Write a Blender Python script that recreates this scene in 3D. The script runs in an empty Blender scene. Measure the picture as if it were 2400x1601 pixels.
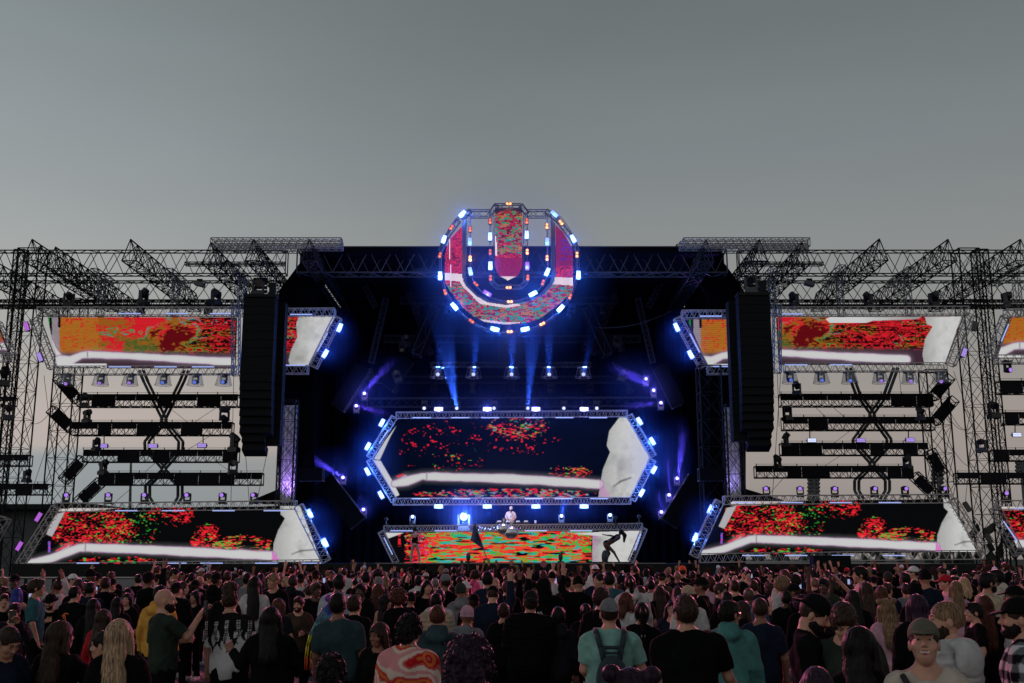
import bpy, math, random
import numpy as np
import openvdb as vdb
from mathutils import Vector, Matrix

# ------------------------------------------------------------------ camera, sky, light, exposure
SC = bpy.context.scene
R = math.radians
F = 2500.0                       # focal length in pixels of a 2400 px wide frame
TH = math.atan(504.5 / F)        # upward tilt
H = 2.12                         # eye height
cam = bpy.data.cameras.new('camera'); cam.sensor_width = 36.0; cam.lens = 36.0 * F / 2400.0
cam.clip_start = 0.1; cam.clip_end = 4000
CAM = bpy.data.objects.new('camera', cam); SC.collection.objects.link(CAM)
CAM.location = (0, 0, H); CAM.rotation_euler = (math.pi / 2 + TH, 0, 0); SC.camera = CAM
SC.view_settings.view_transform = 'Standard'; SC.view_settings.look = 'None'
SC.view_settings.exposure = 0.0; SC.view_settings.gamma = 1.0
SC.render.engine = 'CYCLES'
SC.cycles.use_denoising = True
SC.cycles.max_bounces = 5; SC.cycles.diffuse_bounces = 2; SC.cycles.glossy_bounces = 2
SC.cycles.transparent_max_bounces = 12; SC.cycles.volume_bounces = 0; SC.cycles.transmission_bounces = 2
SC.cycles.sample_clamp_indirect = 3.0; SC.cycles.volume_step_rate = 1.0; SC.cycles.volume_max_steps = 48
SC.cycles.caustics_reflective = False; SC.cycles.caustics_refractive = False

def lin(c):
    """0-255 display colour to linear"""
    o = []
    for v in c[:3]:
        v = v / 255.0
        o.append(v / 12.92 if v <= 0.04045 else ((v + 0.055) / 1.055) ** 2.4)
    return tuple(o)

W = bpy.data.worlds.new("World"); SC.world = W; W.use_nodes = True
nt = W.node_tree; nt.nodes.clear()
def N(t, typ, **kw):
    n = t.nodes.new(typ)
    for k, v in kw.items():
        if k == 'ins':
            for a, b in v.items(): n.inputs[a].default_value = b
        else: setattr(n, k, v)
    return n
def L(t, a, b): t.links.new(a, b)
def ramp(t, stops, interp='LINEAR'):
    n = t.nodes.new('ShaderNodeValToRGB'); n.color_ramp.interpolation = interp
    el = n.color_ramp.elements
    while len(el) < len(stops): el.new(0.5)
    for e, (p, c) in zip(el, stops):
        e.position = p; e.color = tuple(c[:3]) + ((c[3],) if len(c) > 3 else (1,))
    return n
wo = N(nt, 'ShaderNodeOutputWorld'); bg = N(nt, 'ShaderNodeBackground')
sky = N(nt, 'ShaderNodeTexSky', sky_type='NISHITA', sun_disc=False, sun_elevation=R(1.5), sun_rotation=R(-75), air_density=2.0, dust_density=3.0, ozone_density=1.0)
tc = N(nt, 'ShaderNodeTexCoord'); sep = N(nt, 'ShaderNodeSeparateXYZ'); L(nt, tc.outputs['Generated'], sep.inputs[0])
# dusk haze: brightness by elevation (sin of the elevation angle)
S = lambda deg: (math.sin(R(deg)) + 0.1)
rp = ramp(nt, [(S(-3), lin((112, 106, 102))), (S(1.5), lin((146, 139, 134))), (S(4), lin((158, 149, 144))), (S(7), lin((163, 153, 147))), (S(11), lin((147, 147, 144))),
               (S(16), lin((139, 143, 143))), (S(21), lin((127, 134, 137))), (S(26), lin((114, 122, 124))), (S(30), lin((105, 113, 115))), (S(44), lin((74, 82, 86))), (1.0, lin((58, 66, 72)))])
ad = N(nt, 'ShaderNodeMath', operation='ADD', ins={1: 0.1}); L(nt, sep.outputs[2], ad.inputs[0]); L(nt, ad.outputs[0], rp.inputs[0])
# low bank of blue grey cloud
mp = N(nt, 'ShaderNodeMapping', ins={'Scale': (2.2, 2.2, 16.0)}); L(nt, tc.outputs['Generated'], mp.inputs[0])
nz = N(nt, 'ShaderNodeTexNoise', ins={'Scale': 1.3, 'Detail': 5.0, 'Roughness': 0.5}); L(nt, mp.outputs[0], nz.inputs['Vector'])
cb = N(nt, 'ShaderNodeMath', operation='MULTIPLY_ADD', ins={1: 0.045}); L(nt, nz.outputs[0], cb.inputs[0]); L(nt, sep.outputs[2], cb.inputs[2])
cl = ramp(nt, [(0.0, (1, 1, 1)), (0.108, (1, 1, 1)), (0.118, (0, 0, 0))]); L(nt, cb.outputs[0], cl.inputs[0])
lx = N(nt, 'ShaderNodeMapRange', ins={1: 0.05, 2: -0.30, 3: 0.0, 4: 0.85}); L(nt, sep.outputs[0], lx.inputs[0])
cm = N(nt, 'ShaderNodeMath', operation='MULTIPLY'); L(nt, cl.outputs[0], cm.inputs[0]); L(nt, lx.outputs[0], cm.inputs[1])
mx = N(nt, 'ShaderNodeMix', data_type='RGBA'); L(nt, cm.outputs[0], mx.inputs[0]); L(nt, rp.outputs[0], mx.inputs[6]); mx.inputs[7].default_value = lin((124, 133, 136)) + (1,)
# brighter towards the afterglow on the left
gl = N(nt, 'ShaderNodeMapRange', interpolation_type='SMOOTHSTEP', ins={1: 0.05, 2: -0.55, 3: 0.0, 4: 0.42}); L(nt, sep.outputs[0], gl.inputs[0])
gr = N(nt, 'ShaderNodeMapRange', interpolation_type='SMOOTHSTEP', ins={1: 0.60, 2: 0.05, 3: 0.93, 4: 1.0}); L(nt, sep.outputs[0], gr.inputs[0])
g1 = N(nt, 'ShaderNodeMath', operation='ADD', ins={1: 0}); L(nt, gl.outputs[0], g1.inputs[0]); L(nt, gr.outputs[0], g1.inputs[1])
sc = N(nt, 'ShaderNodeVectorMath', operation='SCALE'); L(nt, mx.outputs[2], sc.inputs[0]); # unseen sky behind the camera, brightened to light the crowd's faces
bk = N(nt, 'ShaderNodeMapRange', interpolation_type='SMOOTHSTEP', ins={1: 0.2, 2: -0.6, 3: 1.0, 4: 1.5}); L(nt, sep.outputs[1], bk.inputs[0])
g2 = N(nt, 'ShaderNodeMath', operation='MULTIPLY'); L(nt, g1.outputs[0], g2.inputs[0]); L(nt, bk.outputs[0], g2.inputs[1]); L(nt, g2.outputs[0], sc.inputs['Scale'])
# physical sky, desaturated by the dusk haze, mixed in
hs = N(nt, 'ShaderNodeHueSaturation', ins={'Saturation': 0.3, 'Value': 0.12}); L(nt, sky.outputs[0], hs.inputs['Color'])
m2 = N(nt, 'ShaderNodeMix', data_type='RGBA', ins={0: 0.08}); L(nt, sc.outputs[0], m2.inputs[6]); L(nt, hs.outputs[0], m2.inputs[7])
# faint streaks of high haze
n5 = N(nt, 'ShaderNodeTexNoise', ins={'Scale': 2.2, 'Detail': 4.0, 'Distortion': 0.4}); mp5 = N(nt, 'ShaderNodeMapping', ins={'Scale': (1, 1, 4.5)}); L(nt, tc.outputs['Generated'], mp5.inputs[0]); L(nt, mp5.outputs[0], n5.inputs['Vector'])
r5 = N(nt, 'ShaderNodeMapRange', ins={1: 0.3, 2: 0.7, 3: 0.965, 4: 1.035}); L(nt, n5.outputs[0], r5.inputs[0]); s5 = N(nt, 'ShaderNodeVectorMath', operation='SCALE'); L(nt, m2.outputs[2], s5.inputs[0]); L(nt, r5.outputs[0], s5.inputs['Scale'])
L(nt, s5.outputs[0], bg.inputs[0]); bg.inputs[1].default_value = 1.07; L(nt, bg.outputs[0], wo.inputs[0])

sl = bpy.data.lights.new('sun', 'SUN'); sl.energy = 0.12; sl.angle = R(20); sl.color = (1.0, 0.9, 0.82)
SUN = bpy.data.objects.new('sun', sl); SC.collection.objects.link(SUN); SUN.rotation_euler = (R(62), 0, R(-40))

# ------------------------------------------------------------------ helpers
CT, ST = math.cos(TH), math.sin(TH)
def P(px, py, Y):
    """world point seen at pixel (px,py) of the 2400x1601 photograph on the plane y = Y"""
    u = (px - 1200) / F; v = (800.5 - py) / F
    d = (u, CT - v * ST, ST + v * CT); k = Y / d[1]
    return Vector((d[0] * k, Y, H + d[2] * k))
def Pg(px, Y):  # x only, near the horizon
    return P(px, 1305, Y).x
def PX(Y): return Y / (F * CT) * (CT * CT + ST * CT * 504.5 / F)   # metres per pixel near the horizon row

MATS = {}
def mat(name, col=(0.5, 0.5, 0.5), rough=0.6, metal=0.0, emit=None, est=1.0, bump=0, nscale=20, var=0.0, spec=0.5, sample=False):
    if name in MATS: return MATS[name]
    m = bpy.data.materials.new(name); m.use_nodes = True; t = m.node_tree; b = t.nodes['Principled BSDF']
    b.inputs['Base Color'].default_value = tuple(col) + (1,); b.inputs['Roughness'].default_value = rough; b.inputs['Metallic'].default_value = metal
    b.inputs['Specular IOR Level'].default_value = spec
    if var or bump:
        tcn = N(t, 'ShaderNodeTexCoord'); nzn = N(t, 'ShaderNodeTexNoise', ins={'Scale': nscale, 'Detail': 4.0}); L(t, tcn.outputs['Object'], nzn.inputs['Vector'])
        if var:
            r = ramp(t, [(0.3, [c * (1 - var) for c in col]), (0.7, [min(1, c * (1 + var)) for c in col])]); L(t, nzn.outputs[0], r.inputs[0]); L(t, r.outputs[0], b.inputs['Base Color'])
        if bump:
            bp = N(t, 'ShaderNodeBump', ins={'Strength': bump, 'Distance': 0.02}); L(t, nzn.outputs[0], bp.inputs['Height']); L(t, bp.outputs[0], b.inputs['Normal'])
    if emit is not None:
        b.inputs['Emission Color'].default_value = tuple(emit) + (1,); b.inputs['Emission Strength'].default_value = est
        if not sample: m.cycles.emission_sampling = 'NONE'
    MATS[name] = m; return m

def mkmesh(name, V, Fc, cols=None, smooth=False, mats=None, mi=None):
    me = bpy.data.meshes.new(name)
    V = np.asarray(V, dtype=np.float32).reshape(-1, 3)
    if isinstance(Fc, np.ndarray):
        n, k = Fc.shape; me.vertices.add(len(V)); me.vertices.foreach_set('co', V.ravel())
        me.loops.add(n * k); me.loops.foreach_set('vertex_index', Fc.astype(np.int32).ravel())
        me.polygons.add(n); me.polygons.foreach_set('loop_start', np.arange(0, n * k, k, dtype=np.int32)); 
        me.update(calc_edges=True)
    else:
        me.from_pydata([tuple(v) for v in V.tolist()], [], Fc)
    if smooth: me.polygons.foreach_set('use_smooth', np.ones(len(me.polygons), dtype=bool))
    if mats:
        for m in mats: me.materials.append(m)
    if mi is not None: me.polygons.foreach_set('material_index', np.asarray(mi, dtype=np.int32))
    me.update(); return me

def link(name, data, parent=None, loc=None, label=None, cat=None, group=None, kind=None, rot=None, color=None):
    o = bpy.data.objects.new(name, data); SC.collection.objects.link(o)
    if parent is not None: o.parent = parent
    if loc is not None: o.location = loc
    if rot is not None: o.rotation_euler = rot
    if label: o['label'] = label
    if cat: o['category'] = cat
    if group: o['group'] = group
    if kind: o['kind'] = kind
    if color is not None: o.color = tuple(color[:3]) + (1,)
    return o
def thing(name, label, cat, loc=(0, 0, 0), rot=None, group=None): return link(name, None, None, loc, label, cat, group, rot=rot)

class MB:
    """collects boxes, bars and prisms into one mesh"""
    def __init__(s): s.V = []; s.F = []
    def add(s, vs, fs):
        k = len(s.V); s.V += [tuple(v) for v in vs]; s.F += [[i + k for i in f] for f in fs]; return s
    def box(s, c, d, rot=None):
        c = Vector(c); vs = []
        for z in (-1, 1):
            for y in (-1, 1):
                for x in (-1, 1):
                    v = Vector((x * d[0] / 2, y * d[1] / 2, z * d[2] / 2))
                    if rot is not None: v = rot @ v
                    vs.append(c + v)
        return s.add(vs, [(0, 2, 3, 1), (4, 5, 7, 6), (0, 1, 5, 4), (2, 6, 7, 3), (0, 4, 6, 2), (1, 3, 7, 5)])
    def bar(s, a, b, r, n=4, r2=None):
        a = Vector(a); b = Vector(b); d = b - a
        if d.length < 1e-6: return s
        d.normalize(); u = d.orthogonal().normalized()
        if abs(d.z) < 0.9: u = d.cross(Vector((0, 0, 1))).normalized()
        w = d.cross(u); r2 = r if r2 is None else r2; vs = []
        for p, rr in ((a, r), (b, r2)):
            for i in range(n):
                t = 2 * math.pi * (i + 0.5) / n; vs.append(p + (u * math.cos(t) + w * math.sin(t)) * rr)
        fs = [(i, (i + 1) % n, n + (i + 1) % n, n + i) for i in range(n)] + [tuple(range(n))[::-1], tuple(range(n, 2 * n))]
        return s.add(vs, fs)
    def prism(s, pts, depth):
        """pts: list of world Vectors of a flat outline; depth: offset vector"""
        n = len(pts); d = Vector(depth); vs = list(pts) + [Vector(p) + d for p in pts]
        return s.add(vs, [tuple(range(n)), tuple(range(2 * n - 1, n - 1, -1))] + [(i, n + i, n + (i + 1) % n, (i + 1) % n) for i in range(n)])
    def sph(s, c, r, nu=10, nv=6, sc=(1, 1, 1)):
        c = Vector(c); vs = []; fs = []
        for j in range(nv + 1):
            ph = math.pi * j / nv
            for i in range(nu):
                t = 2 * math.pi * i / nu; vs.append(c + Vector((math.sin(ph) * math.cos(t) * r * sc[0], math.sin(ph) * math.sin(t) * r * sc[1], math.cos(ph) * r * sc[2])))
        for j in range(nv):
            for i in range(nu): fs.append((j * nu + i, (j + 1) * nu + i, (j + 1) * nu + (i + 1) % nu, j * nu + (i + 1) % nu))
        return s.add(vs, fs)
    def mesh(s, name, m, off=(0, 0, 0), smooth=False):
        V = np.array([tuple(v) for v in s.V], dtype=np.float32) - np.array(tuple(off), dtype=np.float32)
        return mkmesh(name, V, s.F, mats=[m], smooth=smooth)
    def build(s, name, m, parent=None, off=None, smooth=False, **kw):
        if off is None: off = parent.location if parent is not None else (0, 0, 0)
        return link(name, s.mesh(name, m, off, smooth), parent, **kw)

def truss(mb, a, b, w=0.4, h=None, bays=None, r=0.028, rl=0.014, up=None, tri=False, diag='z'):
    """lattice truss from a to b: chords, zigzag lacing on every face, end frames"""
    a = Vector(a); b = Vector(b); d = b - a; Ln = d.length; d.normalize(); h = w if h is None else h
    up = Vector(up) if up else (Vector((0, 0, 1)) if abs(d.z) < 0.9 else Vector((0, 1, 0)))
    s = d.cross(up).normalized(); up = s.cross(d).normalized()
    if tri: cs = [up * h / 2, s * w / 2 - up * h / 2, -s * w / 2 - up * h / 2]
    else: cs = [s * w / 2 + up * h / 2, s * w / 2 - up * h / 2, -s * w / 2 - up * h / 2, -s * w / 2 + up * h / 2]
    bays = bays or max(1, round(Ln / (max(w, h) * 1.0)))
    n = len(cs)
    for c in cs: mb.bar(a + c, b + c, r)
    for i in range(n):
        c0, c1 = cs[i], cs[(i + 1) % n]
        for k in range(bays):
            p0 = a + d * (Ln * k / bays); p1 = a + d * (Ln * (k + 1) / bays); pm = (p0 + p1) / 2
            if diag == 'w': mb.bar(p0 + c0, pm + c1, rl); mb.bar(pm + c1, p1 + c0, rl)
            elif diag == 'x': mb.bar(p0 + c0, p1 + c1, rl); mb.bar(p0 + c1, p1 + c0, rl); mb.bar(p0 + c0, p0 + c1, rl)
            else:
                if k % 2: mb.bar(p0 + c1, p1 + c0, rl)
                else: mb.bar(p0 + c0, p1 + c1, rl)
        mb.bar(a + c0, a + c1, r * 0.8); mb.bar(b + c0, b + c1, r * 0.8)
    return mb

_rs = np.random.RandomState(7); _G2 = _rs.rand(256, 256); _G3 = _rs.rand(48, 48, 48)
def vn2(x, y, o=1):
    out = np.zeros_like(x, dtype=float); a = 1.0; tot = 0
    for i in range(o):
        xi = np.floor(x).astype(int); yi = np.floor(y).astype(int); fx = x - xi; fy = y - yi
        fx = fx * fx * (3 - 2 * fx); fy = fy * fy * (3 - 2 * fy)
        g = lambda p, q: _G2[(p + 31 * i) % 256, (q + 17 * i) % 256]
        out += a * ((g(xi, yi) * (1 - fx) + g(xi + 1, yi) * fx) * (1 - fy) + (g(xi, yi + 1) * (1 - fx) + g(xi + 1, yi + 1) * fx) * fy)
        tot += a; a *= 0.5; x = x * 2.03; y = y * 2.03
    return out / tot
def vn3(x, y, z):
    x, y, z = np.broadcast_arrays(x, y, z)
    xi = np.floor(x).astype(int); yi = np.floor(y).astype(int); zi = np.floor(z).astype(int); fx = x - xi; fy = y - yi; fz = z - zi
    fx = fx * fx * (3 - 2 * fx); fy = fy * fy * (3 - 2 * fy); fz = fz * fz * (3 - 2 * fz)
    g = lambda p, q, r: _G3[p % 48, q % 48, r % 48]
    a = (g(xi, yi, zi) * (1 - fx) + g(xi + 1, yi, zi) * fx) * (1 - fy) + (g(xi, yi + 1, zi) * (1 - fx) + g(xi + 1, yi + 1, zi) * fx) * fy
    b = (g(xi, yi, zi + 1) * (1 - fx) + g(xi + 1, yi, zi + 1) * fx) * (1 - fy) + (g(xi, yi + 1, zi + 1) * (1 - fx) + g(xi + 1, yi + 1, zi + 1) * fx) * fy
    return a * (1 - fz) + b * fz - 0.5

# materials
BLACK = mat('black_steel', (0.006, 0.007, 0.008), 0.7, 0.0, spec=0.2)
ALU = mat('aluminium_truss', (0.36, 0.34, 0.35), 0.5, 0.4)
ALUD = mat('dull_aluminium', (0.16, 0.16, 0.17), 0.5, 0.6)
GREY = mat('grey_steel', (0.07, 0.075, 0.08), 0.6, 0.2, var=0.3, nscale=3)
DRAPE = mat('black_drape', (0.003, 0.003, 0.004), 1.0, spec=0.0, bump=0.6, nscale=1.5)
CAB = mat('speaker_cabinet', (0.005, 0.006, 0.008), 0.8, spec=0.15)
GRIL = mat('speaker_grille', (0.007, 0.009, 0.010), 0.9, bump=0.5, nscale=60, spec=0.1)
MESHP = mat('mesh_panel', (0.009, 0.009, 0.012), 0.9, var=0.4, nscale=8, spec=0.15)
CABLE = mat('black_cable', (0.01, 0.01, 0.01), 0.8)
HOUS = mat('lamp_housing', (0.015, 0.015, 0.018), 0.5)
def attr_mat(name, est=1.0, sample=False, rough=0.5):
    m = bpy.data.materials.new(name); m.use_nodes = True; t = m.node_tree; b = t.nodes['Principled BSDF']
    at = N(t, 'ShaderNodeAttribute', attribute_name='led'); b.inputs['Base Color'].default_value = (0.002, 0.002, 0.002, 1); b.inputs['Roughness'].default_value = rough; b.inputs['Specular IOR Level'].default_value = 0.0
    L(t, at.outputs['Color'], b.inputs['Emission Color']); b.inputs['Emission Strength'].default_value = est
    if not sample: m.cycles.emission_sampling = 'NONE'
    return m
LED = attr_mat('led_panel', 1.0, sample=False); LEDS = attr_mat('led_strip', 1.7, sample=False)
# ------------------------------------------------------------------ ground, stage, roof
def proj(x, y, z):
    z = z - H; dc = y * CT + z * ST; yc = -y * ST + z * CT
    return 1200 + F * x / dc, 800.5 - F * yc / dc

g = MB(); g.add([(-600, -60, 0), (600, -60, 0), (600, 900, 0), (-600, 900, 0)], [(0, 1, 2, 3)])
g.build('ground', mat('trodden_ground', (0.035, 0.033, 0.03), 0.95, var=0.4, nscale=2, bump=0.3), kind='structure')

YS = 52.6        # stage front edge
z_deck = P(1200, 1322, YS).z
XL, XR = Pg(660, 54), Pg(1738, 54)
st = thing('stage', 'black festival stage deck with a draped front edge facing the crowd', 'stage', (0, YS, 0))
b = MB(); b.box(((Pg(30, YS) + Pg(2330, YS)) / 2, YS + 7.5, z_deck / 2), (Pg(2330, YS) - Pg(30, YS), 14.6, z_deck)); b.build('deck', mat('stage_deck', (0.015, 0.015, 0.018), 0.45, var=0.3), st)
b = MB(); zt = z_deck + 0.01
x = Pg(30, YS)
while x < Pg(2330, YS):
    b.box((x + 0.8, YS - 0.03, zt / 2), (1.58, 0.04 + 0.03 * random.random(), zt)); x += 1.6
b.build('front_skirt', mat('skirt_cloth', (0.004, 0.004, 0.005), 0.95, bump=0.6, nscale=1.5), st)
b = MB(); b.bar((Pg(880, YS), YS - 0.08, z_deck + 0.03), (Pg(1560, YS), YS - 0.08, z_deck + 0.03), 0.035); b.build('edge_rail', ALUD, st)

# crowd barrier in front of the stage
for sgn, (xa, xb) in enumerate(((0, 650), (650, 1250), (1250, 1850), (1850, 2400))):
    Yb = 49.5; br = thing('crowd_barrier', ('aluminium crowd barrier before the lower screen at the far left', 'aluminium crowd barrier before the stage left of the flag', 'aluminium crowd barrier before the stage right of the flag', 'aluminium crowd barrier before the lower screen at the far right')[sgn], 'barrier', (Pg(xa, Yb), Yb, 0), group='crowd barrier along the stage')
    b = MB(); b.bar((Pg(xa, Yb), Yb, 1.2), (Pg(xb, Yb) - 0.03, Yb, 1.2), 0.04); b.build('top_rail', ALU, br)
    b = MB(); n = int((xb - xa) / 60)
    for i in range(n): x = Pg(xa + (xb - xa) * (i + 0.5) / n, Yb); b.box((x, Yb + 0.02, 0.58), (1.1, 0.03, 1.1))
    b.build('panel', ALUD, br)

# roof canopy and drapes of the main stage
zr = P(1200, 579, 54.2).z; YF, YB = 54.2, 67.0
xl, xr = P(805, 580, YF).x, P(1597, 580, YF).x
rf = thing('stage_roof', 'black canopy roof and drapes around the central stage opening', 'stage roof', (0, YF, 0))
b = MB(); b.box(((xl + xr) / 2, (YF + YB) / 2, zr - 0.15), (xr - xl + 4.2, YB - YF, 0.3)); b.build('canopy', mat('canopy_skin', (0.004, 0.004, 0.006), 1.0, spec=0.0), rf)
b = MB(); pl = [(705, 597), (705, 612), (664, 668), (664, 860), (664, 1335), (850, 1335), (830, 1180), (835, 860), (800, 700), (800, 590)]
def curt(name, pts, Y, dy=0.12):
    b = MB(); b.prism([P(x, y, Y) for x, y in pts], (0, dy, 0)); b.build(name, DRAPE, rf)
curt('side_drape', [(706, 583), (806, 583), (806, 600), (745, 690), (736, 860), (736, 1335), (652, 1335), (652, 690), (664, 668), (706, 612)], 55.4)
curt('side_drape', [(1694, 583), (1597, 583), (1597, 600), (1655, 690), (1664, 860), (1664, 1335), (1748, 1335), (1748, 690), (1736, 668), (1694, 612)], 55.4)
b = MB(); x = -(xr - xl + 7.5) / 2; k = 0
while x < (xr - xl + 7.5) / 2: b.add([(x, YB + .25 * (k % 2), 1), (x + .3, YB + .25 * ((k + 1) % 2), 1), (x + .3, YB + .25 * ((k + 1) % 2), zr - .2), (x, YB + .25 * (k % 2), zr - .2)], [(0, 1, 2, 3)]); x += .3; k += 1
b.build('back_drape', mat('navy_drape', (0.006, 0.007, 0.014), 1.0, spec=0.0, bump=0.5, nscale=1.2), rf)
for sx in (-1, 1):
    b = MB(); x = (XL + 0.2 if sx < 0 else XR - 0.2); b.box((x, (55.6 + YB) / 2, (zr + 1) / 2), (0.1, YB - 55.7, zr - 1.3)); b.build('wing_drape', DRAPE, rf)
b = MB(); b.box(((xl + xr) / 2, YF + 0.12, zr - 0.05), (xr - xl + 0.3, 0.2, 0.22)); b.build('roof_edge', mat('roof_edge', (0.045, 0.045, 0.055), 0.6), rf)

def truss_thing(name, label, segs, m=BLACK, group=None, cat='truss', **kw):
    mb = MB()
    for s in segs:
        a, c, w, h = s[:4]; k2 = dict(kw); k2.update(s[4] if len(s) > 4 else {}); truss(mb, a, c, w, h, **k2)
    o = mb.build(name, m, None, off=segs[0][0], label=label, cat=cat, group=group); o.location = segs[0][0]; return o

BW = mat('dark_alu_truss', (0.03, 0.033, 0.045), 0.6, 0.3)
truss_thing('header_truss', 'dark triangular lattice header truss under the stage roof edge', [(P(700, 617, 55.0), P(1700, 617, 55.0), 0.9, 1.25, dict(diag='w', bays=18, r=0.05, rl=0.032))], BW)
# long transverse trusses: front, rear, and the dense lower one, in wings left and right
for sd, (a, c, d) in (('left', (-40, 672, 800)), ('right', (1730, 2440, 1600))):
    truss_thing('roof_truss', f'long black front roof truss over the {sd} upper screen', [(P(a, 617, 54.9), P(c, 617, 54.9), 0.55, 1.28, dict(diag='w', bays=13, r=0.038, rl=0.022, tri=False))], group='black roof trusses of the wings')
    truss_thing('roof_truss', f'long black rear roof truss behind the front one on the {sd} wing', [(P(a, 683, 61), P(c, 683, 61), 0.5, 1.15, dict(diag='w', bays=12, r=0.045, rl=0.024))], group='black roof trusses of the wings')
    truss_thing('ladder_truss', f'dense black lower beam truss just above the {sd} upper screen', [(P(a, 712, 56.5), P(c, 712, 56.5), 0.45, 0.28, dict(diag='w', r=0.04, rl=0.02)), (P(a, 719, 55.2), P(c, 719, 55.2), 0.3, 0.16, dict(r=0.035, rl=0.018))], group='black roof trusses of the wings')
# triangular trusses running from front to back
for i, (x, y, side) in enumerate([(-60, 585, 1), (75, 561, 1), (130, 579, 1), (306, 561, 1), (494, 568, 1), (594, 561, 1), (725, 561, 1), (1655, 562, -1), (1780, 562, -1), (1880, 568, -1), (2061, 560, -1), (2222, 561, -1), (2392, 561, -1)]):
    a = P(x, y, 51.2); a2 = Vector((a.x, 62.5, a.z)); hh = Vector((0, 0, 0.55))
    nm = ['leftmost', 'second from left', 'third from left', 'fourth from left', 'fifth from left', 'sixth from left', 'seventh from left'][i] if i < 7 else ['leftmost', 'second from left', 'third from left', 'third from right', 'second from right', 'rightmost'][i - 7]
    truss_thing('rafter_truss', f'{nm} of the black triangular trusses jutting forward on the {"left" if side > 0 else "right"} wing', [(a - hh, a2 - hh, 0.72, 1.1, dict(tri=True, bays=11, r=0.036, rl=0.020, diag='x'))], group='black trusses running from front to back')
for sd, xa, xb in (('left', 496, 801), ('right', 1601, 1896)):
    sg = []
    for k, (y, Y) in enumerate(((569, 51.0), (577, 53.2), (583, 55.5))):
        o = k * 8 * (1 if sd == 'left' else -1)
        sg.append((P(xa + (o if k else 0), y, Y), P(xb + (0 if k == 0 else (2 if sd == 'left' else -4)), y, Y), 0.4, 0.4, dict(diag='w', r=0.026, rl=0.013)))
    truss_thing('top_truss', f'grey aluminium trusses lying on top of the roof at the {sd} edge of the stage', sg, ALUD)
    xx = (435, 668) if sd == 'left' else (1742, 1928)
    truss_thing('cross_truss', f'short black ladder truss between the roof beams beside the {sd} line array', [(P(xx[0], 619, 53.8), P(xx[1], 619, 53.8), 0.3, 0.14, dict(r=0.028, rl=0.012, bays=14))])

# vertical support towers
def tower(name, label, px, w, y0, Y, m=BLACK, z0=0.0, dx=1.1, group='black lattice towers of the wings'):
    zt = P(px, y0, Y).z; x = P(px, 1000, Y).x
    return truss_thing(name, label, [((x, Y, z0), (x, Y, zt), w, w, dict(diag='x', r=0.045, rl=0.017, bays=max(4, int((zt - z0) / (w * dx * 1.15))), up=(0, 1, 0)))], m, group)
tower('lattice_tower', 'wide black lattice tower rising at the far left edge', 40, 1.15, 588, 56.3)
tower('lattice_tower', 'slim black lattice tower standing inside the far left edge tower', 12, 0.6, 588, 59)
tower('lattice_tower', 'black lattice tower behind the sloping left end of the left upper screen', 150, 1.15, 705, 58.3)
tower('lattice_tower', 'wide black lattice tower rising between the two right hand screens', 2297, 1.1, 588, 56.3)
tower('lattice_tower', 'slim black lattice tower beside the wide one at the far right', 2332, 0.7, 588, 59)
tower('lattice_tower', 'black lattice tower behind the right end of the right walkway beams', 2196, 1.15, 870, 58.3)
tower('lattice_tower', 'black lattice tower with lavender lit fabric beside the left line array', 676, 0.8, 940, 54.6, z0=3.9)
tower('lattice_tower', 'black lattice tower with grey lit fabric beside the right line array', 1718, 0.8, 950, 54.6, z0=3.9)
tower('lattice_tower', 'dark lattice tower in the shade just right of the stage opening', 1665, 1.1, 860, 54.9, z0=2)
fb = mat('pale_fabric', (0.75, 0.74, 0.78), 0.9, bump=0.8, nscale=6)
for nm, px, w, y0, y1 in (('left', 676, 0.74, 950, 1178), ('right', 1718, 0.74, 955, 1166)):
    b = MB(); zt, zb = P(px, y0, 55.1).z, P(px, y1, 55.1).z; x = P(px, 1060, 55.1).x
    for i in range(12):
        a = i / 12 * math.pi; b.box((x - w / 2 + w * (i + 0.5) / 12, 55.12 + 0.05 * math.sin(i * 1.9), (zt + zb) / 2), (w / 12, 0.05, zt - zb))
    b.build('fabric_column', fb, None, off=(x, 55, zb), label=f'pale fabric column lit violet inside the {nm} lattice tower', cat='fabric').location = (x, 55, zb)

# ------------------------------------------------------------------ LED screens
lf = np.vectorize(lambda v: (v / 12.92 if v <= 0.04045 else ((v + 0.055) / 1.055) ** 2.4))
def lut(c): return np.array(lin(c))
WHT, RED, GRN, ORG, CYA, BLU, MAG, DRED = lut((199, 199, 199)), lut((222, 34, 46)), lut((44, 176, 60)), lut((186, 116, 38)), lut((52, 170, 176)), lut((40, 80, 200)), lut((190, 60, 160)), lut((150, 14, 24))
def inpoly(x, y, poly):
    r = np.zeros(x.shape, bool); n = len(poly)
    for i in range(n):
        x0, y0 = poly[i]; x1, y1 = poly[(i + 1) % n]
        if y0 == y1: continue
        c = ((y0 > y) != (y1 > y)) & (x < (x1 - x0) * (y - y0) / (y1 - y0) + x0); r ^= c
    return r
def band(x, y, pts):
    """signed coverage of a thick polyline whose points are (x, y, half thickness)"""
    d = np.full(x.shape, 1e9)
    for (x0, y0, w0), (x1, y1, w1) in zip(pts[:-1], pts[1:]):
        t = np.clip(((x - x0) * (x1 - x0) + (y - y0) * (y1 - y0)) / ((x1 - x0) ** 2 + (y1 - y0) ** 2), 0, 1)
        d = np.minimum(d, np.hypot(x - x0 - t * (x1 - x0), y - y0 - t * (y1 - y0)) - (w0 + (w1 - w0) * t))
    return d
def put(C, m, c): C[m] = c
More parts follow.
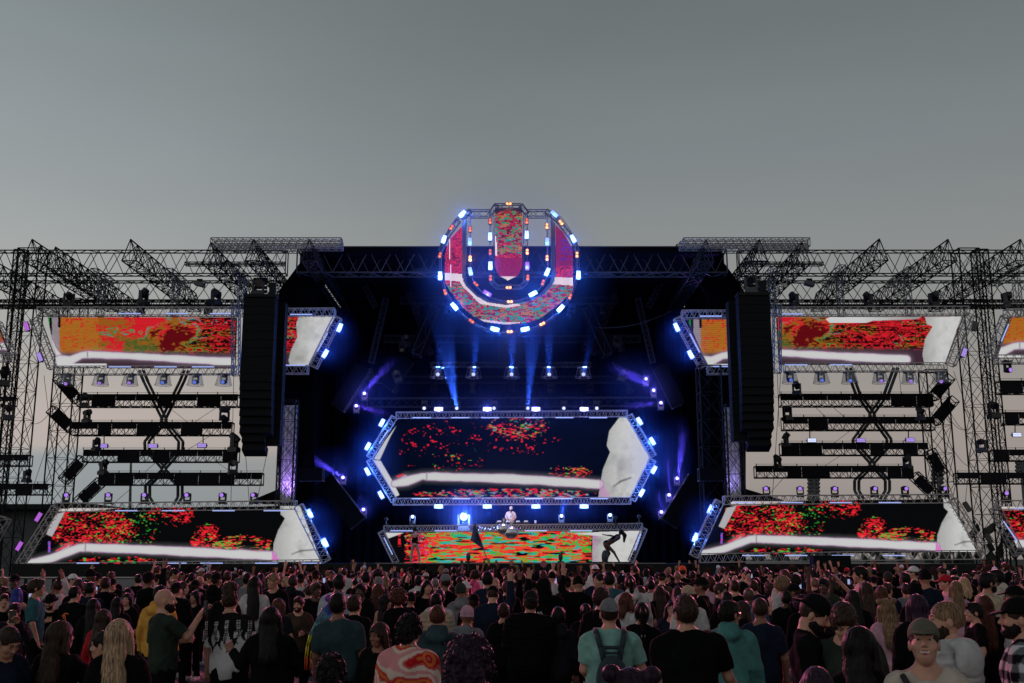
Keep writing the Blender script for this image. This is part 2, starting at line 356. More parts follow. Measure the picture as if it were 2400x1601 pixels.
def specks(C, x, y, cx, cy, rx, ry, dens, cols, seed=0, sx=4.6, sy=2.1):
    n = vn2(x / sx + seed * 13.7, y / sy + seed * 7.1, 2); f = 1 - ((x - cx) / rx) ** 2 - ((y - cy) / ry) ** 2
    k = vn2(x / 26 + seed, y / 13 + 5 + seed, 2)
    m = (f > 0) & (n > 0.84 - (0.14 + dens * 0.20) * np.clip(f * 2.5, 0, 1) - (k - 0.5) * 0.5)
    h = vn2(x / 9 + seed * 3 + 50, y / 4, 2)
    sel = np.zeros(x.shape, int)
    for i in range(1, len(cols)): sel[h > 0.42 + 0.10 * i] = i
    for i, c in enumerate(cols): C[m & (sel == i)] = c * (0.8 + 0.35 * vn2(x / 3, y / 3)[m & (sel == i)][:, None])
def face(C, x, y, poly, mouth=None, sc=1.0):
    m = inpoly(x, y, poly); s = vn2(x / 22 / sc, y / 26 / sc, 4); s2 = vn2(x / 7 + 9, y / 8, 3)
    v = 0.56 * (1.0 - 0.5 * np.clip((s - 0.52) * 2.0, 0, 1)) * (0.93 + 0.12 * s2)
    xs = [p[0] for p in poly]; g_ = (x - min(xs)) / (max(xs) - min(xs)); v = v * (0.62 + 0.38 * np.clip(g_ * 2.0, 0, 1))
    c = np.stack([v, v * 1.0, v * 0.985], -1); C[m] = c[m]
    if mouth:
        d = band(x, y, mouth); k = m & (d < 3); C[k] = C[k] * np.clip((d[k] + 2) / 5, 0.25, 1)[:, None]
def arm(C, x, y, pts, joint=None):
    d = band(x, y, pts); wob = d + (vn2(x / 30, y / 30, 2) - 0.5) * 3
    k = (wob < 2.6) & (wob >= 0); C[k] = C[k] * 0.5 + 0.2 * lut((150, 90, 150))
    k = (wob < 0.4); C[k] = lut((176, 140, 176))
    k = wob < -0.8; C[k] = WHT * np.clip(0.80 + (-wob[k]) * 0.045, 0.8, 1.0)[:, None]
    k = (wob >= 0.4) & (wob < 12); C[k] = C[k] + WHT * (0.16 * np.exp(-wob[k] / 4.0))[:, None]
    if joint:
        k = (np.abs(x - joint[0]) < 1.6) & (np.abs(y - joint[1]) < 10) & (wob < -0.5); C[k] = lut((150, 140, 150))

def paint_dark(tr, kind):
    def f(x, y):
        C = np.tile(lut((7, 8, 10)), x.shape + (1,)); X, Y_ = tr(x, y)
        specks(C, X, Y_, 215, 1238, 105, 62, 0.6, [RED, RED * 0.9, RED, GRN], 1); specks(C, X, Y_, 305, 1236, 75, 55, 0.12, [RED, GRN, GRN], 2)
        specks(C, X, Y_, 400, 1206, 60, 30, 0.2, [RED, RED, RED, GRN], 3); specks(C, X, Y_, 485, 1268, 40, 42, 0.7, [RED, RED, RED, GRN], 4)
        specks(C, X, Y_, 570, 1278, 75, 26, 0.95, [RED, GRN, RED, GRN], 5, 8, 2.0); specks(C, X, Y_, 270, 1314, 110, 12, 0.4, [RED, RED, GRN], 6, 8, 2)
        k = (Y_ < 1199) & (X > 138) & (X < 330 - (Y_ - 1185) * 9 + 40 * 0); C[k] = WHT * np.clip(1.15 - (X[k] - 138) / 240, 0.15, 1)[:, None] * np.array([1, 0.9, 0.88])
        k = inpoly(X, Y_, [(128, 1206), (152, 1200), (146, 1212), (122, 1258), (108, 1252)]); C[k] = lut((170, 168, 170))
        k = (np.abs(X - 115.5) < 2.5) & (np.abs(Y_ - 1282) < 13); C[k] = np.where((vn2(X / 2, Y_ / 2) > 0.5)[k][:, None], BLU * 1.3, MAG)
        arm(C, X, Y_, [(148, 1286, 4), (160, 1281, 3)]); k = band(X, Y_, [(132, 1291, 1), (158, 1279, 1)]) < 1; C[k] = RED
        face(C, X, Y_, [(656, 1184), (702, 1184), (754, 1316), (640, 1316), (641, 1275), (652, 1243), (668, 1215), (658, 1206)], [(684, 1299, 0), (705, 1291, 0.8), (742, 1288, 0.4)])
        arm(C, X, Y_, [(60, 1322, 7), (120, 1308, 9), (186, 1284, 9), (202, 1283, 9), (400, 1291, 10), (637, 1303, 10)], (200, 1283))
        k = inpoly(X, Y_, [(637, 1290), (655, 1312), (637, 1316)]); C[k] = lut((205, 120, 190))
        return C
    return f
def paint_bright(ox, sx, oy, tap=False, facepoly=None, topwedge=False):
    """red, orange and green glitch picture; X in the pixels of the left upper screen"""
    def f(x, y):
        X = (x - ox) * sx + 205; Y_ = (y - oy) + 831
        n = vn2(X / 40, Y_ / 26, 4); n2 = vn2(X / 6 + 40, Y_ / 2.8, 3); C = np.tile(RED * 0.85, x.shape + (1,))
        q = (n - .5) * 1.3 + (n2 - .5) * 0.5 - (X - 232 + (800 - Y_) * .35) / 60
        m = q > 0; C[m] = ORG * 0.8; m = (n * 0.7 + n2 * 0.42 > 0.66) & (X > 230); C[m] = ORG * 0.6
        m = (q > 0) & (n2 > 0.66); C[m] = RED * 0.8; X0 = X; X = X + (n - .5) * 150; m = (np.hypot((X - 350) / 62, (Y_ - 812) / 26) + (n2 - .5) * 2.6 < .7); C[m] = np.array(lut((80, 92, 40)))
        m = (np.hypot((X - 430) / 36, (Y_ - 800) / 36) + (n2 - .5) * 1.6 < 1); C[m] = np.array(lut((96, 10, 18)))
        h = vn2(X / 5, Y_ / 2.4 + 70, 2); k2 = vn2(X / 40 + 11, Y_ / 30 + 3, 2)
        m = (h > 0.50) & (k2 > 0.52) & (Y_ > 765) & (X > 250); C[m] = GRN * 0.6
        m = (h > 0.62) & (k2 > 0.56) & (X > 250) & (Y_ < 815); C[m] = CYA * 0.7
        m = (X + (k2 - .5) * 60 > 488) & (h > 0.44) & (vn2(X / 6 + 3, Y_ / 4, 2) > 0.38); C[m] = lut((24, 8, 10))
        m = (X > 395) & (X < 475) & (n < 0.40) & (n2 > 0.45); C[m] = lut((70, 10, 16))
        X = X0; m = (X < 136 + 6 * n2) ; C[m] = lut((150, 140, 148)) * 0.9
        m = (X < 142) & (X > 136) & (Y_ < 768); C[m] = lut((14, 10, 12))
        m = (X < 122 - (765 - Y_) * 0.02) & (Y_ < 785); C[m] = lut((10, 10, 12))
        m = (X < 116) & (X > 112) & (Y_ < 775); C[m] = GRN * 0.6
        C *= (0.78 + 0.22 * (np.sin(Y_ * 1.35) > -0.2))[..., None]
        m = Y_ > 822; C[m] = C[m] * np.clip(1 - (Y_[m] - 822) / 10, 0.0, 1)[:, None] + lut((60, 40, 52)) * np.clip((Y_[m] - 822) / 10, 0, 1)[:, None]
        arm(C, X, Y_, [(112, 775, 1), (128, 815, 3), (140, 838, 7)]); arm(C, X, Y_, [(140, 845, 12), (165, 845, 10), (190, 833, 7), (205, 831, 7.5), (330, 836, 7.5), (400, 840, 8.5), (552, 849, 9.5), (640, 852, 9)], (205, 831))
        m = (Y_ > 852) & (X < 250) & (Y_ < 862); C[m] = WHT
        if facepoly: face(C, x, y, facepoly, None, 1.4)
        if topwedge:
            m = inpoly(x, y, [(1935, 748), (1945, 743), (2160, 743), (2150, 748), (2045, 752), (2030, 757), (1945, 757)]); C[m] = WHT * np.clip(1.3 - (x[m] - 1935) / 260, 0.5, 1)[:, None]
        return C
    return f
def paint_hex(x, y):
    C = np.tile(lut((2, 7, 20)), x.shape + (1,)) * (0.6 + 0.5 * vn2(x / 90, y / 50, 2))[..., None]
    specks(C, x, y, 1212, 998, 78, 34, 0.45, [RED, GRN, RED, CYA], 1, 6, 2); specks(C, x, y, 968, 1050, 34, 46, -0.6, [RED], 2, 5, 3)
    specks(C, x, y, 1070, 1080, 62, 38, -0.62, [RED, RED, GRN], 3, 5, 3); specks(C, x, y, 1335, 1106, 58, 16, 0.3, [RED, GRN, RED], 4, 6, 2.4)
    specks(C, x, y, 1130, 1030, 190, 48, -0.5, [RED], 9, 5, 3)
    specks(C, x, y, 1180, 1159, 220, 15, 0.98, [RED, GRN, MAG, CYA], 5, 7, 2)
    k = inpoly(x, y, [(929, 998), (915, 1023), (890, 1078), (876, 1076), (902, 1034)]); C[k] = lut((196, 196, 188))
    k = inpoly(x, y, [(872, 1078), (892, 1080), (920, 1128), (936, 1160), (924, 1166)]); C[k] = WHT
    face(C, x, y, [(1452, 978), (1466, 978), (1522, 1072), (1482, 1166), (1402, 1168), (1408, 1128), (1413, 1100), (1430, 1060), (1422, 1044), (1428, 1010)], [(1438, 1140, 0), (1455, 1128, 1.2), (1478, 1120, 0.5)], 1.3)
    k = inpoly(x, y, [(1462, 980), (1470, 980), (1520, 1071), (1512, 1071)]); C[k] = WHT
    k = inpoly(x, y, [(1512, 1071), (1520, 1071), (1480, 1160), (1466, 1150)]); C[k] = WHT * 0.95
    arm(C, x, y, [(932, 1128, 5), (950, 1117, 3)]); k = band(x, y, [(931, 1117, 1), (945, 1112, 1)]) < 0.8; C[k] = RED
    arm(C, x, y, [(925, 1134, 8), (955, 1128, 11), (990, 1116, 8), (1000, 1117, 9), (1200, 1122, 10), (1404, 1135, 10)], (1000, 1117))
    k = inpoly(x, y, [(1405, 1122), (1432, 1165), (1405, 1165)]); C[k] = C[k] * 0.6 + 0.4 * lut((200, 100, 190))
    return C
def paint_booth(x, y):
    C = np.tile(lut((8, 8, 14)), x.shape + (1,)); q = vn2(x / 30, y / 4.6, 4); q2 = vn2(x / 26 + 30, y / 3.6, 4)
    cx = (x - 1190) / 215; dens = np.clip(1.5 - cx ** 2 * 1.3 - (1255 - y) / 160, 0, 1)
    k = (q > 0.55 - 0.30 * dens) & (x > 948) & (x < 1386)
    C[k] = RED * 1.05
    C[k & (q2 > 0.53) & (np.abs(cx) < 0.95)] = GRN
    C[k & (q2 > 0.62) & (np.abs(cx) < 0.8)] = CYA; C[k & (q2 < 0.40)] = lut((232, 70, 50)); C[k & (q > 0.66)] = GRN * 0.9; C[k & (q > 0.74)] = ORG; C[(q < 0.36)] = lut((10, 8, 14))
    specks(C, x, y, 985, 1280, 40, 45, 0.95, [RED, RED, MAG, GRN], 3, 4, 3); specks(C, x, y, 1340, 1265, 50, 35, 0.9, [RED, RED, GRN], 4, 6, 2.5)
    k = (np.abs(x - 936) < 3) & (y > 1252) & (y < 1280) & (q2 > 0.4); C[k] = RED
    face(C, x, y, [(1389, 1256), (1505, 1256), (1476, 1322), (1387, 1322)], None, 0.8)
    k = (x > 1388) & (x < 1400) & (q2 > 0.55); C[k] = lut((190, 120, 180))
    k = inpoly(x, y, [(1340, 1251), (1400, 1247), (1510, 1243), (1500, 1258), (1400, 1256)]); C[k] = WHT
    k = inpoly(x, y, [(903, 1248), (946, 1249), (910, 1262)]); C[k] = WHT
    return C

def screen(label, poly, Y, painter, cell=0.034, thick=0.25, frames=(), bars=(), group=None, fw=0.42, name='led_screen'):
    pts = [P(x, y, Y) for x, y in poly]; x0 = min(p.x for p in pts); x1 = max(p.x for p in pts); z0 = min(p.z for p in pts); z1 = max(p.z for p in pts)
    base = Vector(((x0 + x1) / 2, Y, z0)); t = thing(name, label, 'screen', base, group=group)
    nx = int((x1 - x0) / cell); nz = int((z1 - z0) / cell)
    gx, gz = np.meshgrid(x0 + (np.arange(nx) + 0.5) * (x1 - x0) / nx, z0 + (np.arange(nz) + 0.5) * (z1 - z0) / nz)
    m = inpoly(gx, gz, [(p.x, p.z) for p in pts]); cx, cz = gx[m], gz[m]; hx = (x1 - x0) / nx / 2; hz = (z1 - z0) / nz / 2
    px, py = proj(cx, np.full(cx.shape, Y), cz); col = 0
    for oy in (-.3, .3):
        for ox_ in (-.35, .35): col = col + painter(px + ox_ * cell * 44, py + oy * cell * 44) / 4
    V = np.empty((len(cx), 4, 3)); V[:, :, 1] = 0
    for i, (a, b_) in enumerate(((-1, -1), (1, -1), (1, 1), (-1, 1))): V[:, i, 0] = cx + a * hx - base.x; V[:, i, 2] = cz + b_ * hz - base.z
    Fc = np.arange(len(cx) * 4).reshape(-1, 4); me = mkmesh('led_surface', V, Fc, mats=[LED])
    at = me.color_attributes.new('led', 'FLOAT_COLOR', 'CORNER'); c4 = np.ones((len(cx), 4, 4), dtype=np.float32); c4[:, :, :3] = col[:, None, :]; at.data.foreach_set('color', c4.ravel())
    link('led_surface', me, t)
    b = MB(); b.prism([p + Vector((0, 0.02, 0)) for p in pts], (0, thick, 0)); b.build('cabinet', HOUS, t)
    for (a, c) in frames:
        b = MB(); truss(b, P(a[0], a[1], Y - 0.12), P(c[0], c[1], Y - 0.12), fw, fw, r=0.03, rl=0.016, diag='w'); b.build('frame_truss', ALU, t)
    for (a, c) in bars:
        b = MB(); b.bar(P(a[0], a[1], Y - 0.38), P(c[0], c[1], Y - 0.38), 0.035); b.build('light_bar', mat('light_bar', (0.5, 0.5, 0.6), emit=lin((140, 160, 225)), est=1.0), t)
    return t
idt = lambda x, y: (x, y)
def hb(y, xs, w=52): return [((x, y), (x + w, y)) for x in xs]
screen('large lower LED wall on the left wing showing a white arm and a grey face', [(140, 1192), (704, 1186), (752, 1316), (62, 1324)], 53.2, paint_dark(idt, 0),
       frames=[((130, 1190), (694, 1184)), ((134, 1190), (50, 1324)), ((53, 1331), (752, 1322)), ((700, 1186), (765, 1316))],
       bars=hb(1197, (270, 380, 498, 618)) + hb(1320, (180, 385, 470, 598, 700)))
tr = lambda x, y: ((x - 1640) * 1.04 + 62, (y - 1174) * 1.07 + 1188)
screen('large lower LED wall on the right wing showing a white arm and a grey face', [(1690, 1176), (2222, 1170), (2290, 1294), (1640, 1300)], 53.2, paint_dark(tr, 0),
       frames=[((1696, 1173), (2226, 1169)), ((1686, 1175), (1626, 1304)), ((1640, 1308), (2304, 1300)), ((2230, 1172), (2305, 1296))],
       bars=hb(1178, (1718, 1830, 1945, 2060)) + hb(1302, (1740, 1840, 1950, 2070)))
screen('upper LED wall left of the left line array, red and orange picture', [(112, 744), (553, 744), (549, 862), (134, 861)], 55.0, paint_bright(205, 1, 831),
       frames=[((90, 731), (555, 731)), ((82, 748), (124, 862)), ((132, 869), (552, 868))], bars=hb(735, (278, 388, 492)) + hb(860, (255, 362, 450)))
screen('small upper LED panel between left line array and stage opening', [(660, 743), (786, 742), (724, 858), (657, 858)], 55.0, paint_bright(83, 1, 831, facepoly=[(700, 742), (786, 742), (724, 858), (680, 858), (676, 845), (682, 820), (697, 790), (694, 760)]),
       frames=[((657, 734), (785, 733)), ((792, 744), (734, 860)), ((657, 867), (722, 867))], bars=hb(737, (680,)) + hb(856, (664,)) + [((768, 780), (744, 824))])
screen('small upper LED panel between stage opening and right line array', [(1612, 749), (1718, 749), (1720, 857), (1659, 859)], 55.0, paint_bright(1708, 1, 832),
       frames=[((1598, 738), (1722, 738)), ((1588, 745), (1648, 860)), ((1658, 868), (1722, 867))], bars=hb(741, (1640,)) + hb(859, (1672,)) + [((1617, 782), (1640, 826))])
screen('upper LED wall right of the right line array, red picture and pale face', [(1822, 744), (2253, 742), (2214, 854), (1828, 853)], 55.0, paint_bright(1690, 1, 821, facepoly=[(2168, 743), (2253, 742), (2214, 854), (2166, 854), (2162, 830), (2168, 795), (2186, 765), (2172, 760)], topwedge=True),
       frames=[((1822, 731), (2268, 729)), ((2272, 738), (2228, 855)), ((1838, 862), (2216, 861))], bars=hb(736, (1830,)) + hb(855, (1840, 1945)))
screen('upper LED wall cut off by the right edge of the picture', [(2368, 744), (2520, 744), (2500, 838), (2336, 838)], 54.6, paint_bright(2390, 1, 810),
       frames=[((2356, 735), (2520, 733)), ((2358, 742), (2322, 838)), ((2334, 843), (2510, 842))], bars=[((2364, 760), (2347, 800))])
tr2 = lambda x, y: ((x - 2320) * 1.04 + 130, (y - 1185) * 1.07 + 1188)
screen('lower LED wall cut off by the right edge of the picture', [(2345, 1188), (2540, 1186), (2560, 1300), (2388, 1294)], 53.2, paint_dark(tr2, 0),
       frames=[((2330, 1184), (2540, 1182)), ((2330, 1190), (2388, 1300))], bars=[((2352, 1222), (2384, 1268)), ((2378, 1192), (2420, 1191))])
screen('upper LED wall cut off by the left edge of the picture', [(-120, 752), (-8, 756), (20, 832), (-100, 838)], 54.6, paint_bright(-40, 1, 810), frames=[((-8, 758), (26, 836)), ((-110, 840), (24, 838))])
screen('lower LED wall cut off by the left edge of the picture', [(-150, 1210), (14, 1214), (-14, 1262), (-150, 1330)], 53.2, paint_dark(tr2, 0), frames=[((14, 1214), (-20, 1275))])
screen('hexagonal main LED screen above the DJ in the middle of the stage', [(872, 1076), (928, 978), (1468, 976), (1522, 1072), (1476, 1168), (930, 1170)], 60, paint_hex, cell=0.036,
       frames=[((929, 974), (1470, 970)), ((925, 978), (866, 1073)), ((866, 1078), (924, 1174)), ((922, 1176), (1478, 1174)), ((1482, 1172), (1530, 1078)), ((1474, 974), (1531, 1070))], fw=0.36,
       bars=hb(979, (967, 1058, 1128, 1230, 1302, 1381), 42) + hb(1169, (965, 1060, 1230, 1300, 1383), 42) + [((910, 1008), (888, 1040))])
screen('wide LED front of the DJ booth with red and green streaks', [(903, 1249), (1504, 1244), (1474, 1317), (932, 1320)], 55, paint_booth, cell=0.034,
       frames=[((900, 1240), (1505, 1234)), ((893, 1246), (929, 1319)), ((1510, 1238), (1478, 1316))], fw=0.30,
       bars=hb(1244, (915, 1019, 1230, 1336), 52) + [((900, 1260), (920, 1300)), ((1502, 1250), (1488, 1290))])
# ------------------------------------------------------------------ stage smoke, shaped into puffs round the lamps to give local glow
sm = bpy.data.materials.new('stage_smoke'); sm.use_nodes = True; t = sm.node_tree; t.nodes.clear(); o_ = N(t, 'ShaderNodeOutputMaterial')
pv = N(t, 'ShaderNodeVolumePrincipled', ins={'Color': (0.20, 0.33, 1.0, 1), 'Density': 0.032, 'Anisotropy': 0.45}); L(t, pv.outputs[0], o_.inputs['Volume'])
tcs = N(t, 'ShaderNodeTexCoord'); mps = N(t, 'ShaderNodeVectorMath', operation='SUBTRACT', ins={1: (0.5, 0.5, 0.5)}); L(t, tcs.outputs['Generated'], mps.inputs[0]); lns = N(t, 'ShaderNodeVectorMath', operation='LENGTH'); L(t, mps.outputs[0], lns.inputs[0])
fal = N(t, 'ShaderNodeMapRange', interpolation_type='SMOOTHSTEP', ins={1: 0.5, 2: 0.05, 3: 0.0, 4: 0.09}); L(t, lns.outputs['Value'], fal.inputs[0]); L(t, fal.outputs[0], pv.inputs['Density'])

PUFF = [('above the hexagonal screen', 1199, 948, 59.6, (6.6, 1.7, 1.7)), ('around the hooded lamps high in the stage', 1199, 845, 60, (5.4, 1.8, 2.6)), ('around the DJ desk', 1199, 1196, 57.6, (7.2, 1.5, 1.5)), ('along the left edge of the hexagonal screen', 876, 1075, 59.0, (2.0, 1.3, 3.4)),
        ('along the right edge of the hexagonal screen', 1518, 1072, 59.0, (2.0, 1.3, 3.4)), ('at the left slanted lamps', 878, 905, 57.2, (2.7, 1.1, 2.3)), ('at the right slanted lamps', 1500, 900, 57.2, (2.7, 1.1, 2.3)), ('over the violet lamp at the left', 782, 1100, 57.2, (2.2, 1.0, 1.5)),
        ('over the violet lamps at the right', 1583, 1080, 57.2, (1.3, 1.0, 3.0)), ('low at the left', 852, 1194, 57.2, (.9, .8, .9)), ('low at the right', 1556, 1186, 57.2, (1.2, .8, 1.2)), ('before the left inner panel', 778, 798, 53.2, (1.7, .7, 2.0)), ('before the right inner panel', 1602, 799, 53.2, (1.7, .7, 2.0)),
        ('at the inner end of the left lower screen', 746, 1238, 53.0, (1.4, .7, 1.8)), ('at the inner end of the right lower screen', 1648, 1228, 53.0, (1.4, .7, 1.8)), ('under the U shaped sign', 1193, 790, 58, (4.6, 2.0, 2.4)), ('round the blazing spotlight beside the DJ', 1087, 1205, 55.9, (1.9, .9, 1.9)), ('filling the middle of the stage', 1199, 960, 60.5, (9.5, 3.4, 8.5))]
for lb, x, y, Y, r in PUFF:
    q = P(x, y, Y); b = MB(); b.sph(q, 1.0, 28, 16, r)
    if 'filling' in lb: sm_ = sm.copy(); sm_.name = 'thin_smoke'; [n_ for n_ in sm_.node_tree.nodes if n_.type == 'MAP_RANGE'][0].inputs[4].default_value = 0.042
    else: sm_ = sm
    b.build('smoke', sm_, off=q, smooth=True, kind='stuff', label='blue stage smoke ' + lb, cat='smoke').location = q

sm2 = sm.copy(); sm2.name = 'sign_smoke'; [n_ for n_ in sm2.node_tree.nodes if n_.type == 'MAP_RANGE'][0].inputs[4].default_value = 0.028; [n_ for n_ in sm2.node_tree.nodes if n_.type == 'MAP_RANGE'][0].inputs[2].default_value = 0.30; sm2.node_tree.nodes['Principled Volume'].inputs['Color'].default_value = (0.25, 0.45, 1.0, 1)
b = MB(); b.sph(P(1193, 615, 53.3) + Vector((0, .3, 0)), 6.0, 40, 24, (1, .45, 1)); b.build('smoke', sm2, kind='stuff', smooth=True, label='thin ball of blue smoke added as lamp glow round the U shaped sign', cat='smoke')  # smoke ball added to give the sign lamps their halo
KP, KS = 2.5, 15.0
def lamp(kind, loc, col, power, to=None, ang=12, blend=0.4, rad=0.08, parent=None):
    d = bpy.data.lights.new('lamp_light', kind); d.energy = power * (KP if kind == 'POINT' else (KS if ang < 60 else 1)); d.color = col; d.shadow_soft_size = rad
    if kind == 'SPOT': d.spot_size = R(ang); d.spot_blend = blend
    o = bpy.data.objects.new('lamp_light', d); SC.collection.objects.link(o); o.location = loc
    if to is not None: o.rotation_euler = (Vector(to) - Vector(loc)).to_track_quat('-Z', 'Y').to_euler()
    return o
def em(name, c, s=1.0): return mat(name, [v * 0.2 for v in c], 0.3, emit=c, est=s)
STW = em('strobe_white', (0.60, 0.66, 0.93), 1.15); STB = em('strobe_blue', (0.36, 0.46, 0.75)); STM = em('strobe_magenta', (0.42, 0.10, 0.62)); STP = em('strobe_violet', (0.36, 0.24, 0.72))
STG = em('strobe_off', (0.02, 0.02, 0.02), 0.3); BLN = em('blinder_bright', (1.0, 0.50, 0.22), 1.3); BLD = em('blinder_dim', (0.75, 0.13, 0.06), 1.0)
# fixture prototypes: mesh data shared by all copies
b = MB(); b.box((0, 0.06, 0), (0.5, 0.12, 0.235)); b.box((0, 0.15, 0), (0.4, 0.08, 0.16)); ME_SH = b.mesh('housing', HOUS)
b = MB()
for z in (-0.052, 0.052): b.box((0, -0.005, z), (0.455, 0.012, 0.094))
ME_SL = {k: b.mesh('lens', m) for k, m in (('w', STW), ('b', STB), ('m', STM), ('p', STP), ('g', STG))}
b = MB()
for x in (-0.265, 0.265): b.box((x, 0.12, 0), (0.012, 0.2, 0.04))
b.box((0, 0.22, 0), (0.54, 0.012, 0.04)); ME_SB = b.mesh('bracket', BLACK)
b = MB(); b.box((0, 0.07, 0), (0.34, 0.13, 0.18)); ME_BH = b.mesh('housing', HOUS)
def disc(c, r, n=14):
    b = MB(); b.bar(Vector(c) + Vector((0, 0.02, 0)), Vector(c) - Vector((0, 0.012, 0)), r, n); return b
ME_BL = {(k, s): disc((s * 0.085, 0, 0), 0.066).mesh('lamp', m) for k, m in (('h', BLN), ('d', BLD)) for s in (-1, 1)}
BULBS = []
def strobe(px, py, ang, col, Y, label, group, power=0.0, s=1.0, lc=(0.07, 0.25, 1.0)):
    t = thing('strobe_light', label, 'strobe light', P(px, py, Y), (0, -R(ang), 0), group); t.scale = (s, s, s)
    link('housing', ME_SH, t); link('lens', ME_SL[col], t); link('bracket', ME_SB, t)
    if power: lamp('POINT', P(px, py, Y - 0.16), lc, power)
    return t
def blinder(px, py, ang, col, Y, label, group, power=0.0):
    t = thing('blinder_light', label, 'blinder light', P(px, py, Y), (0, -R(ang), 0), group)
    link('housing', ME_BH, t)
    for s in (-1, 1): link('lamp', ME_BL[(col, s)], t)
    if power: lamp('POINT', P(px, py, Y - 0.12), (1.0, 0.25, 0.08), power)

# moving heads (standing; rotated by pi they hang)
def head_parts():
    out = {}
    b = MB(); b.box((0, 0, 0.06), (0.36, 0.32, 0.12)); b.box((0, 0, 0.135), (0.28, 0.28, 0.03)); b.box((-0.16, 0, -0.01), (0.06, 0.3, 0.03)); b.box((0.16, 0, -0.01), (0.06, 0.3, 0.03)); out['base'] = b.mesh('base', HOUS)
    b = MB(); b.box((0, 0, 0.17), (0.34, 0.16, 0.06))
    for x in (-0.16, 0.16): b.box((x, 0, 0.34), (0.06, 0.14, 0.36))
    out['yoke'] = b.mesh('yoke', HOUS)
    b = MB(); b.bar((0, -0.17, 0.46), (0, 0.0, 0.45), 0.125, 12, 0.135); b.bar((0, 0.0, 0.45), (0, 0.18, 0.44), 0.135, 12, 0.10); out['head'] = b.mesh('head', HOUS, smooth=False)
    return out
HP = head_parts()
def lens_mesh(m): b = MB(); b.bar((0, -0.165, 0.46), (0, -0.182, 0.46), 0.075, 14); b.bar((0, -0.17, 0.46), (0, -0.176, 0.46), 0.10, 14); return b.mesh('lens', m)
LM = {k: lens_mesh(m) for k, m in (('v', em('lens_violet', (0.42, 0.20, 0.85))), ('u', em('lens_blue', (0.10, 0.20, 0.85))), ('w', em('lens_white', (0.62, 0.70, 1.0), 1.4)), ('k', mat('dark_glass', (0.01, 0.01, 0.015), 0.1)))}
b = MB()
n = 18
for (r0, z0, r1, z1) in ((0.30, 0.06, 0.44, 0.62),):
    vs = []; 
    for r, z in ((r0, z0), (r1, z1)):
        for i in range(n): vs.append((r * math.cos(2 * math.pi * i / n), r * math.sin(2 * math.pi * i / n), z))
    b.add(vs, [(i, (i + 1) % n, n + (i + 1) % n, n + i) for i in range(n)])
dm = bpy.data.materials.new('clear_plastic'); dm.use_nodes = True; t = dm.node_tree; t.nodes.clear(); o_ = N(t, 'ShaderNodeOutputMaterial'); tr_ = N(t, 'ShaderNodeBsdfTransparent', ins={'Color': (0.86, 0.86, 0.88, 1)}); gl_ = N(t, 'ShaderNodeBsdfGlossy', ins={'Roughness': 0.25, 'Color': (0.8, 0.8, 0.85, 1)}); mxs = N(t, 'ShaderNodeMixShader', ins={0: 0.16})
L(t, tr_.outputs[0], mxs.inputs[1]); L(t, gl_.outputs[0], mxs.inputs[2]); L(t, mxs.outputs[0], o_.inputs[0])
ME_DOME = b.mesh('rain_dome', dm, smooth=True)
b = MB(); b.bar((0, 0, 0.03), (0, 0, 0.06), 0.33, 18)
for i in range(18):
    a0, a1 = 2 * math.pi * i / 18, 2 * math.pi * (i + 1) / 18; b.bar((0.44 * math.cos(a0), 0.44 * math.sin(a0), 0.62), (0.44 * math.cos(a1), 0.44 * math.sin(a1), 0.62), 0.01)
for i in range(4): b.bar((0.31 * math.cos(i * 1.5708), 0.31 * math.sin(i * 1.5708), 0.05), (0.44 * math.cos(i * 1.5708), 0.44 * math.sin(i * 1.5708), 0.62), 0.008)
ME_LID = b.mesh('dome_rim', mat('dome_rim', (0.25, 0.25, 0.26), 0.5))
def mhead(px, py, Y, label, group, col='v', roll=0, yaw=0, s=1.0, hang=False, dome=False, tilt=0, loc=None):
    """py: where the base rests (or hangs from)"""
    t = thing('moving_head_light', label, 'moving light', loc if loc is not None else P(px, py, Y), None, group)
    m = Matrix.Rotation(R(yaw), 4, 'Z') @ Matrix.Rotation(R(roll), 4, 'Y')
    if hang: m = m @ Matrix.Rotation(math.pi, 4, 'Y')
    t.rotation_euler = m.to_euler(); t.scale = (s, s, s)
    link('base', HP['base'], t); link('yoke', HP['yoke'], t)
    h = link('head', HP['head'], t); l = link('lens', LM[col], h)
    if tilt:
        M = Matrix.Translation((0, 0, 0.45)) @ Matrix.Rotation(R(tilt), 4, 'X') @ Matrix.Translation((0, 0, -0.45)); h.matrix_local = M
    if dome: link('rain_dome', ME_DOME, t); link('dome_rim', ME_LID, t)
    return t
ORD = ['leftmost', 'second from left', 'third from left', 'fourth from left', 'fifth from left', 'rightmost']
for i, x in enumerate((158, 237, 306, 384, 459, 525)):
    mhead(x, 876, 54.8, f'{ORD[i]} of the hooded lamps hanging under the left upper screen', 'hooded moving lights under the upper screens', 'v' if i < 3 else 'u', hang=True, dome=True, s=0.98, tilt=-35 + 6 * i)
for i, x in enumerate((1851, 1924, 1990, 2062, 2131, 2202)):
    mhead(x, 871, 54.8, f'{ORD[i]} of the hooded lamps hanging under the right upper screen', 'hooded moving lights under the upper screens', 'u' if i < 3 else 'v', hang=True, dome=True, s=0.98, tilt=-10 - 5 * i)
for i, x in enumerate((154, 253, 338, 438, 521, 595)):
    mhead(x, 1181, 53.2, f'{ORD[i]} of the moving lights standing on the left lower screen', 'moving lights standing on the lower screens', 'v', s=0.98, yaw=18 - 6 * i, tilt=10)
for i, x in enumerate((1797, 1876, 1957, 2050, 2122, 2212)):
    mhead(x, 1165, 53.2, f'{ORD[i]} of the moving lights standing on the right lower screen', 'moving lights standing on the lower screens', 'v', s=0.95, yaw=-20 + 7 * i, tilt=12)
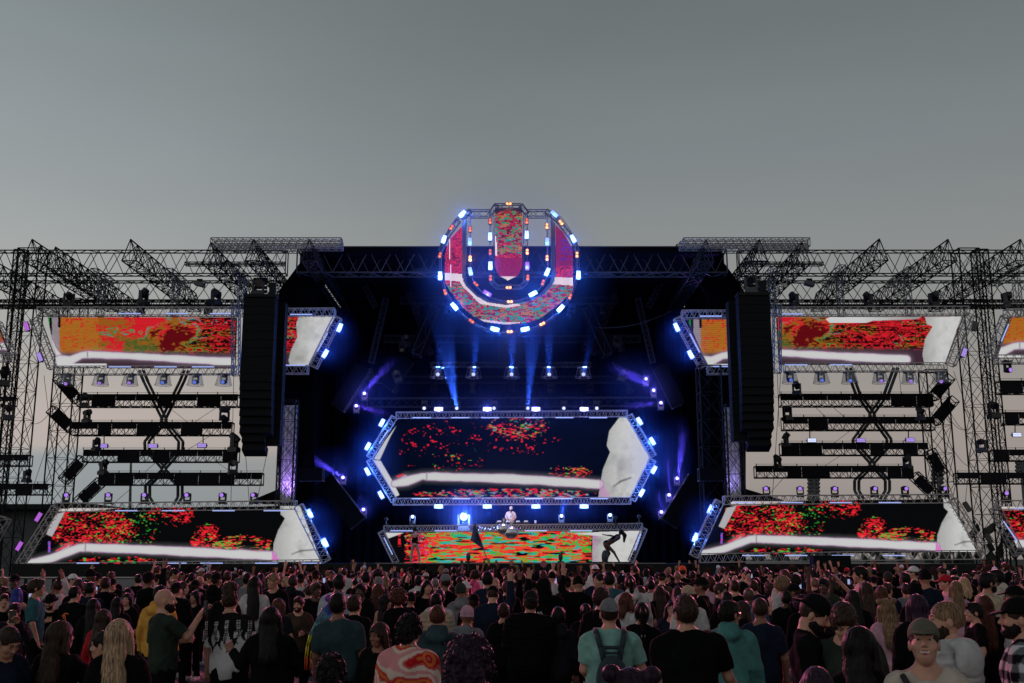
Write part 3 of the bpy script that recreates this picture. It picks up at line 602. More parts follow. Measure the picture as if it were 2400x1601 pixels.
mhead(2358, 1178, 53.2, 'moving light standing on the screen cut off by the right edge', 'moving lights standing on the lower screens', 'v', s=0.98)
mhead(2360, 846, 54.6, 'violet moving light hanging under the screen cut off at the right edge', 'single moving lights', 'v', hang=True, yaw=20, s=1.1)
# dark covered heads on the ladder trusses and the walkway beams
for i, (x, y, Y, s, hg, yw, lb) in enumerate([
    (160, 722, 55.2, 1.5, 0, 30, 'dark moving light on the ladder truss above the left end of the upper screen'), (335, 716, 55.2, 1.5, 0, 70, 'dark moving light on the ladder truss left of the middle of the upper screen'),
    (505, 716, 55.2, 1.5, 0, 60, 'dark moving light on the ladder truss beside the left line array'), (488, 735, 54.9, 1.2, 0, 10, 'round dark lamp head in front of the ladder truss near the left line array'), (330, 735, 54.9, 1.0, 0, -20, 'small dark lamp in front of the left ladder truss'),
    (604, 697, 52.3, 1.6, 0, 20, 'dark moving light standing above the left line array'), (1762, 690, 52.3, 1.7, 0, -20, 'dark moving light standing above the right line array'),
    (1862, 722, 55.2, 1.4, 0, -60, 'dark moving light on the ladder truss just right of the right line array'), (2036, 722, 55.2, 1.4, 0, -70, 'dark moving light on the ladder truss over the middle of the right screen'),
    (2190, 722, 55.2, 1.5, 0, 20, 'dark moving light on the ladder truss over the right end of the right screen'), (2362, 722, 55.2, 1.5, 0, 50, 'dark moving light on the ladder truss near the right edge'),
    (197, 955, 56.9, 1.3, 0, 20, 'dark covered lamp on the top left walkway beam'), (203, 990, 57.4, 1.2, 0, 80, 'dark covered lamp on the second left walkway beam'), (527, 955, 57, 1.4, 1, 30, 'dark lamp hanging below the top left walkway beam near the line array'),
    (225, 1056, 57, 1.1, 0, 60, 'dark lamp beside the leftmost violet strobe of the left wing'), (548, 1058, 57, 1.6, 0, 80, 'tall dark lamp on the right end of the third left walkway beam'), (241, 1112, 57, 1.3, 0, 80, 'dark lamp on the left end of the lowest left walkway beam'),
    (545, 1112, 57, 1.3, 0, 30, 'dark lamp on the lowest left walkway beam near the line array'), (1868, 926, 57, 1.2, 0, -30, 'dark lamp on the left end of the top right walkway beam'), (1846, 985, 57, 1.3, 0, 20, 'dark lamp on the left end of the second right walkway beam'),
    (2158, 985, 57, 1.2, 0, 40, 'dark lamp on the right end of the second right walkway beam'), (1843, 1046, 57, 1.2, 0, 60, 'dark lamp on the left end of the third right walkway beam'), (1823, 1098, 57, 1.2, 0, 40, 'dark lamp on the lowest right walkway beam near the line array'),
    (2127, 1098, 57, 1.2, 0, -60, 'dark lamp on the right end of the lowest right walkway beam'), (18, 985, 55.2, 1.4, 0, 30, 'dark lamp clamped to the far left tower at mid height'), (62, 1130, 55.2, 1.1, 0, 70, 'dark lamp on the short truss at the far left edge'),
    (2330, 980, 55.2, 1.5, 0, 10, 'dark lamp clamped to the far right tower'), (2302, 1060, 55.2, 1.2, 0, -50, 'dark lamp low on the far right tower'), (8, 905, 55.2, 1.6, 0, 30, 'dark lamp beside the screen cut off by the left edge')]):
    mhead(x, y, Y, lb, 'dark unlit moving lights', 'k', hang=bool(hg), yaw=yw, s=s, tilt=random.Random(i).uniform(-60, 50))
for i, (x, y) in enumerate(((468, 666), (1897, 665))):
    o = thing('flood_light', f'small grey floodlight hanging on the {"left" if i == 0 else "right"} roof truss', 'floodlight', P(x, y, 54.6)); b = MB(); b.box(P(x, y, 54.6), (0.5, 0.4, 0.22), Matrix.Rotation(0.25, 3, 'Y')); b.build('housing', GREY, o); b = MB(); b.box(P(x, y - 8, 54.6), (0.3, 0.05, 0.2)); b.build('bracket', BLACK, o)
# little silver truss ends and droppers by the roof beams
for i, (x, y, s) in enumerate(((220, 636, 1), (396, 636, 1), (552, 629, 1), (1814, 632, -1), (1975, 628, -1), (2136, 632, -1), (2396, 628, -1))):
    a = P(x, y, 54.2); mb = MB(); truss(mb, a, a + Vector((0.0, 3.2, 0)), 0.34, 0.34, r=0.03, rl=0.016, bays=7)
    truss(mb, a + Vector((0.1, 1, -0.17)), Vector((a.x + 0.1, a.y + 1, P(x, 740, 55).z)), 0.3, 0.3, r=0.022, rl=0.014, up=(0, 1, 0), bays=7)
    mb.build('hanging_truss', ALUD, None, off=a, label=f'small aluminium truss with a dropper, {["first", "second", "third"][i] if i < 3 else ["first", "second", "third", "fourth"][i - 3]} on the {"left" if s > 0 else "right"} wing counted from left', cat='truss', group='aluminium droppers').location = a
for i, (x, y0, y1) in enumerate(((553, 712, 880), (1821, 712, 874))):
    truss_thing('hanging_truss', f'vertical aluminium truss hanging beside the {"left" if i == 0 else "right"} line array', [(P(x, y1, 54.3), P(x, y0, 54.3), 0.36, 0.36, dict(up=(0, 1, 0), r=0.03, rl=0.018))], ALUD)

# ------------------------------------------------------------------ line arrays
for sd, cx, dirn in (('left', 608.5, 1), ('right', 1767, -1)):
    Y = 51.6; top = P(cx, 698 if sd == 'left' else 694, Y); bot = P(cx, 1018 if sd == 'left' else 1008, Y); w = 76 * 1.0 * (Y / F) * 1.0
    t = thing('line_array', f'tall black column of hung loudspeaker cabinets on the {sd}', 'line array', top); nC = 16; h = (top.z - bot.z) / nC
    for i in range(nC + 2):
        curve = 0.0 if i < 10 else 0.03 * (i - 9) ** 1.5; zc = top.z - h * (i + 0.5); ww = w if i < nC else w * 0.72; xo = 0 if i < nC else -0.12 * dirn
        m3 = Matrix.Rotation(-R(0 if i < 8 else (i - 7) * 2.2), 3, 'X'); b = MB(); b.box((top.x + xo, Y + curve + 0.35, zc), (ww, 0.7, h * 0.955), m3); c = b.build('cabinet', CAB, t)
        b = MB(); b.box((top.x + xo, Y + curve - 0.01, zc - 0.01), (ww * 0.93, 0.03, h * 0.8), m3); b.build('grille', GRIL, c)
    b = MB(); b.box((top.x, Y + 0.35, top.z + 0.12), (w * 1.02, 0.75, 0.16)); b.box((top.x + 0.55, Y + 0.35, top.z + 0.5), (0.3, 0.3, 0.7)); b.build('flying_frame', BLACK, t)
    # narrower side column behind it
    t2 = thing('line_array', f'narrow side column of speakers just behind the {sd} line array', 'line array', top + Vector((0.9 * dirn, 0.9, 0)))
    for i in range(16 + 1):
        b = MB(); b.box((top.x + (0.62 if sd == 'left' else -0.62), Y + 1.3, top.z - h * (i + 0.5)), (0.95, 0.7, h * 0.95)); b.build('cabinet', CAB, t2)
    for k in (-1, 1):
        b = MB(); b.bar((top.x + k * 0.5, Y + 0.4, top.z + 0.2), (top.x + k * 0.3, Y + 2, top.z + 2.8), 0.02)
        b.build('hoist_chain', CABLE, t)

# ------------------------------------------------------------------ walkway beams and ornaments behind the wings
def beam(label, x0, x1, y0, y1, ends, Y=58, gap=(), seed=0, grp='black walkway beams of the wings'):
    rr = random.Random(seed); t = thing('walkway_beam', label, 'beam', P(x0, y1, Y), group=grp); zt = P(x0, y0, Y).z; zb = P(x0, y1, Y).z; hh = zt - zb
    mb = MB(); A = Vector((P(x0, y0, Y).x, Y + 0.3, (zt + zb) / 2)); B = Vector((P(x1, y0, Y).x, Y + 0.3, (zt + zb) / 2)); truss(mb, A, B, 0.55, hh * 0.96, r=0.035, rl=0.018, bays=int((B.x - A.x) / 0.55), diag='x')
    for (p, q) in ends: truss(mb, P(*p, Y + 0.3), P(*q, Y + 0.3), 0.5, 0.5, r=0.035, rl=0.018)
    for g0, g1 in gap: pass
    mb.build('lattice', BLACK, t)
    mb = MB(); x = A.x; 
    while x < B.x - 0.2:
        w = min(rr.uniform(0.7, 1.5), B.x - x); full = rr.random() < 0.34; 
        mb.box((x + w / 2, Y - 0.02, zt - hh * (0.5 if full else 0.27)), (w - 0.02, 0.03, hh * (0.97 if full else 0.52))); x += w
    for (p, q) in ends:
        a = P(*p, Y); c = P(*q, Y); d = c - a; mb.box((a + c) / 2 + Vector((0, -0.0, 0)), (d.length * 0.7, 0.05, 0.55), Matrix.Rotation(-math.atan2(d.z, d.x), 3, 'Y'))
    mb.build('mesh_panel', MESHP, t)
    mb = MB()
    for k in range(int((B.x - A.x) / 1.1) + 1): mb.bar((A.x + k * 1.1, Y - 0.05, zt), (A.x + k * 1.1, Y - 0.05, zt + 0.12), 0.025)
    mb.bar((A.x, Y - 0.05, zt + 0.09), (B.x, Y - 0.05, zt + 0.09), 0.012); mb.build('handrail', BLACK, t)
beam('topmost walkway beam of the left wing', 182, 557, 924, 953, [((135, 884), (182, 938))], seed=1)
beam('second walkway beam from the top on the left wing', 168, 543, 989, 1020, [((120, 960), (168, 1006))], seed=2)
beam('third walkway beam from the top on the left wing', 196, 556, 1054, 1083, [((196, 1075), (148, 1128))], seed=3)
beam('lowest walkway beam of the left wing', 232, 613, 1108, 1137, [((238, 1128), (182, 1180))], seed=4)
beam('topmost walkway beam of the right wing', 1830, 2186, 923, 952, [((2186, 932), (2226, 884))], seed=5)
beam('second walkway beam from the top on the right wing', 1836, 2190, 977, 1008, [((2190, 990), (2236, 936))], seed=6)
beam('third walkway beam from the top on the right wing', 1832, 2174, 1038, 1067, [((2178, 1056), (2210, 1112))], seed=7)
beam('lowest walkway beam of the right wing', 1772, 2140, 1092, 1120, [((2142, 1114), (2190, 1160))], seed=8)
for i, (x0, x1, y0, y1) in enumerate(((-60, 30, 930, 950), (-60, 66, 1066, 1092), (-60, 112, 1134, 1160))): beam(f'{["topmost", "middle", "lowest"][i]} short beam reaching in from the left edge', x0, x1, y0, y1, [], 55.6, seed=20 + i, grp='short beams at the edges')
for i, (x0, x1, y0, y1) in enumerate(((2344, 2500, 892, 922), (2355, 2500, 966, 994), (2330, 2500, 1054, 1080), (2244, 2500, 1108, 1134))): beam(f'{["topmost", "second from top", "third from top", "lowest"][i]} short beam reaching in from the right edge', x0, x1, y0, y1, [], 55.6, seed=30 + i, grp='short beams at the edges')
OR = mat('dull_grey_bars', (0.13, 0.14, 0.15), 0.6, 0.2, var=0.25, nscale=2)
def ornament(label, cx, rows, Y=60.0):
    t = thing('lattice_ornament', label, 'ornament', P(cx, rows[-1][0], Y)); mb = MB()
    for s in (-1, 1):
        for inset in (0, 10):
            for (ya, wa), (yb, wb) in zip(rows[:-1], rows[1:]):
                xa = cx + s * (wa + 3 - inset) ; xb = cx + s * (wb + 3 - inset); a, c = P(xa, ya, Y + 0.12 * (s + inset / 10)), P(xb, yb, Y + 0.12 * (s + inset / 10))
                mb.bar(a, c, 0.09)
    mb.build('bars', OR, t)
ornament('chain of grey hexagonal bars crossing behind the left walkway beams', 384, [(868, 55), (895, 44), (985, 0), (1035, 42), (1054, 41), (1100, 0), (1138, 40), (1165, 40), (1182, 30)])
ornament('chain of grey hexagonal bars crossing behind the right walkway beams', 2044, [(862, 58), (922, 36), (972, 0), (1030, 42), (1042, 41), (1088, 0), (1126, 38), (1150, 38), (1170, 26)])
for i, (x, y) in enumerate(((241, 1045), (358, 1045), (473, 1044))):
    strobe(x, y, 0, 'p', 57.6, f'{["leftmost", "middle", "rightmost"][i]} violet strobe hanging between the left walkway beams', 'strobes between the walkway beams', s=1.0)
    b = MB(); b.bar(P(x + 3, y - 4, 57.7), P(x + 3, y - 26, 57.7), 0.03); b.build('drop_bar', BLACK, None, off=P(x, y, 57.7), label=f'thin black rod holding the {["leftmost", "middle", "rightmost"][i]} violet strobe on the left wing', cat='rod').location = P(x, y, 57.7)
for i, (x, y) in enumerate(((1903, 1032), (2018, 1032), (2134, 1031), (2384, 1019))):
    strobe(x, y, 0, 'w' if i in (0, 3) else 'p', 57.6, [f'{["leftmost", "middle", "rightmost"][min(i, 2)]} violet strobe hanging between the right walkway beams', 'bright strobe near the right edge of the picture'][i == 3], 'strobes between the walkway beams')
    b = MB(); b.bar(P(x - 5, y - 4, 57.7), P(x - 5, y - 24, 57.7), 0.03); b.build('drop_bar', BLACK, None, off=P(x, y, 57.7), label=f'thin black rod holding the {["first", "second", "third", "fourth"][i]} strobe on the right wing', cat='rod').location = P(x, y, 57.7)
for lb, x, y, a, c in (('violet strobe left of the left upper screen, the higher one', 62, 765, -68, 'm'), ('violet strobe left of the left upper screen, the lower one', 93, 837, -65, 'p'), ('violet strobe at the upper left end of the left lower screen', 90, 1212, 62, 'm'), ('violet strobe at the lower left end of the left lower screen', 45, 1280, 62, 'm'),
                       ('unlit strobe right of the right upper screen', 2285, 764, 70, 'g'), ('violet strobe right of the right upper screen', 2260, 826, 66, 'p'), ('unlit strobe right of the right lower screen, the upper one', 2268, 1188, -60, 'g'), ('unlit strobe right of the right lower screen, the lower one', 2318, 1262, -60, 'g')):
    strobe(x, y, a, c, 53.6, lb, 'strobes at the outer screen ends')
for lb, x, y, a in (('bright strobe on the upper right of the panel beside the left array', 796, 768, 68), ('bright strobe on the lower right of the panel beside the left array', 762, 829, 60), ('bright strobe on the upper left of the panel beside the right array', 1586, 767, -66), ('bright strobe on the lower left of the panel beside the right array', 1619, 831, -64),
                    ('bright strobe at the upper right end of the left lower screen', 726, 1204, -62), ('bright strobe at the lower right end of the left lower screen', 762, 1272, -62), ('bright strobe at the upper left end of the right lower screen', 1665, 1194, 64), ('bright strobe at the lower left end of the right lower screen', 1630, 1260, 64)):
    strobe(x, y, a, 'w', 53.4, lb, 'strobes at the inner screen ends', power=40)
CL = lambda i, n: f'number {i}'
for i, (x, y, a) in enumerate(((895, 991, 62), (862, 1046, 62), (861, 1105, -60), (893, 1160, -60), (1499, 987, -60), (1529, 1034, -60), (1533, 1101, 60), (1504, 1155, 60))):
    strobe(x, y, a, 'w', 59.6, f'{["topmost", "second from top", "third from top", "lowest"][i % 4]} strobe along the {"left" if i < 4 else "right"} edge of the hexagonal screen', 'strobes around the hexagonal screen', power=38)
for i, x in enumerate((1028, 1142, 1256, 1369)):
    strobe(x, 959, 0, 'w', 59, f'{["leftmost", "second from left", "second from right", "rightmost"][i]} strobe in the row above the hexagonal screen', 'strobe rows above and below the hexagonal screen', power=30, s=1.05, lc=(0.35, 0.35, 1))
    strobe(x, 1187, 0, 'w', 58.6, f'{["leftmost", "second from left", "second from right", "rightmost"][i]} strobe in the row under the hexagonal screen', 'strobe rows above and below the hexagonal screen', power=30, s=1.05)

# ------------------------------------------------------------------ the ring sign
z4 = lambda x, y: (950 + x / 4.48, 450 + y / 4.48)
YU = 53.3
def clock(x, y):
    a = (math.degrees(math.atan2(x - 1090, -(y - 760))) % 360) / 30; k = int(round(a)) % 12
    return ['twelve', 'one', 'two', 'three', 'four', 'five', 'six', 'seven', 'eight', 'nine', 'ten', 'eleven'][k] + " o'clock"
seen_lb = {}
def zl(kind, x, y):
    r = math.hypot(x - 1090, y - 760); ring = 'outer ring' if r > 560 else ('inner arch' if (abs(x - 1090) > 300 or (y > 1050)) else 'column frame')
    lb = f"{kind} on the sign's {ring} at {clock(x, y)}"
    if lb in seen_lb: lb = lb.replace(kind, 'lower ' + kind if y > seen_lb[lb] else 'upper ' + kind)
    seen_lb[lb] = y; return lb
for x, y, a, c, p in ((598, 230, 47, 'w', 55), (1565, 230, -42, 'b', 10), (405, 497, 72, 'w', 30), (1762, 490, -64, 'w', 30), (890, 467, 90, 'w', 14), (1275, 450, 90, 'w', 14), (677, 522, 90, 'b', 6), (1490, 522, 90, 'b', 6), (365, 880, 90, 'w', 60), (1818, 872, 88, 'w', 60),
                      (893, 775, 90, 'w', 34), (1280, 778, 90, 'm', 8), (683, 835, -78, 'b', 12), (1490, 840, 66, 'w', 34), (860, 1065, -30, 'm', 8), (1340, 1068, 28, 'w', 60), (515, 1202, -50, 'w', 95), (1630, 1222, 48, 'w', 80), (940, 1440, -15, 'w', 80), (1258, 1440, 12, 'w', 70)):
    strobe(*z4(x, y), a, c, YU - 0.25, zl({'w': 'bright white strobe', 'b': 'dim blue strobe', 'm': 'magenta strobe'}[c], x, y), 'strobes on the U shaped sign', power=p * 1.5, s=0.97)
for x, y, a, c, p in ((485, 370, 55, 'd', 3), (1635, 320, -52, 'h', 8), (890, 305, 90, 'd', 2), (1275, 305, 90, 'd', 2), (680, 390, 90, 'd', 2), (1487, 358, 90, 'h', 5), (363, 662, 75, 'd', 2), (1803, 658, 88, 'h', 4), (891, 630, 90, 'd', 1), (1280, 627, 90, 'h', 6), (681, 698, 90, 'h', 22), (1489, 692, 90, 'h', 5),
                      (895, 903, 90, 'd', 1), (1286, 898, 88, 'd', 2), (418, 1050, -70, 'd', 2), (740, 965, -45, 'd', 1), (1445, 950, 72, 'd', 1), (1730, 1097, 68, 'd', 2), (1085, 1003, 0, 'h', 6), (1098, 1150, 0, 'h', 9), (695, 1355, -38, 'd', 2), (1438, 1383, 26, 'h', 8), (1096, 1465, 0, 'h', 8), (1086, 122, 0, 'h', 5)):
    blinder(*z4(x, y), a, c, YU - 0.25, zl('bright orange lamp pair' if c == 'h' else 'dim red lamp pair', x, y), 'orange lamp pairs on the U shaped sign', power=p)
sign = thing('ring_sign', 'large U shaped LED sign with a round lamp ring hung above the stage', 'sign', P(*z4(1090, 1400), YU))
def tube(pts, r, name, m, Y=YU, n=6):
    b = MB(); q = [P(*z4(*p), Y) for p in pts]
    for a, c in zip(q[:-1], q[1:]): b.bar(a, c, r, n)
    b.build(name, m, sign)
SGN = mat('sign_tube', (0.10, 0.10, 0.14), 0.5, 0.5)
arc = lambda a0, a1, r, n=28, cy=760, rx=1.0: [(1090 + r * rx * math.sin(R(a0 + (a1 - a0) * i / n)), cy - r * math.cos(R(a0 + (a1 - a0) * i / n))) for i in range(n + 1)]
tube(arc(-45, -317, 715, 50), 0.03, 'ring_tube', SGN); tube(arc(-45, -317, 735, 50), 0.018, 'ring_tube', SGN, YU + 0.35)
tube([(683, 290), (683, 800)] + [(1090 - 407 * math.cos(R(t)), 800 + 350 * math.sin(R(t))) for t in range(0, 181, 9)] + [(1490, 290)], 0.025, 'inner_tube', SGN)
b = MB()
Z = lambda x, y, Y=YU: P(*z4(x, y), Y)
for (p, q) in (((683, 230), (890, 230)), ((1280, 230), (1475, 230))): truss(b, Z(*p, YU + .2), Z(*q, YU + .2), 0.36, 0.36, r=0.026, rl=0.013)
truss(b, Z(945, 155, YU + .2), Z(1215, 155, YU + .2), 0.3, 0.25, r=0.026, rl=0.013)
for (p, q) in (((892, 230), (955, 140)), ((1278, 230), (1213, 140)), ((683, 200), (590, 275)), ((1478, 200), (1590, 290)), ((560, 300), (430, 480)), ((1600, 300), (1760, 500)), ((430, 480), (370, 620)), ((1760, 500), (1805, 620))): truss(b, Z(*p, YU + .25), Z(*q, YU + .25), 0.22, 0.22, r=0.022, rl=0.012)
for x, y0, y1 in ((660, 250, 760), (910, 250, 960), (1262, 250, 960), (1510, 250, 760)): truss(b, Z(x, y0, YU + .3), Z(x, y1, YU + .3), 0.22, 0.22, r=0.018, rl=0.010, up=(0, 1, 0))
truss(b, Z(900, 940, YU + .3), Z(965, 1000, YU + .3), 0.2, 0.2, r=0.018, rl=0.01); truss(b, Z(1275, 940, YU + .3), Z(1212, 1000, YU + .3), 0.2, 0.2, r=0.018, rl=0.01); truss(b, Z(965, 1000, YU + .3), Z(1212, 1000, YU + .3), 0.2, 0.2, r=0.018, rl=0.01)
b.build('frame_truss', mat('sign_truss', (0.07, 0.07, 0.09), 0.5, 0.5), sign)
b = MB(); b.prism([Z(595, 330), Z(632, 290), Z(632, 900), Z(650, 960), Z(760, 1075), Z(900, 1140), Z(1090, 1165), Z(1090, 1190), Z(860, 1150), Z(740, 1090), Z(630, 980), Z(598, 880)], (0, 0.1, 0)); b.prism([Z(1575, 330), Z(1535, 290), Z(1535, 900), Z(1515, 960), Z(1410, 1075), Z(1280, 1140), Z(1090, 1165), Z(1090, 1190), Z(1300, 1150), Z(1440, 1090), Z(1540, 980), Z(1575, 880)], (0, 0.1, 0))
b.prism([Z(940, 175), Z(1228, 175), Z(1228, 215), Z(940, 215)], (0, 0.1, 0)); b.build('black_border', HOUS, sign)
OUT = [(592, 365), (592, 860), (608, 930), (632, 985), (740, 1092), (860, 1162), (1060, 1190), (1300, 1152), (1440, 1092), (1540, 985), (1565, 930), (1580, 860), (1578, 345), (1660, 430), (1755, 600), (1755, 1050), (1680, 1120), (1560, 1225), (1400, 1340), (1250, 1382), (1060, 1394), (850, 1372), (720, 1310), (600, 1212), (480, 1055), (415, 955), (415, 650), (470, 490)]
COL = [(942, 225), (1010, 205), (1160, 205), (1228, 225), (1230, 790), (1180, 880), (1075, 932), (990, 890), (942, 790)]
def paint_sign(x, y):
    X = (x - 950) * 4.48; Y_ = (y - 450) * 4.48; q = vn2(X / 85, Y_ / 26, 3); q2 = vn2(X / 30 + 9, Y_ / 12, 3)
    C = RED[None] * (0.12 + 1.25 * vn2(X / 11, Y_ / 11, 2) ** 1.6)[:, None]; incol = np.abs(X - 1085) < 160
    low = (Y_ > 960)
    m = (q2 > 0.55) & (low | (incol & (Y_ < 640))); C[m] = GRN * 0.55; m = (q2 > 0.66) & (low | incol); C[m] = CYA * 0.5
    m = (q > 0.66) & (low | incol); C[m] = ORG * 0.8; m = (q2 < 0.36); C[m] = C[m] * 0.2
    m = (X > 1570) & (Y_ < 780); C[m] = np.array(lut((130, 14, 60))) * (0.5 + 0.7 * vn2(X / 8, Y_ / 9))[m][:, None]; m = (X > 1640) & (Y_ > 500) & (Y_ < 720) & (q2 > 0.5); C[m] = lut((80, 30, 130))
    m = incol & (Y_ > 690) & (Y_ < 950); C[m] = np.array(lut((140, 16, 54))) * (0.6 + 0.6 * vn2(X / 8, Y_ / 9))[m][:, None]
    Wd = lut((214, 196, 196))
    d = band(X, Y_, [(415, 890, 38), (592, 905, 40), (620, 990, 16), (800, 1150, 30), (1060, 1195, 26), (1200, 1190, 8)]); C[d < 0] = Wd
    d = band(X, Y_, [(1560, 935, 38), (1760, 945, 40)]); C[d < 0] = Wd
    d = band(X, Y_, [(470, 500, 5), (474, 990, 6)]); C[d < 0] = Wd; d = band(X, Y_, [(948, 470, 6), (955, 660, 14)]); C[(d < 0)] = Wd
    C[(incol) & (Y_ > 892) & (Y_ < 950)] = Wd; d = band(X, Y_, [(800, 1350, 10), (1060, 1385, 12), (1200, 1375, 4)]); C[d < 0] = Wd * 0.85
    return C
for nm, poly, tag_ in (('led_strips', OUT, 'U'), ('led_strips', COL, 'c')):
    x0 = min(p[0] for p in poly); x1 = max(p[0] for p in poly); y0 = min(p[1] for p in poly); y1 = max(p[1] for p in poly); sp = 11.4; ch = 5.5
    gx, gy = np.meshgrid(np.arange(x0 + sp / 2, x1, sp), np.arange(y0, y1, ch)); m = inpoly(gx, gy, poly); gx, gy = gx[m], gy[m]
    col = paint_sign(950 + gx / 4.48, 450 + gy / 4.48); V = []
    off = P(*z4(1090, 1400), YU)
    V = np.empty((len(gx), 4, 3)); V[:, :, 1] = -0.06; 
    for i, (a, c) in enumerate(((-1, 1), (1, 1), (1, -1), (-1, -1))):
        ppx = 950 + (gx + a * 3.6) / 4.48; ppy = 450 + (gy + c * (ch / 2)) / 4.48; u = (ppx - 1200) / F; v = (800.5 - ppy) / F; k = (YU - 0.0) / (CT - v * ST); V[:, i, 0] = u * k - off.x; V[:, i, 2] = H + (ST + v * CT) * k - off.z
    me = mkmesh(nm, V, np.arange(len(gx) * 4).reshape(-1, 4), mats=[LEDS]); at = me.color_attributes.new('led', 'FLOAT_COLOR', 'CORNER'); c4 = np.ones((len(gx), 4, 4), dtype=np.float32); c4[:, :, :3] = col[:, None, :]; at.data.foreach_set('color', c4.ravel())
    link(nm, me, sign)
    b = MB(); b.prism([Z(*p, YU + 0.02) for p in poly], (0, 0.06, 0)); b.build('strip_backing', mat('dark_backing', (0.004, 0.004, 0.006), 0.8), sign)

# ------------------------------------------------------------------ trusses and lamps inside the stage
truss_thing('lamp_truss', 'aluminium truss carrying five hooded lamps high inside the stage', [(P(1010, 855, 60), P(1385, 855, 60), 0.3, 0.25, dict(diag='w', r=0.025))], BW)
truss_thing('lamp_truss', 'long dark truss with lamps just above the hexagonal screen', [(P(860, 944, 61), P(1540, 942, 61), 0.4, 0.5, dict(r=0.03))], BW)
BL_ = (0.10, 0.22, 1.0); VI = (0.42, 0.18, 1.0)
for i, x in enumerate((1027, 1110, 1199, 1287, 1367)):
    mhead(x, 860, 59.6, f'{["leftmost", "second from left", "middle", "second from right", "rightmost"][i]} of five lit lamps high inside the stage', 'lit lamps hanging inside the stage', 'w', hang=True, dome=True, s=1.0)
    q = P(x, 886, 59.3); lamp('SPOT', q, (0.10, 0.30, 1.0), 1600, to=q + Vector(((0.05, 0.3, 0.1, 0.02, 1.2)[i] * 0.6, -0.2, 4)), ang=15)
for i, x in enumerate((995, 1071, 1158, 1237, 1321, 1398)):
    mhead(x, 940, 60.4, f'{ORD[i]} of six lamps hanging above the hexagonal screen', 'lit lamps hanging inside the stage', 'w', hang=True, s=0.95)
q = P(1071, 962, 60); lamp('SPOT', q, (0.14, 0.34, 1.0), 1800, to=P(1050, 850, 59.5), ang=20)
q = P(1237, 962, 60); lamp('SPOT', q, (0.14, 0.34, 1.0), 900, to=P(1245, 850, 59.5), ang=14)
for lb, x, y, Y, s in (('glowing round lamp left of the DJ near the booth edge', 967, 1211, 57, 0.8), ('blazing white spotlight shining at the crowd left of the DJ', 1087, 1211, 56.6, 1.7), ('glowing round lamp right of the DJ', 1316, 1209, 57, 0.8), ('glowing round lamp near the right end of the booth', 1430, 1207, 57, 0.8)):
    mhead(x, y + 0.46 * s * 46, Y, lb, 'round glowing lamps beside the DJ', 'w', s=s, loc=P(x, y, Y) + Vector((0, 0.1, -0.46 * s)))
    lamp('POINT', P(x, y, Y - (1.0 if s > 1 else 0.4)), (0.22, 0.38, 1.0), 420 if s > 1 else 30)
lamp('SPOT', P(967, 1208, 56.6), (0.14, 0.34, 1), 400, to=P(985, 1150, 56.4), ang=40)
lamp('SPOT', P(1316, 1206, 56.6), (0.14, 0.34, 1), 400, to=P(1330, 1150, 56.4), ang=45)
for i, (x0, x1, y, Y, lb) in enumerate(((940, 1450, 705, 64, 'dark truss deep in the stage behind the U shaped sign'), (900, 1500, 795, 64.5, 'dark truss deep in the stage below the U shaped sign'), (880, 1520, 890, 64.5, 'dark truss deep in the stage behind the lit lamps'))):
    truss_thing('lamp_truss', lb, [(P(x0, y, Y), P(x1, y, Y), 0.4, 0.4, dict(diag='w', r=0.03))], BW)
    for k in range(7):
        mhead(x0 + (x1 - x0) * (k + .5) / 7, y + 8, Y, f'{["leftmost", "second", "third", "fourth", "fifth", "sixth", "rightmost"][k]} unlit lamp hanging from the {["upper", "middle", "lower"][i]} dark truss deep in the stage', 'unlit lamps deep in the stage', 'k', hang=True, yaw=k * 40, s=1.1)
for i, (a_, c_) in enumerate((((960, 690), (1010, 830)), ((1440, 690), (1390, 830)), ((905, 700), (870, 850)), ((1495, 700), (1530, 850)), ((820, 600), (880, 720)), ((1580, 600), (1520, 720)))):
    truss_thing('brace_truss', f'slanting dark truss inside the stage, {["left of", "right of", "far left of", "far right of", "at the left roof corner beside", "at the right roof corner beside"][i]} the sign', [(P(*a_, 61), P(*c_, 61), 0.3, 0.3, dict(diag='w', r=0.025))], BW)
# slanted lamp clusters and dark panels at both sides of the stage
for lb, x, y, tx, ty, pw, c in (('upper lamp of the left slanted cluster throwing a violet beam', 854, 922, 905, 868, 700, VI), ('lower lamp of the left slanted cluster throwing a violet beam', 835, 951, 900, 972, 700, (0.5, 0.15, 0.9)), ('lamp of the right slanted cluster throwing a wide violet beam', 1532, 915, 1440, 866, 900, VI),
                            ('highest lamp of the right slanted cluster', 1514, 888, 1460, 872, 250, VI), ('lowest lamp of the right slanted cluster', 1549, 944, 1480, 955, 500, VI), ('lamp throwing a violet beam left of the hexagonal screen', 804, 1119, 735, 1076, 1400, VI), ('violet lamp beneath the left slanted speaker panel', 852, 1194, 845, 1150, 200, VI),
                            ('lamp throwing a tall violet beam right of the hexagonal screen', 1587, 1121, 1600, 1010, 1300, VI), ('violet lamp beside the right slanted speaker panel', 1568, 1160, 1562, 1100, 400, VI), ('lowest violet lamp right of the DJ booth', 1550, 1200, 1540, 1150, 400, VI)):
    q = P(x, y, 57.5); d = (P(tx, ty, 57.2) - q).normalized(); t = mhead(x, y, 57.5, lb, 'violet lamps at the stage sides', 'w', s=0.8, loc=q - Vector((0, -0.1, 0.37))); lamp('SPOT', q - Vector((0, 0.3, 0)), c, pw, to=q + d * 3 - Vector((0, 0.6, 0)), ang=17, blend=1.0); lamp('POINT', q - Vector((0, 0.35, 0)), (0.35, 0.25, 1), 14)
PNL = mat('side_panel', (0.004, 0.005, 0.007), 0.95, spec=0.05)
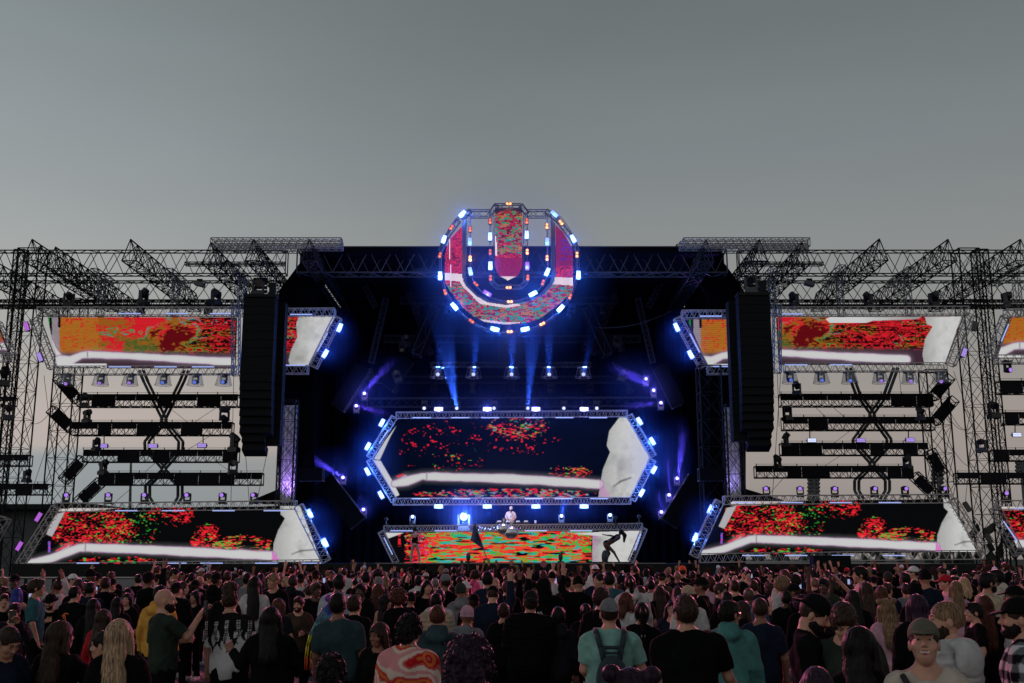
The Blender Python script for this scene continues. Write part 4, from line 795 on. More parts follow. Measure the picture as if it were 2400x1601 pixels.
def slab(label, a, c, w, Y, edge=True):
    A, B_ = P(*a, Y), P(*c, Y); d = B_ - A; t = thing('slanted_truss_panel', label, 'panel', (A + B_) / 2, group='slanted dark panels'); b = MB(); m3 = Matrix.Rotation(-math.atan2(d.z, d.x), 3, 'Y')
    b.box((A + B_) / 2, (d.length, 0.12, w), m3); b.build('panel', PNL, t); b = MB(); truss(b, A + Vector((0, .4, 0)), B_ + Vector((0, .4, 0)), 0.5, w, r=0.025, rl=0.014); b.build('lattice', BW, t)
slab('slanted dark panel low at the left of the stage', (760, 1124), (838, 1226), 0.95, 56.5); slab('slanted dark panel low at the right of the stage', (1634, 1122), (1570, 1226), 0.95, 56.5)
slab('slanted dark panel high at the left of the stage', (790, 955), (850, 860), 0.8, 57.6); slab('slanted dark panel high at the right of the stage', (1590, 950), (1545, 858), 0.8, 57.6)
slab('dark panel hanging below the sign at the left', (975, 830), (1020, 720), 1.0, 60); slab('dark panel hanging below the sign at the right', (1425, 830), (1375, 720), 1.0, 60)
slab('faint dark panel above the hexagonal screen at the left', (905, 905), (955, 840), 0.8, 61.5); slab('faint dark panel above the hexagonal screen at the right', (1500, 905), (1450, 838), 0.8, 61.5)
for i, (a, c) in enumerate((((700, 1112), (755, 1112)), ((1640, 1112), (1695, 1112)))): slab(f'short dark box at the {"left" if i == 0 else "right"} stage side', a, c, 0.6, 54.0)
for i, (x, y) in enumerate(((955, 812), (1440, 812), (935, 895), (1455, 893), (870, 890))):
    mhead(x, y, 60.5, f'unlit lamp in the dark above the hexagonal screen, {["upper left", "upper right", "middle left", "middle right", "far left"][i]} one', 'dark unlit moving lights', 'k', yaw=30 - 12 * i, s=1.2, roll=20 if i % 2 else -20)
# violet light for the fabric columns and the crowd
lamp('SPOT', P(676, 1185, 54.5), (0.45, 0.25, 1.0), 420, to=P(676, 960, 55.1), ang=70, rad=0.2); lamp('SPOT', P(1718, 1175, 54.5), (0.35, 0.28, 0.9), 150, to=P(1718, 960, 55.1), ang=70, rad=0.2)
for x, y, pw, c in ((62, 765, 30000, (1.0, 0.22, 0.34)), (2260, 826, 30000, (1.0, 0.22, 0.34)), (384, 895, 22000, (1.0, 0.18, 0.40)), (2062, 890, 22000, (1.0, 0.18, 0.40))):
    q = P(x, y, 52.9); lamp('SPOT', q, c, pw, to=(q.x * 0.4, 18, 1.5), ang=95, blend=1.0, rad=0.5)
q = P(1200, 735, 51); lamp('SPOT', q, (1.0, 0.62, 0.6), 6500, to=P(1195, 1205, 57), ang=61, blend=1)
# cables and guy wires of the wings
def wire(label, pts, Y, r=0.014, sag=0.0):
    b = MB(); q = [P(x, y, Y) for x, y in pts]; out = []
    for a, c in zip(q[:-1], q[1:]):
        for k in range(8): s = k / 8; p = a.lerp(c, s); p.z -= sag * 4 * s * (1 - s); out.append(p)
    out.append(q[-1])
    for a, c in zip(out[:-1], out[1:]): b.bar(a, c, r, 4)
    o = b.build('cable', CABLE, None, off=q[0], label=label, cat='cable', group='cables of the wings'); o.location = q[0]
wire('thin vertical cable beside the left line array', [(548, 880), (541, 1186)], 55.4); wire('second thin cable beside the left line array', [(561, 880), (585, 1186)], 55.2); wire('guy wire slanting down from below the left array', [(627, 1056), (601, 1182)], 54)
wire('drooping cable left of the second left walkway beam', [(70, 990), (118, 965)], 56.6, sag=0.3); wire('long guy wire from the left upper screen to the ground', [(103, 880), (130, 1100)], 57); wire('guy wire crossing behind the left end of the beams', [(128, 990), (60, 1196)], 58.5)
wire('diagonal wire behind the lowest left beam', [(306, 1146), (262, 1184)], 59.5); wire('drooping cable from the right array to the first beam', [(1806, 925), (1832, 928)], 56, sag=0.1); wire('looping cable right of the right walkway beams', [(2225, 960), (2282, 990)], 56.8, sag=0.7)
wire('second looping cable right of the right beams', [(2222, 975), (2280, 996)], 56.8, sag=0.5); wire('long cable curving down to the far right tower', [(2232, 1050), (2290, 1092)], 56.8, sag=0.4); wire('thin cable falling beside the right line array', [(1830, 875), (1810, 1168)], 55.4)
wire('second cable falling beside the right line array', [(1822, 875), (1826, 1000)], 55.4); wire('guy wire slanting right of the right upper screen', [(2235, 870), (2300, 1050)], 57.3); wire('thin cable behind the right end of the beams', [(2285, 960), (2262, 1180)], 57.5)
wire('diagonal wire under the lowest right beam', [(1835, 1122), (1796, 1166)], 59.5); wire('thin wire running down from the right screen lamps', [(2108, 872), (2112, 925)], 57.7); wire('fine rigging wire over the sign on the right', [(1575, 728), (1400, 768)], 55.2, sag=0.3)
for i, (a, c) in enumerate((((400, 958), (440, 990)), ((505, 957), (455, 990)), ((495, 1020), (440, 1054)), ((510, 1085), (545, 1108)), ((340, 1106), (365, 1084)), ((1950, 952), (1978, 977)), ((1995, 1008), (1955, 1038)), ((1970, 1068), (1930, 1094)), ((1908, 952), (1935, 977)))):
    wire(f'short bracing wire between walkway beams, {["first", "second", "third", "fourth", "fifth", "sixth", "seventh", "eighth", "ninth"][i]} counted from the left end', [a, c], 58.6)

# ------------------------------------------------------------------ far background
o = thing('flood_light_mast', 'slim lamp mast with two glowing lamps far behind the left wing', 'lamp mast', P(305, 1290, 120)); b = MB(); b.bar(Vector((P(305, 1290, 120).x, 120, 0)), P(307, 1084, 120), 0.22, 8, 0.12); b.build('pole', GREY, o)
for x in (299, 313): b = MB(); b.box(P(x, 1083, 120), (0.5, 0.4, 0.2)); b.build('lamp', mat('warm_lamp', (0.8, 0.5, 0.2), emit=(1.0, 0.55, 0.25), est=1.2), o)
def stadium(x, y, Y, lb, rows=6):
    o = thing('stadium_light', lb, 'floodlight mast', Vector((P(x, y, Y).x, Y, 0))); b = MB(); b.bar(Vector((P(x, y, Y).x, Y, 0)), P(x, y, Y), 0.5, 8, 0.3); b.build('mast', GREY, o)
    b = MB()
    for k in range(rows):
        for s in (-1, 1): b.sph(P(x + s * 8.5, y + 5 + k * 9, Y), 0.42, 8, 6, (1.1, 0.8, 0.8)); b.bar(P(x, y + 5 + k * 9, Y), P(x + s * 8, y + 5 + k * 9, Y), 0.06)
    b.build('lamp_rows', GREY, o)
stadium(1907, 1119, 160, 'tall floodlight mast with two columns of lamps behind the right wing'); stadium(2197, 1090, 160, 'floodlight mast with lamp columns near the right lattice tower', 5); stadium(2394, 1080, 160, 'floodlight mast near the right edge of the picture', 4)
o = thing('warehouse', 'low grey building behind the far left tower', 'building', (-62, 110, 0)); b = MB(); b.box((-75, 110, P(0, 1198, 110).z / 2), (70, 12, P(0, 1198, 110).z)); b.build('wall', mat('warehouse_wall', (0.07, 0.075, 0.08), 0.9, var=0.3, nscale=0.5), o); b = MB(); b.box((-75, 109, P(0, 1196, 110).z), (71, 14, 0.5)); b.build('roof', BLACK, o)
for i, (x0, x1, y0, y1) in enumerate(((590, 668, 1172, 1140), (1735, 1835, 1142, 1172))):
    o = thing('side_roof', f'dark sloping tent roof beside the stage on the {"left" if i == 0 else "right"}', 'roof', P(x0, 1175, 60)); b = MB(); b.prism([P(x0, 1176, 60), P(x0, y0, 60), P(x1, y1, 60), P(x1, 1176, 60)], (0, 3, 0)); b.build('roof_panel', BLACK, o)
treeline = MB(); rr = random.Random(5)
for i in range(900):
    x = rr.uniform(-160, 190); y = rr.uniform(150, 190); h = 5.0 + 3.5 * vn2(np.array([x / 12.0]), np.array([1.0]), 3)[0]; z = rr.uniform(0.2, 1) * h; s = rr.uniform(0.7, 1.7); a = rr.uniform(0, 6.28)
    c = Vector((x, y, z)); d1 = Vector((math.cos(a), math.sin(a), rr.uniform(-.6, .6))) * s; d2 = Vector((rr.uniform(-.5, .5), rr.uniform(-.5, .5), 1)) * s; treeline.add([c - d1, c - d2, c + d1, c + d2 * 1.2], [(0, 1, 2, 3)])
treeline.build('treeline', mat('dark_foliage', (0.018, 0.025, 0.018), 0.9), kind='stuff', label='dark far off line of trees beyond the festival ground', cat='trees')

# ------------------------------------------------------------------ things on the stage
t = thing('dj_desk', 'DJ desk behind the LED booth front', 'desk', P(1200, 1236, 56.2)); b = MB(); zt = P(1200, 1229, 56.2).z; b.box((P(1200, 1229, 56.2).x, 56.2, (zt + z_deck) / 2), (3.4, 0.8, zt - z_deck)); b.build('table', HOUS, t)
for i, (x, w, lb) in enumerate(((1170, 0.42, 'leftmost'), (1190, 0.34, 'middle left'), (1214, 0.40, 'middle right'), (1233, 0.4, 'rightmost'))):
    q = P(x, 1227, 56.0); t = thing('dj_player', f'{lb} of the DJ players on the desk', 'DJ player', q, group='players on the DJ desk'); b = MB(); b.box(q, (w, 0.4, 0.1)); b.build('body', HOUS, t); b = MB(); b.bar(q + Vector((0, -0.02, 0.05)), q + Vector((0, -0.02, 0.075)), w * 0.33, 14); b.build('platter', ALUD, t); b = MB(); b.box(q + Vector((0, 0.12, 0.1)), (w * 0.5, 0.03, 0.1), Matrix.Rotation(-0.4, 3, 'X')); b.build('display', em('display', (0.25, 0.3, 0.4)), t)
q = P(1255, 1224, 56.0); b = MB(); b.bar(q - Vector((0, 0, .06)), q + Vector((0, 0, .09)), 0.045, 12, 0.055); b.build('cup', mat('white_cup', (0.7, 0.7, 0.7), 0.5), None, off=q, label='white cup on the right end of the DJ desk', cat='cup').location = q
FOIL = mat('crinkled_foil', (0.5, 0.52, 0.55), 0.25, 0.9, bump=1.0, nscale=9)
for i, (x, y, r) in enumerate(((1180, 1240, 0.34), (1198, 1248, 0.38))):
    q = P(x, y, 54.3); b = MB(); b.sph(q, r, 16, 10, (1, 0.6, 0.85)); b.add([q + Vector((0, 0, .2)), q + Vector((-.06, 0, .55)), q + Vector((.08, 0, .5))], [(0, 1, 2)]); b.build('foil_balloon', FOIL, None, off=q, smooth=True, label=f'crinkled silver balloon tied to the booth front, the {"upper left" if i == 0 else "lower right"} one', cat='balloon').location = q
for i, (x, y) in enumerate(((1097.5, 1310), (1314, 1310), (1418, 1308))):
    q = P(x, 1320, 53.6); t = thing('flame_jet', f'black upright {"flame jet" if i < 2 else "box"} on the stage edge, {["left of the flag", "right of the middle", "beside the bending dancer"][i]}', 'effect machine', q); b = MB(); b.sph(q + Vector((0, 0, .3)), 0.11 if i < 2 else 0.17, 12, 8, (1, .8, 2)); b.build('hood', HOUS, t, smooth=True); b = MB(); b.box(q + Vector((0, 0, .05)), (0.3, 0.3, 0.1)); b.build('foot', HOUS, t)
for i, (x, y) in enumerate(((905, 1218), (965, 1225), (1443, 1215), (1498, 1212))):
    q = P(x, y + 12, 54.8); t = thing('small_lamp', f'small dark lamp on top of the booth truss, {["far left", "left", "right", "far right"][i]}', 'lamp', q); b = MB(); b.sph(q + Vector((0, 0, .28)), .1, 10, 6); b.build('head', HOUS, t); b = MB(); b.bar(q, q + Vector((0, 0, .2)), .03); b.box(q, (.2, .2, .05)); b.build('stand', HOUS, t)
for i, (x0, x1) in enumerate(((425, 478), (1905, 1990))):
    q = P((x0 + x1) / 2, 1346, 51); t = thing('loudspeaker', f'black loudspeaker stack in front of the {"left" if i == 0 else "right"} lower screen', 'loudspeaker', q); w = (x1 - x0) * 51 / F; b = MB(); z1 = P(450, 1322 if i == 0 else 1302, 51).z; b.box((q.x, 51, z1 / 2), (w, 0.7, z1)); b.build('cabinet', CAB, t); b = MB(); b.box((q.x, 50.64, z1 - .3), (w * .92, .02, .5)); b.build('grille', GRIL, t)
q = P(484, 1332, 50.8); t = thing('loudspeaker', 'small pale loudspeaker beside the black stack at the left', 'loudspeaker', q); b = MB(); b.box(q, (.2, .3, .45)); b.build('cabinet', mat('pale_cabinet', (.35, .34, .36), .6), t); b = MB()
for k in (-.1, .1): b.bar(q + Vector((0, -.14, k)), q + Vector((0, -.165, k)), .06, 12)
b.build('driver', BLACK, t)
# flag on a pole
pole_b, pole_t = P(1158, 1345, 47), P(1112, 1222, 47)
t = thing('flag', 'dark flag hanging from a leaning pole above the crowd', 'flag', pole_b); b = MB(); b.bar(pole_b - Vector((0, 0, .3)), pole_t, 0.018, 6); b.build('pole', ALUD, t)
V = []; Fc = []; n1, n2 = 14, 10; tl, tr_, bl, br_ = P(1112, 1226, 47), P(1116, 1238, 47), P(1102, 1268, 47), P(1136, 1288, 47)
for i in range(n1 + 1):
    for j in range(n2 + 1):
        u, v = j / n2, i / n1; p = (tl.lerp(tr_, u)).lerp(bl.lerp(br_, u), v); V.append(p + Vector((0, 0.10 * math.sin(u * 9 + v * 3) * v, 0.03 * math.sin(v * 7 + u * 4))) - pole_b)
for i in range(n1):
    for j in range(n2): k = i * (n2 + 1) + j; Fc.append((k, k + 1, k + n2 + 2, k + n2 + 1))
fm = mat('flag_cloth', (0.045, 0.05, 0.14), 0.8, var=0.8, nscale=4)
me = mkmesh('cloth', V, Fc, smooth=True, mats=[fm]); link('cloth', me, t)
# ------------------------------------------------------------------ people: bodies, clothes and hair grown from distance fields
class Fld:
    def __init__(s, lo, hi, h):
        s.lo = np.array(lo, float); s.h = h; s.n = np.ceil((np.array(hi) - s.lo) / h).astype(int) + 1; s.D = np.ones(tuple(s.n), dtype=np.float32)
    def sub(s, lo, hi):
        a = np.clip(np.floor((np.array(lo) - s.lo) / s.h).astype(int), 0, s.n); b_ = np.clip(np.ceil((np.array(hi) - s.lo) / s.h).astype(int) + 1, 0, s.n)
        if np.any(b_ - a < 1): return None
        sl_ = tuple(slice(i, j) for i, j in zip(a, b_)); ax = [s.lo[i] + s.h * np.arange(a[i], b_[i]) for i in range(3)]
        return sl_, ax[0][:, None, None], ax[1][None, :, None], ax[2][None, None, :]
    def _mix(s, sl_, d, k, neg):
        o = s.D[sl_]
        if neg: o = -o
        if k > 0: hh = np.clip(k - np.abs(o - d), 0, None) / k; r = np.minimum(o, d) - hh * hh * k * 0.25
        else: r = np.minimum(o, d)
        s.D[sl_] = -r if neg else r
    def cap(s, a, b, ra, rb, k=0.02, sy=1.0, flat=False, neg=False):
        a = np.array(a, float); b = np.array(b, float); m = max(ra, rb) + k + 3 * s.h; m = max(m, m * sy)
        q = s.sub(np.minimum(a, b) - m, np.maximum(a, b) + m)
        if q is None: return s
        sl_, X, Y, Z = q; d = b - a; L2 = max(float(d @ d), 1e-9); X = X - a[0]; Y = Y - a[1]; Z = Z - a[2]
        tt = (X * d[0] + Y * d[1] + Z * d[2]) / L2; t = np.clip(tt, 0, 1)
        dist = np.sqrt((X - t * d[0]) ** 2 + ((Y - t * d[1]) / sy) ** 2 + (Z - t * d[2]) ** 2) - (ra + (rb - ra) * t); dist = dist * min(1, sy)
        if flat: dist = np.maximum(dist, (tt - 1) * math.sqrt(L2))
        s._mix(sl_, dist.astype(np.float32), k, neg); return s
    def ell(s, c, r, k=0.02, neg=False, M=None):
        c = np.array(c, float); r = np.array(r, float); m = r.max() + k + 3 * s.h; q = s.sub(c - m, c + m)
        if q is None: return s
        sl_, X, Y, Z = q; X = X - c[0]; Y = Y - c[1]; Z = Z - c[2]
        if M is not None: X, Y, Z = (M[0][0] * X + M[0][1] * Y + M[0][2] * Z, M[1][0] * X + M[1][1] * Y + M[1][2] * Z, M[2][0] * X + M[2][1] * Y + M[2][2] * Z)
        k0 = np.sqrt((X / r[0]) ** 2 + (Y / r[1]) ** 2 + (Z / r[2]) ** 2); k1 = np.sqrt((X / r[0] ** 2) ** 2 + (Y / r[1] ** 2) ** 2 + (Z / r[2] ** 2) ** 2) + 1e-6
        s._mix(sl_, (k0 * (k0 - 1) / k1).astype(np.float32), k, neg); return s
    def XYZ(s): return [s.lo[i] + s.h * np.arange(s.n[i]).reshape([-1 if j == i else 1 for j in range(3)]) for i in range(3)]
    def mesh(s, adapt=0.0):
        g_ = vdb.FloatGrid(background=1.0); g_.copyFromArray(np.minimum(s.D, 1.0).astype(np.float32) / s.h); g_.transform = vdb.createLinearTransform(voxelSize=1.0)
        pts, tris, quads = g_.convertToPolygons(0.0, adapt)
        V = pts.astype(float) * s.h + s.lo; Fs = [q[::-1] for q in quads.tolist()] + [q[::-1] for q in tris.tolist()]
        return V, Fs
def rotm(ax, deg): return np.array(Matrix.Rotation(R(deg), 3, ax))

# joint positions of a 1.75 m figure looking along +Y
def pose(name):
    arms = {'rest': [((.235, -.01, 1.15), (.245, .07, .92)), ((-.235, -.01, 1.15), (-.245, .07, .92))],
            'hold': [((.235, .0, 1.16), (.13, .22, 1.20)), ((-.235, .0, 1.16), (-.12, .23, 1.17))],
            'up': [((.26, .06, 1.58), (.25, .10, 1.84)), ((-.235, .0, 1.15), (-.22, .08, .92))],
            'upl': [((.235, -.01, 1.15), (.245, .07, .92)), ((-.27, .06, 1.56), (-.23, .12, 1.80))],
            'phone': [((.27, .14, 1.27), (.16, .34, 1.50)), ((-.235, .0, 1.16), (-.1, .24, 1.22))],
            'phonel': [((.235, .0, 1.16), (.1, .24, 1.22)), ((-.27, .14, 1.30), (-.17, .34, 1.53))],
            'both': [((.29, .05, 1.55), (.22, .1, 1.80)), ((-.29, .05, 1.55), (-.24, .1, 1.80))],
            'wide': [((.30, .03, 1.15), (.40, .10, 1.0)), ((-.235, .0, 1.15), (-.15, .18, 1.02))],
            'wrap': [((.24, .08, 1.2), (.02, .22, 1.3)), ((-.3, .02, 1.2), (-.42, .14, 1.32))],
            'dj': [((.25, .04, 1.16), (.14, .26, 1.02)), ((-.25, .04, 1.16), (-.12, .27, 1.02))]}[name]
    return arms
def headM(hd):
    # head turned (yaw) and tilted (pitch) about the base of the skull
    yaw, pit = hd; return rotm('Z', yaw) @ rotm('X', -pit)
PIV = np.array((0, -.01, 1.53))
def hp(hd, p): return tuple(PIV + headM(hd) @ (np.array(p, float) - PIV))

def body_mesh(pz, hd, lod, heavy=1.0, fem=False, beard=False):
    h = (0.012, 0.017, 0.028)[lod]; hh = (0.0055, 0.009, 0.016)[lod]; wv = heavy
    f = Fld((-.62, -.32, -.02), (.62, .5, 1.96), h); hp_ = 1.0 if not fem else .95
    f.ell((0, 0, 1.27), (.165 * wv * hp_, .115 * wv, .21), .03).ell((0, .01 * wv, 1.08), (.145 * wv * hp_, .105 * wv, .18), .05).ell((0, -.01, .94), (.165 * wv, .12 * wv, .14), .05)
    sw = .138 * wv * hp_; f.cap((-sw, -.01, 1.415), (sw, -.01, 1.415), .06, .06, .04).cap((0, -.02, 1.42), (0, -.01, 1.57), .058 * (1 + .5 * (wv - 1)) * hp_, .054 * hp_, .05)
    for s in (-1, 1):
        f.cap((0, -.025, 1.50), (s * sw, -.02, 1.43), .045, .045, .04)
        f.cap((s * .09, 0, .9), (s * .105, .015, .49), .085 * wv, .054, .04).cap((s * .105, .015, .49), (s * .11, -.02, .09), .056, .036, .02).cap((s * .11, -.03, .05), (s * .13, .13, .03), .042, .036, .02)
    arms = pose(pz)
    for s, (el, wr) in zip((1, -1), arms): f.cap((s * .166 * wv * hp_, -.01, 1.41), el, .053 * hp_, .040 * hp_, .03).cap(el, wr, .041 * hp_, .026, .015)
    X, Y, Z = f.XYZ()
    V, Fs = f.mesh(0.0); Vs = [V]; Fa = list(Fs)
    def addm(V2, F2):
        k = sum(len(v) for v in Vs); Vs.append(V2); Fa.extend([[i + k for i in q] for q in F2])
    # head with features
    g_ = Fld((-.125, -.15, 1.42), (.125, .17, 1.80), hh); jw = 1.0 if not fem else .9
    g_.ell((0, -.015, 1.665), (.077, .099, .094), 0).ell((0, .03, 1.60), (.059 * jw, .07, .078), .04).ell((0, .062, 1.555), (.034 * jw, .034, .026), .03)
    g_.cap((0, -.02, 1.40), (0, -.012, 1.60), .054 * hp_, .048 * hp_, .03)
    for s in (-1, 1):
        g_.ell((s * .04, .062, 1.615), (.024, .024, .022), .02)               # cheek
        g_.ell((s * .079, -.008, 1.632), (.010, .019, .031), .006)             # ear
        if lod < 2:
            g_.ell((s * .032, .093, 1.655), (.021, .017, .013), .012, neg=True)   # eye socket
            g_.ell((s * .031, .074, 1.654), (.0145, .0145, .0145), .002); g_.cap((s * .018, .0865, 1.6655), (s * .044, .082, 1.6645), .0058, .0058, .003); g_.cap((s * .021, .085, 1.6435), (s * .042, .081, 1.6445), .0045, .0045, .003)
            g_.cap((s * .012, .089, 1.675), (s * .05, .076, 1.678), .008, .006, .010)
    g_.cap((0, .088, 1.662), (0, .113, 1.622), .008, .013, .010).ell((.011, .101, 1.616), (.009, .010, .008), .006).ell((-.011, .101, 1.616), (.009, .010, .008), .006)
    g_.cap((-.019, .0945, 1.589), (.019, .0945, 1.589), .0075, .0075, .006).cap((-.016, .0935, 1.576), (.016, .0935, 1.576), .0085, .0085, .006)
    if lod < 2: g_.cap((-.024, .1035, 1.5825), (.024, .1035, 1.5825), .0035, .0035, .003, neg=True)
    V2, F2 = g_.mesh(0.0)
    w = np.clip((V2[:, 2] - 1.49) / .05, 0, 1)[:, None]; V3 = PIV + (V2 - PIV) @ headM(hd).T; V2 = V2 * (1 - w) + V3 * w
    addm(V2, F2)
    # hands
    for s, (el, wr) in zip((1, -1), arms):
        if lod == 2 and pz in ('rest', 'hold'): kk = 0.018
        else: kk = (.0045, .006, .009)[lod]
        d = np.array(wr) - np.array(el); d /= np.linalg.norm(d); raised = wr[2] > 1.45
        side = np.cross(d, (0, 1, 0) if abs(d[1]) < .9 else (0, 0, 1)); side /= np.linalg.norm(side); nrm = np.cross(side, d); side = side * s
        w0 = np.array(wr, float); c = w0 + d * .05; G = Fld(c - .15, c + .17, kk)
        G.cap(tuple(np.array(el) * .35 + w0 * .65), tuple(w0), .033, .027, .01)
        for i in range(4):
            o = (i - 1.5) * .020; G.cap(tuple(w0 + side * o * .6), tuple(w0 + d * .085 + side * o), .017, .014, .014)
        curl = {'up': (.95, .3, .3, .95), 'upl': (1, .95, .3, .3), 'both': (.9, .9, .85, .8), 'phone': (.5, .5, .45, .4), 'phonel': (.5, .5, .45, .4)}.get(pz, (.75, .7, .65, .6))
        for i in range(4):
            o = (i - 1.5) * .021; ln = (.068, .078, .072, .056)[i]; b0 = w0 + d * .088 + side * o; st_ = curl[i] if (raised or 'phone' in pz) else (.8, .75, .72, .7)[i]
            a1 = (1 - st_) * 1.5; m1 = b0 + (d * math.cos(a1 * .6) + nrm * math.sin(a1 * .6)) * ln * .55 + side * o * .15; m2 = m1 + (d * math.cos(a1 * 1.7) + nrm * math.sin(a1 * 1.7)) * ln * .5
            G.cap(tuple(b0), tuple(m1), .0105, .0098, .004).cap(tuple(m1), tuple(m2), .0098, .0085, .003)
        tb = w0 + d * .03 - side * .026; t1 = tb + d * .035 - side * .022 + nrm * .012; t2 = t1 + d * .03 - side * .004 + nrm * .01; G.cap(tuple(tb), tuple(t1), .014, .012, .008).cap(tuple(t1), tuple(t2), .0115, .0095, .004)
        addm(*G.mesh(0.0))
    return np.concatenate(Vs), Fa

def top_mesh(kind, pz, lod, heavy=1.0, fem=False, seed=0):
    """tee, long, hoodie, puffer, jacket, tank, dress"""
    h = (0.010, 0.017, 0.028)[lod]; wv = heavy; hp_ = 1.0 if not fem else .95
    e = {'tee': .015, 'long': .017, 'hoodie': .028, 'puffer': .038, 'jacket': .025, 'tank': .008, 'shirt': .020}[kind]
    f = Fld((-.66, -.36, .70), (.66, .54, 1.96), h); loose = 0 if kind == 'tank' else .018
    f.ell((0, 0, 1.27), (.165 * wv * hp_ + e, .115 * wv + e, .22 + e * .4), .03).ell((0, .01 * wv, 1.08), (.145 * wv * hp_ + e + loose, .105 * wv + e + loose, .20), .06).ell((0, -.01, .93), (.165 * wv + e * .8, .12 * wv + e * .9, .17), .06)
    sw = .138 * wv * hp_
    if kind != 'tank':
        f.cap((-sw, -.01, 1.415), (sw, -.01, 1.415), .06 + e * .75, .06 + e * .75, .04)
        for s in (-1, 1): f.cap((0, -.03, 1.48), (s * sw, -.02, 1.42), .047 + e * .6 + .02 * (wv - 1), .05 + e * .7 + .05 * (wv - 1), .04)
        for s, (el, wr) in zip((1, -1), pose(pz)):
            sh = np.array((s * .166 * wv * hp_, -.01, 1.41)); el = np.array(el); wr = np.array(wr)
            if kind in ('tee', 'shirt'): f.cap(tuple(sh), tuple(sh + (el - sh) * (.78 if kind == 'tee' else .92)), .055 + e, .054 + e * .95, .03, flat=True)
            else: f.cap(tuple(sh), tuple(el), .053 + e, .044 + e, .03).cap(tuple(el), tuple(el + (wr - el) * .95), .044 + e, .030 + e * .75, .015, flat=True)
    else:
        for s in (-1, 1): f.cap((s * .09, .05, 1.36), (s * .085, -.06, 1.40), .02, .02, .02); 
    if kind == 'hoodie': f.ell((0, -.115, 1.46), (.125, .07, .075), .03).ell((0, -.09, 1.53), (.105, .06, .045), .03)
    if kind in ('puffer', 'jacket', 'shirt'): f.cap((0, -.02, 1.45), (0, -.012, 1.50 if kind == 'shirt' else 1.525), .085, .078, .02, flat=True)
    X, Y, Z = f.XYZ(); a = {0: 1.35, 1: 1.3, 2: 1.0}[lod]
    if kind == 'puffer': f.D += (.010 * np.abs(np.sin(Z * 52)) ** .6 - .006).astype(np.float32)
    wr_ = vn3(X * 9 + seed, Y * 9, Z * 6 + seed) * .020 + vn3(X * 22 + Z * 9, Y * 22 + seed, Z * 13 - X * 8) * .013
    f.D += (wr_ * a * (1.0 if kind not in ('tank', 'puffer') else .4)).astype(np.float32)
    hem = {'tee': .86, 'shirt': .82, 'long': .86, 'hoodie': .86, 'puffer': .84, 'jacket': .82, 'tank': .98}[kind]
    f.D = np.maximum(f.D, np.broadcast_to(hem + .01 * np.sin(X * 14) - Z, f.D.shape)).astype(np.float32)
    if kind == 'tank': f.D = np.maximum(f.D, np.broadcast_to(Z - 1.41, f.D.shape)).astype(np.float32)
    f.cap((0, .0 if kind != 'tank' else .03, 1.40 if kind == 'tank' else 1.47), (0, .02, 1.66), .074 if kind != 'tank' else .09, .085, .008, neg=True)
    return f.mesh(0.0)
def pants_mesh(lod, heavy=1.0):
    h = (0.02, 0.024, 0.034)[lod]; f = Fld((-.3, -.25, .02), (.3, .25, 1.06), h); f.ell((0, -.01, .92), (.175 * heavy, .13 * heavy, .15), .04)
    for s in (-1, 1): f.cap((s * .09, 0, .88), (s * .105, .015, .49), .097 * heavy, .072, .03).cap((s * .105, .015, .49), (s * .11, -.02, .08), .07, .062, .02, flat=True)
    return f.mesh(0.0)

def fuzz(V, Fs, kind, seed):
    # fine loose hairs standing off the surface so that its edge breaks up
    q = np.array([f if len(f) == 4 else list(f) + [f[2]] for f in Fs]); c = V[q].mean(1); nrm = np.cross(V[q[:, 2]] - V[q[:, 0]], V[q[:, 3]] - V[q[:, 1]]); ln = np.linalg.norm(nrm, axis=1) + 1e-9; nrm /= ln[:, None]
    rs = np.random.RandomState(5 + seed); big = kind in ('afro', 'messy', 'tall', 'twin'); n = {'afro': 6000, 'messy': 6000, 'tall': 5000, 'long': 5000, 'vlong': 6000, 'buzz': 1800}.get(kind, 3500)
    i = rs.choice(len(q), n, p=ln / ln.sum()); p = c[i]; d = nrm[i] * (1.0 if big else .35) + rs.normal(0, .35, (n, 3)); 
    if kind in ('long', 'vlong', 'bob', 'pony', 'braids'): d[:, 2] -= 2.0; L_ = rs.uniform(.03, .10, n)
    elif kind == 'buzz': L_ = rs.uniform(.003, .006, n)
    elif big: L_ = rs.uniform(.010, .028, n)
    else: d[:, 2] -= .5; L_ = rs.uniform(.010, .024, n)
    d /= np.linalg.norm(d, axis=1)[:, None]; sd = np.cross(d, rs.normal(0, 1, (n, 3))); sd /= np.linalg.norm(sd, axis=1)[:, None] + 1e-9; w = rs.uniform(.0006, .0012, n)[:, None]; curl = rs.normal(0, .006 if big else .003, (n, 3))
    mid = p + d * (L_ * .55)[:, None] + curl; tip = p + d * L_[:, None]; k = len(V); W_ = np.stack([p - sd * w, p + sd * w, mid + sd * w * .8, tip, mid - sd * w * .8], 1).reshape(-1, 3)
    return np.concatenate([V, W_]), Fs + [[k + 5 * j + m for m in (0, 1, 2, 3, 4)] for j in range(n)]
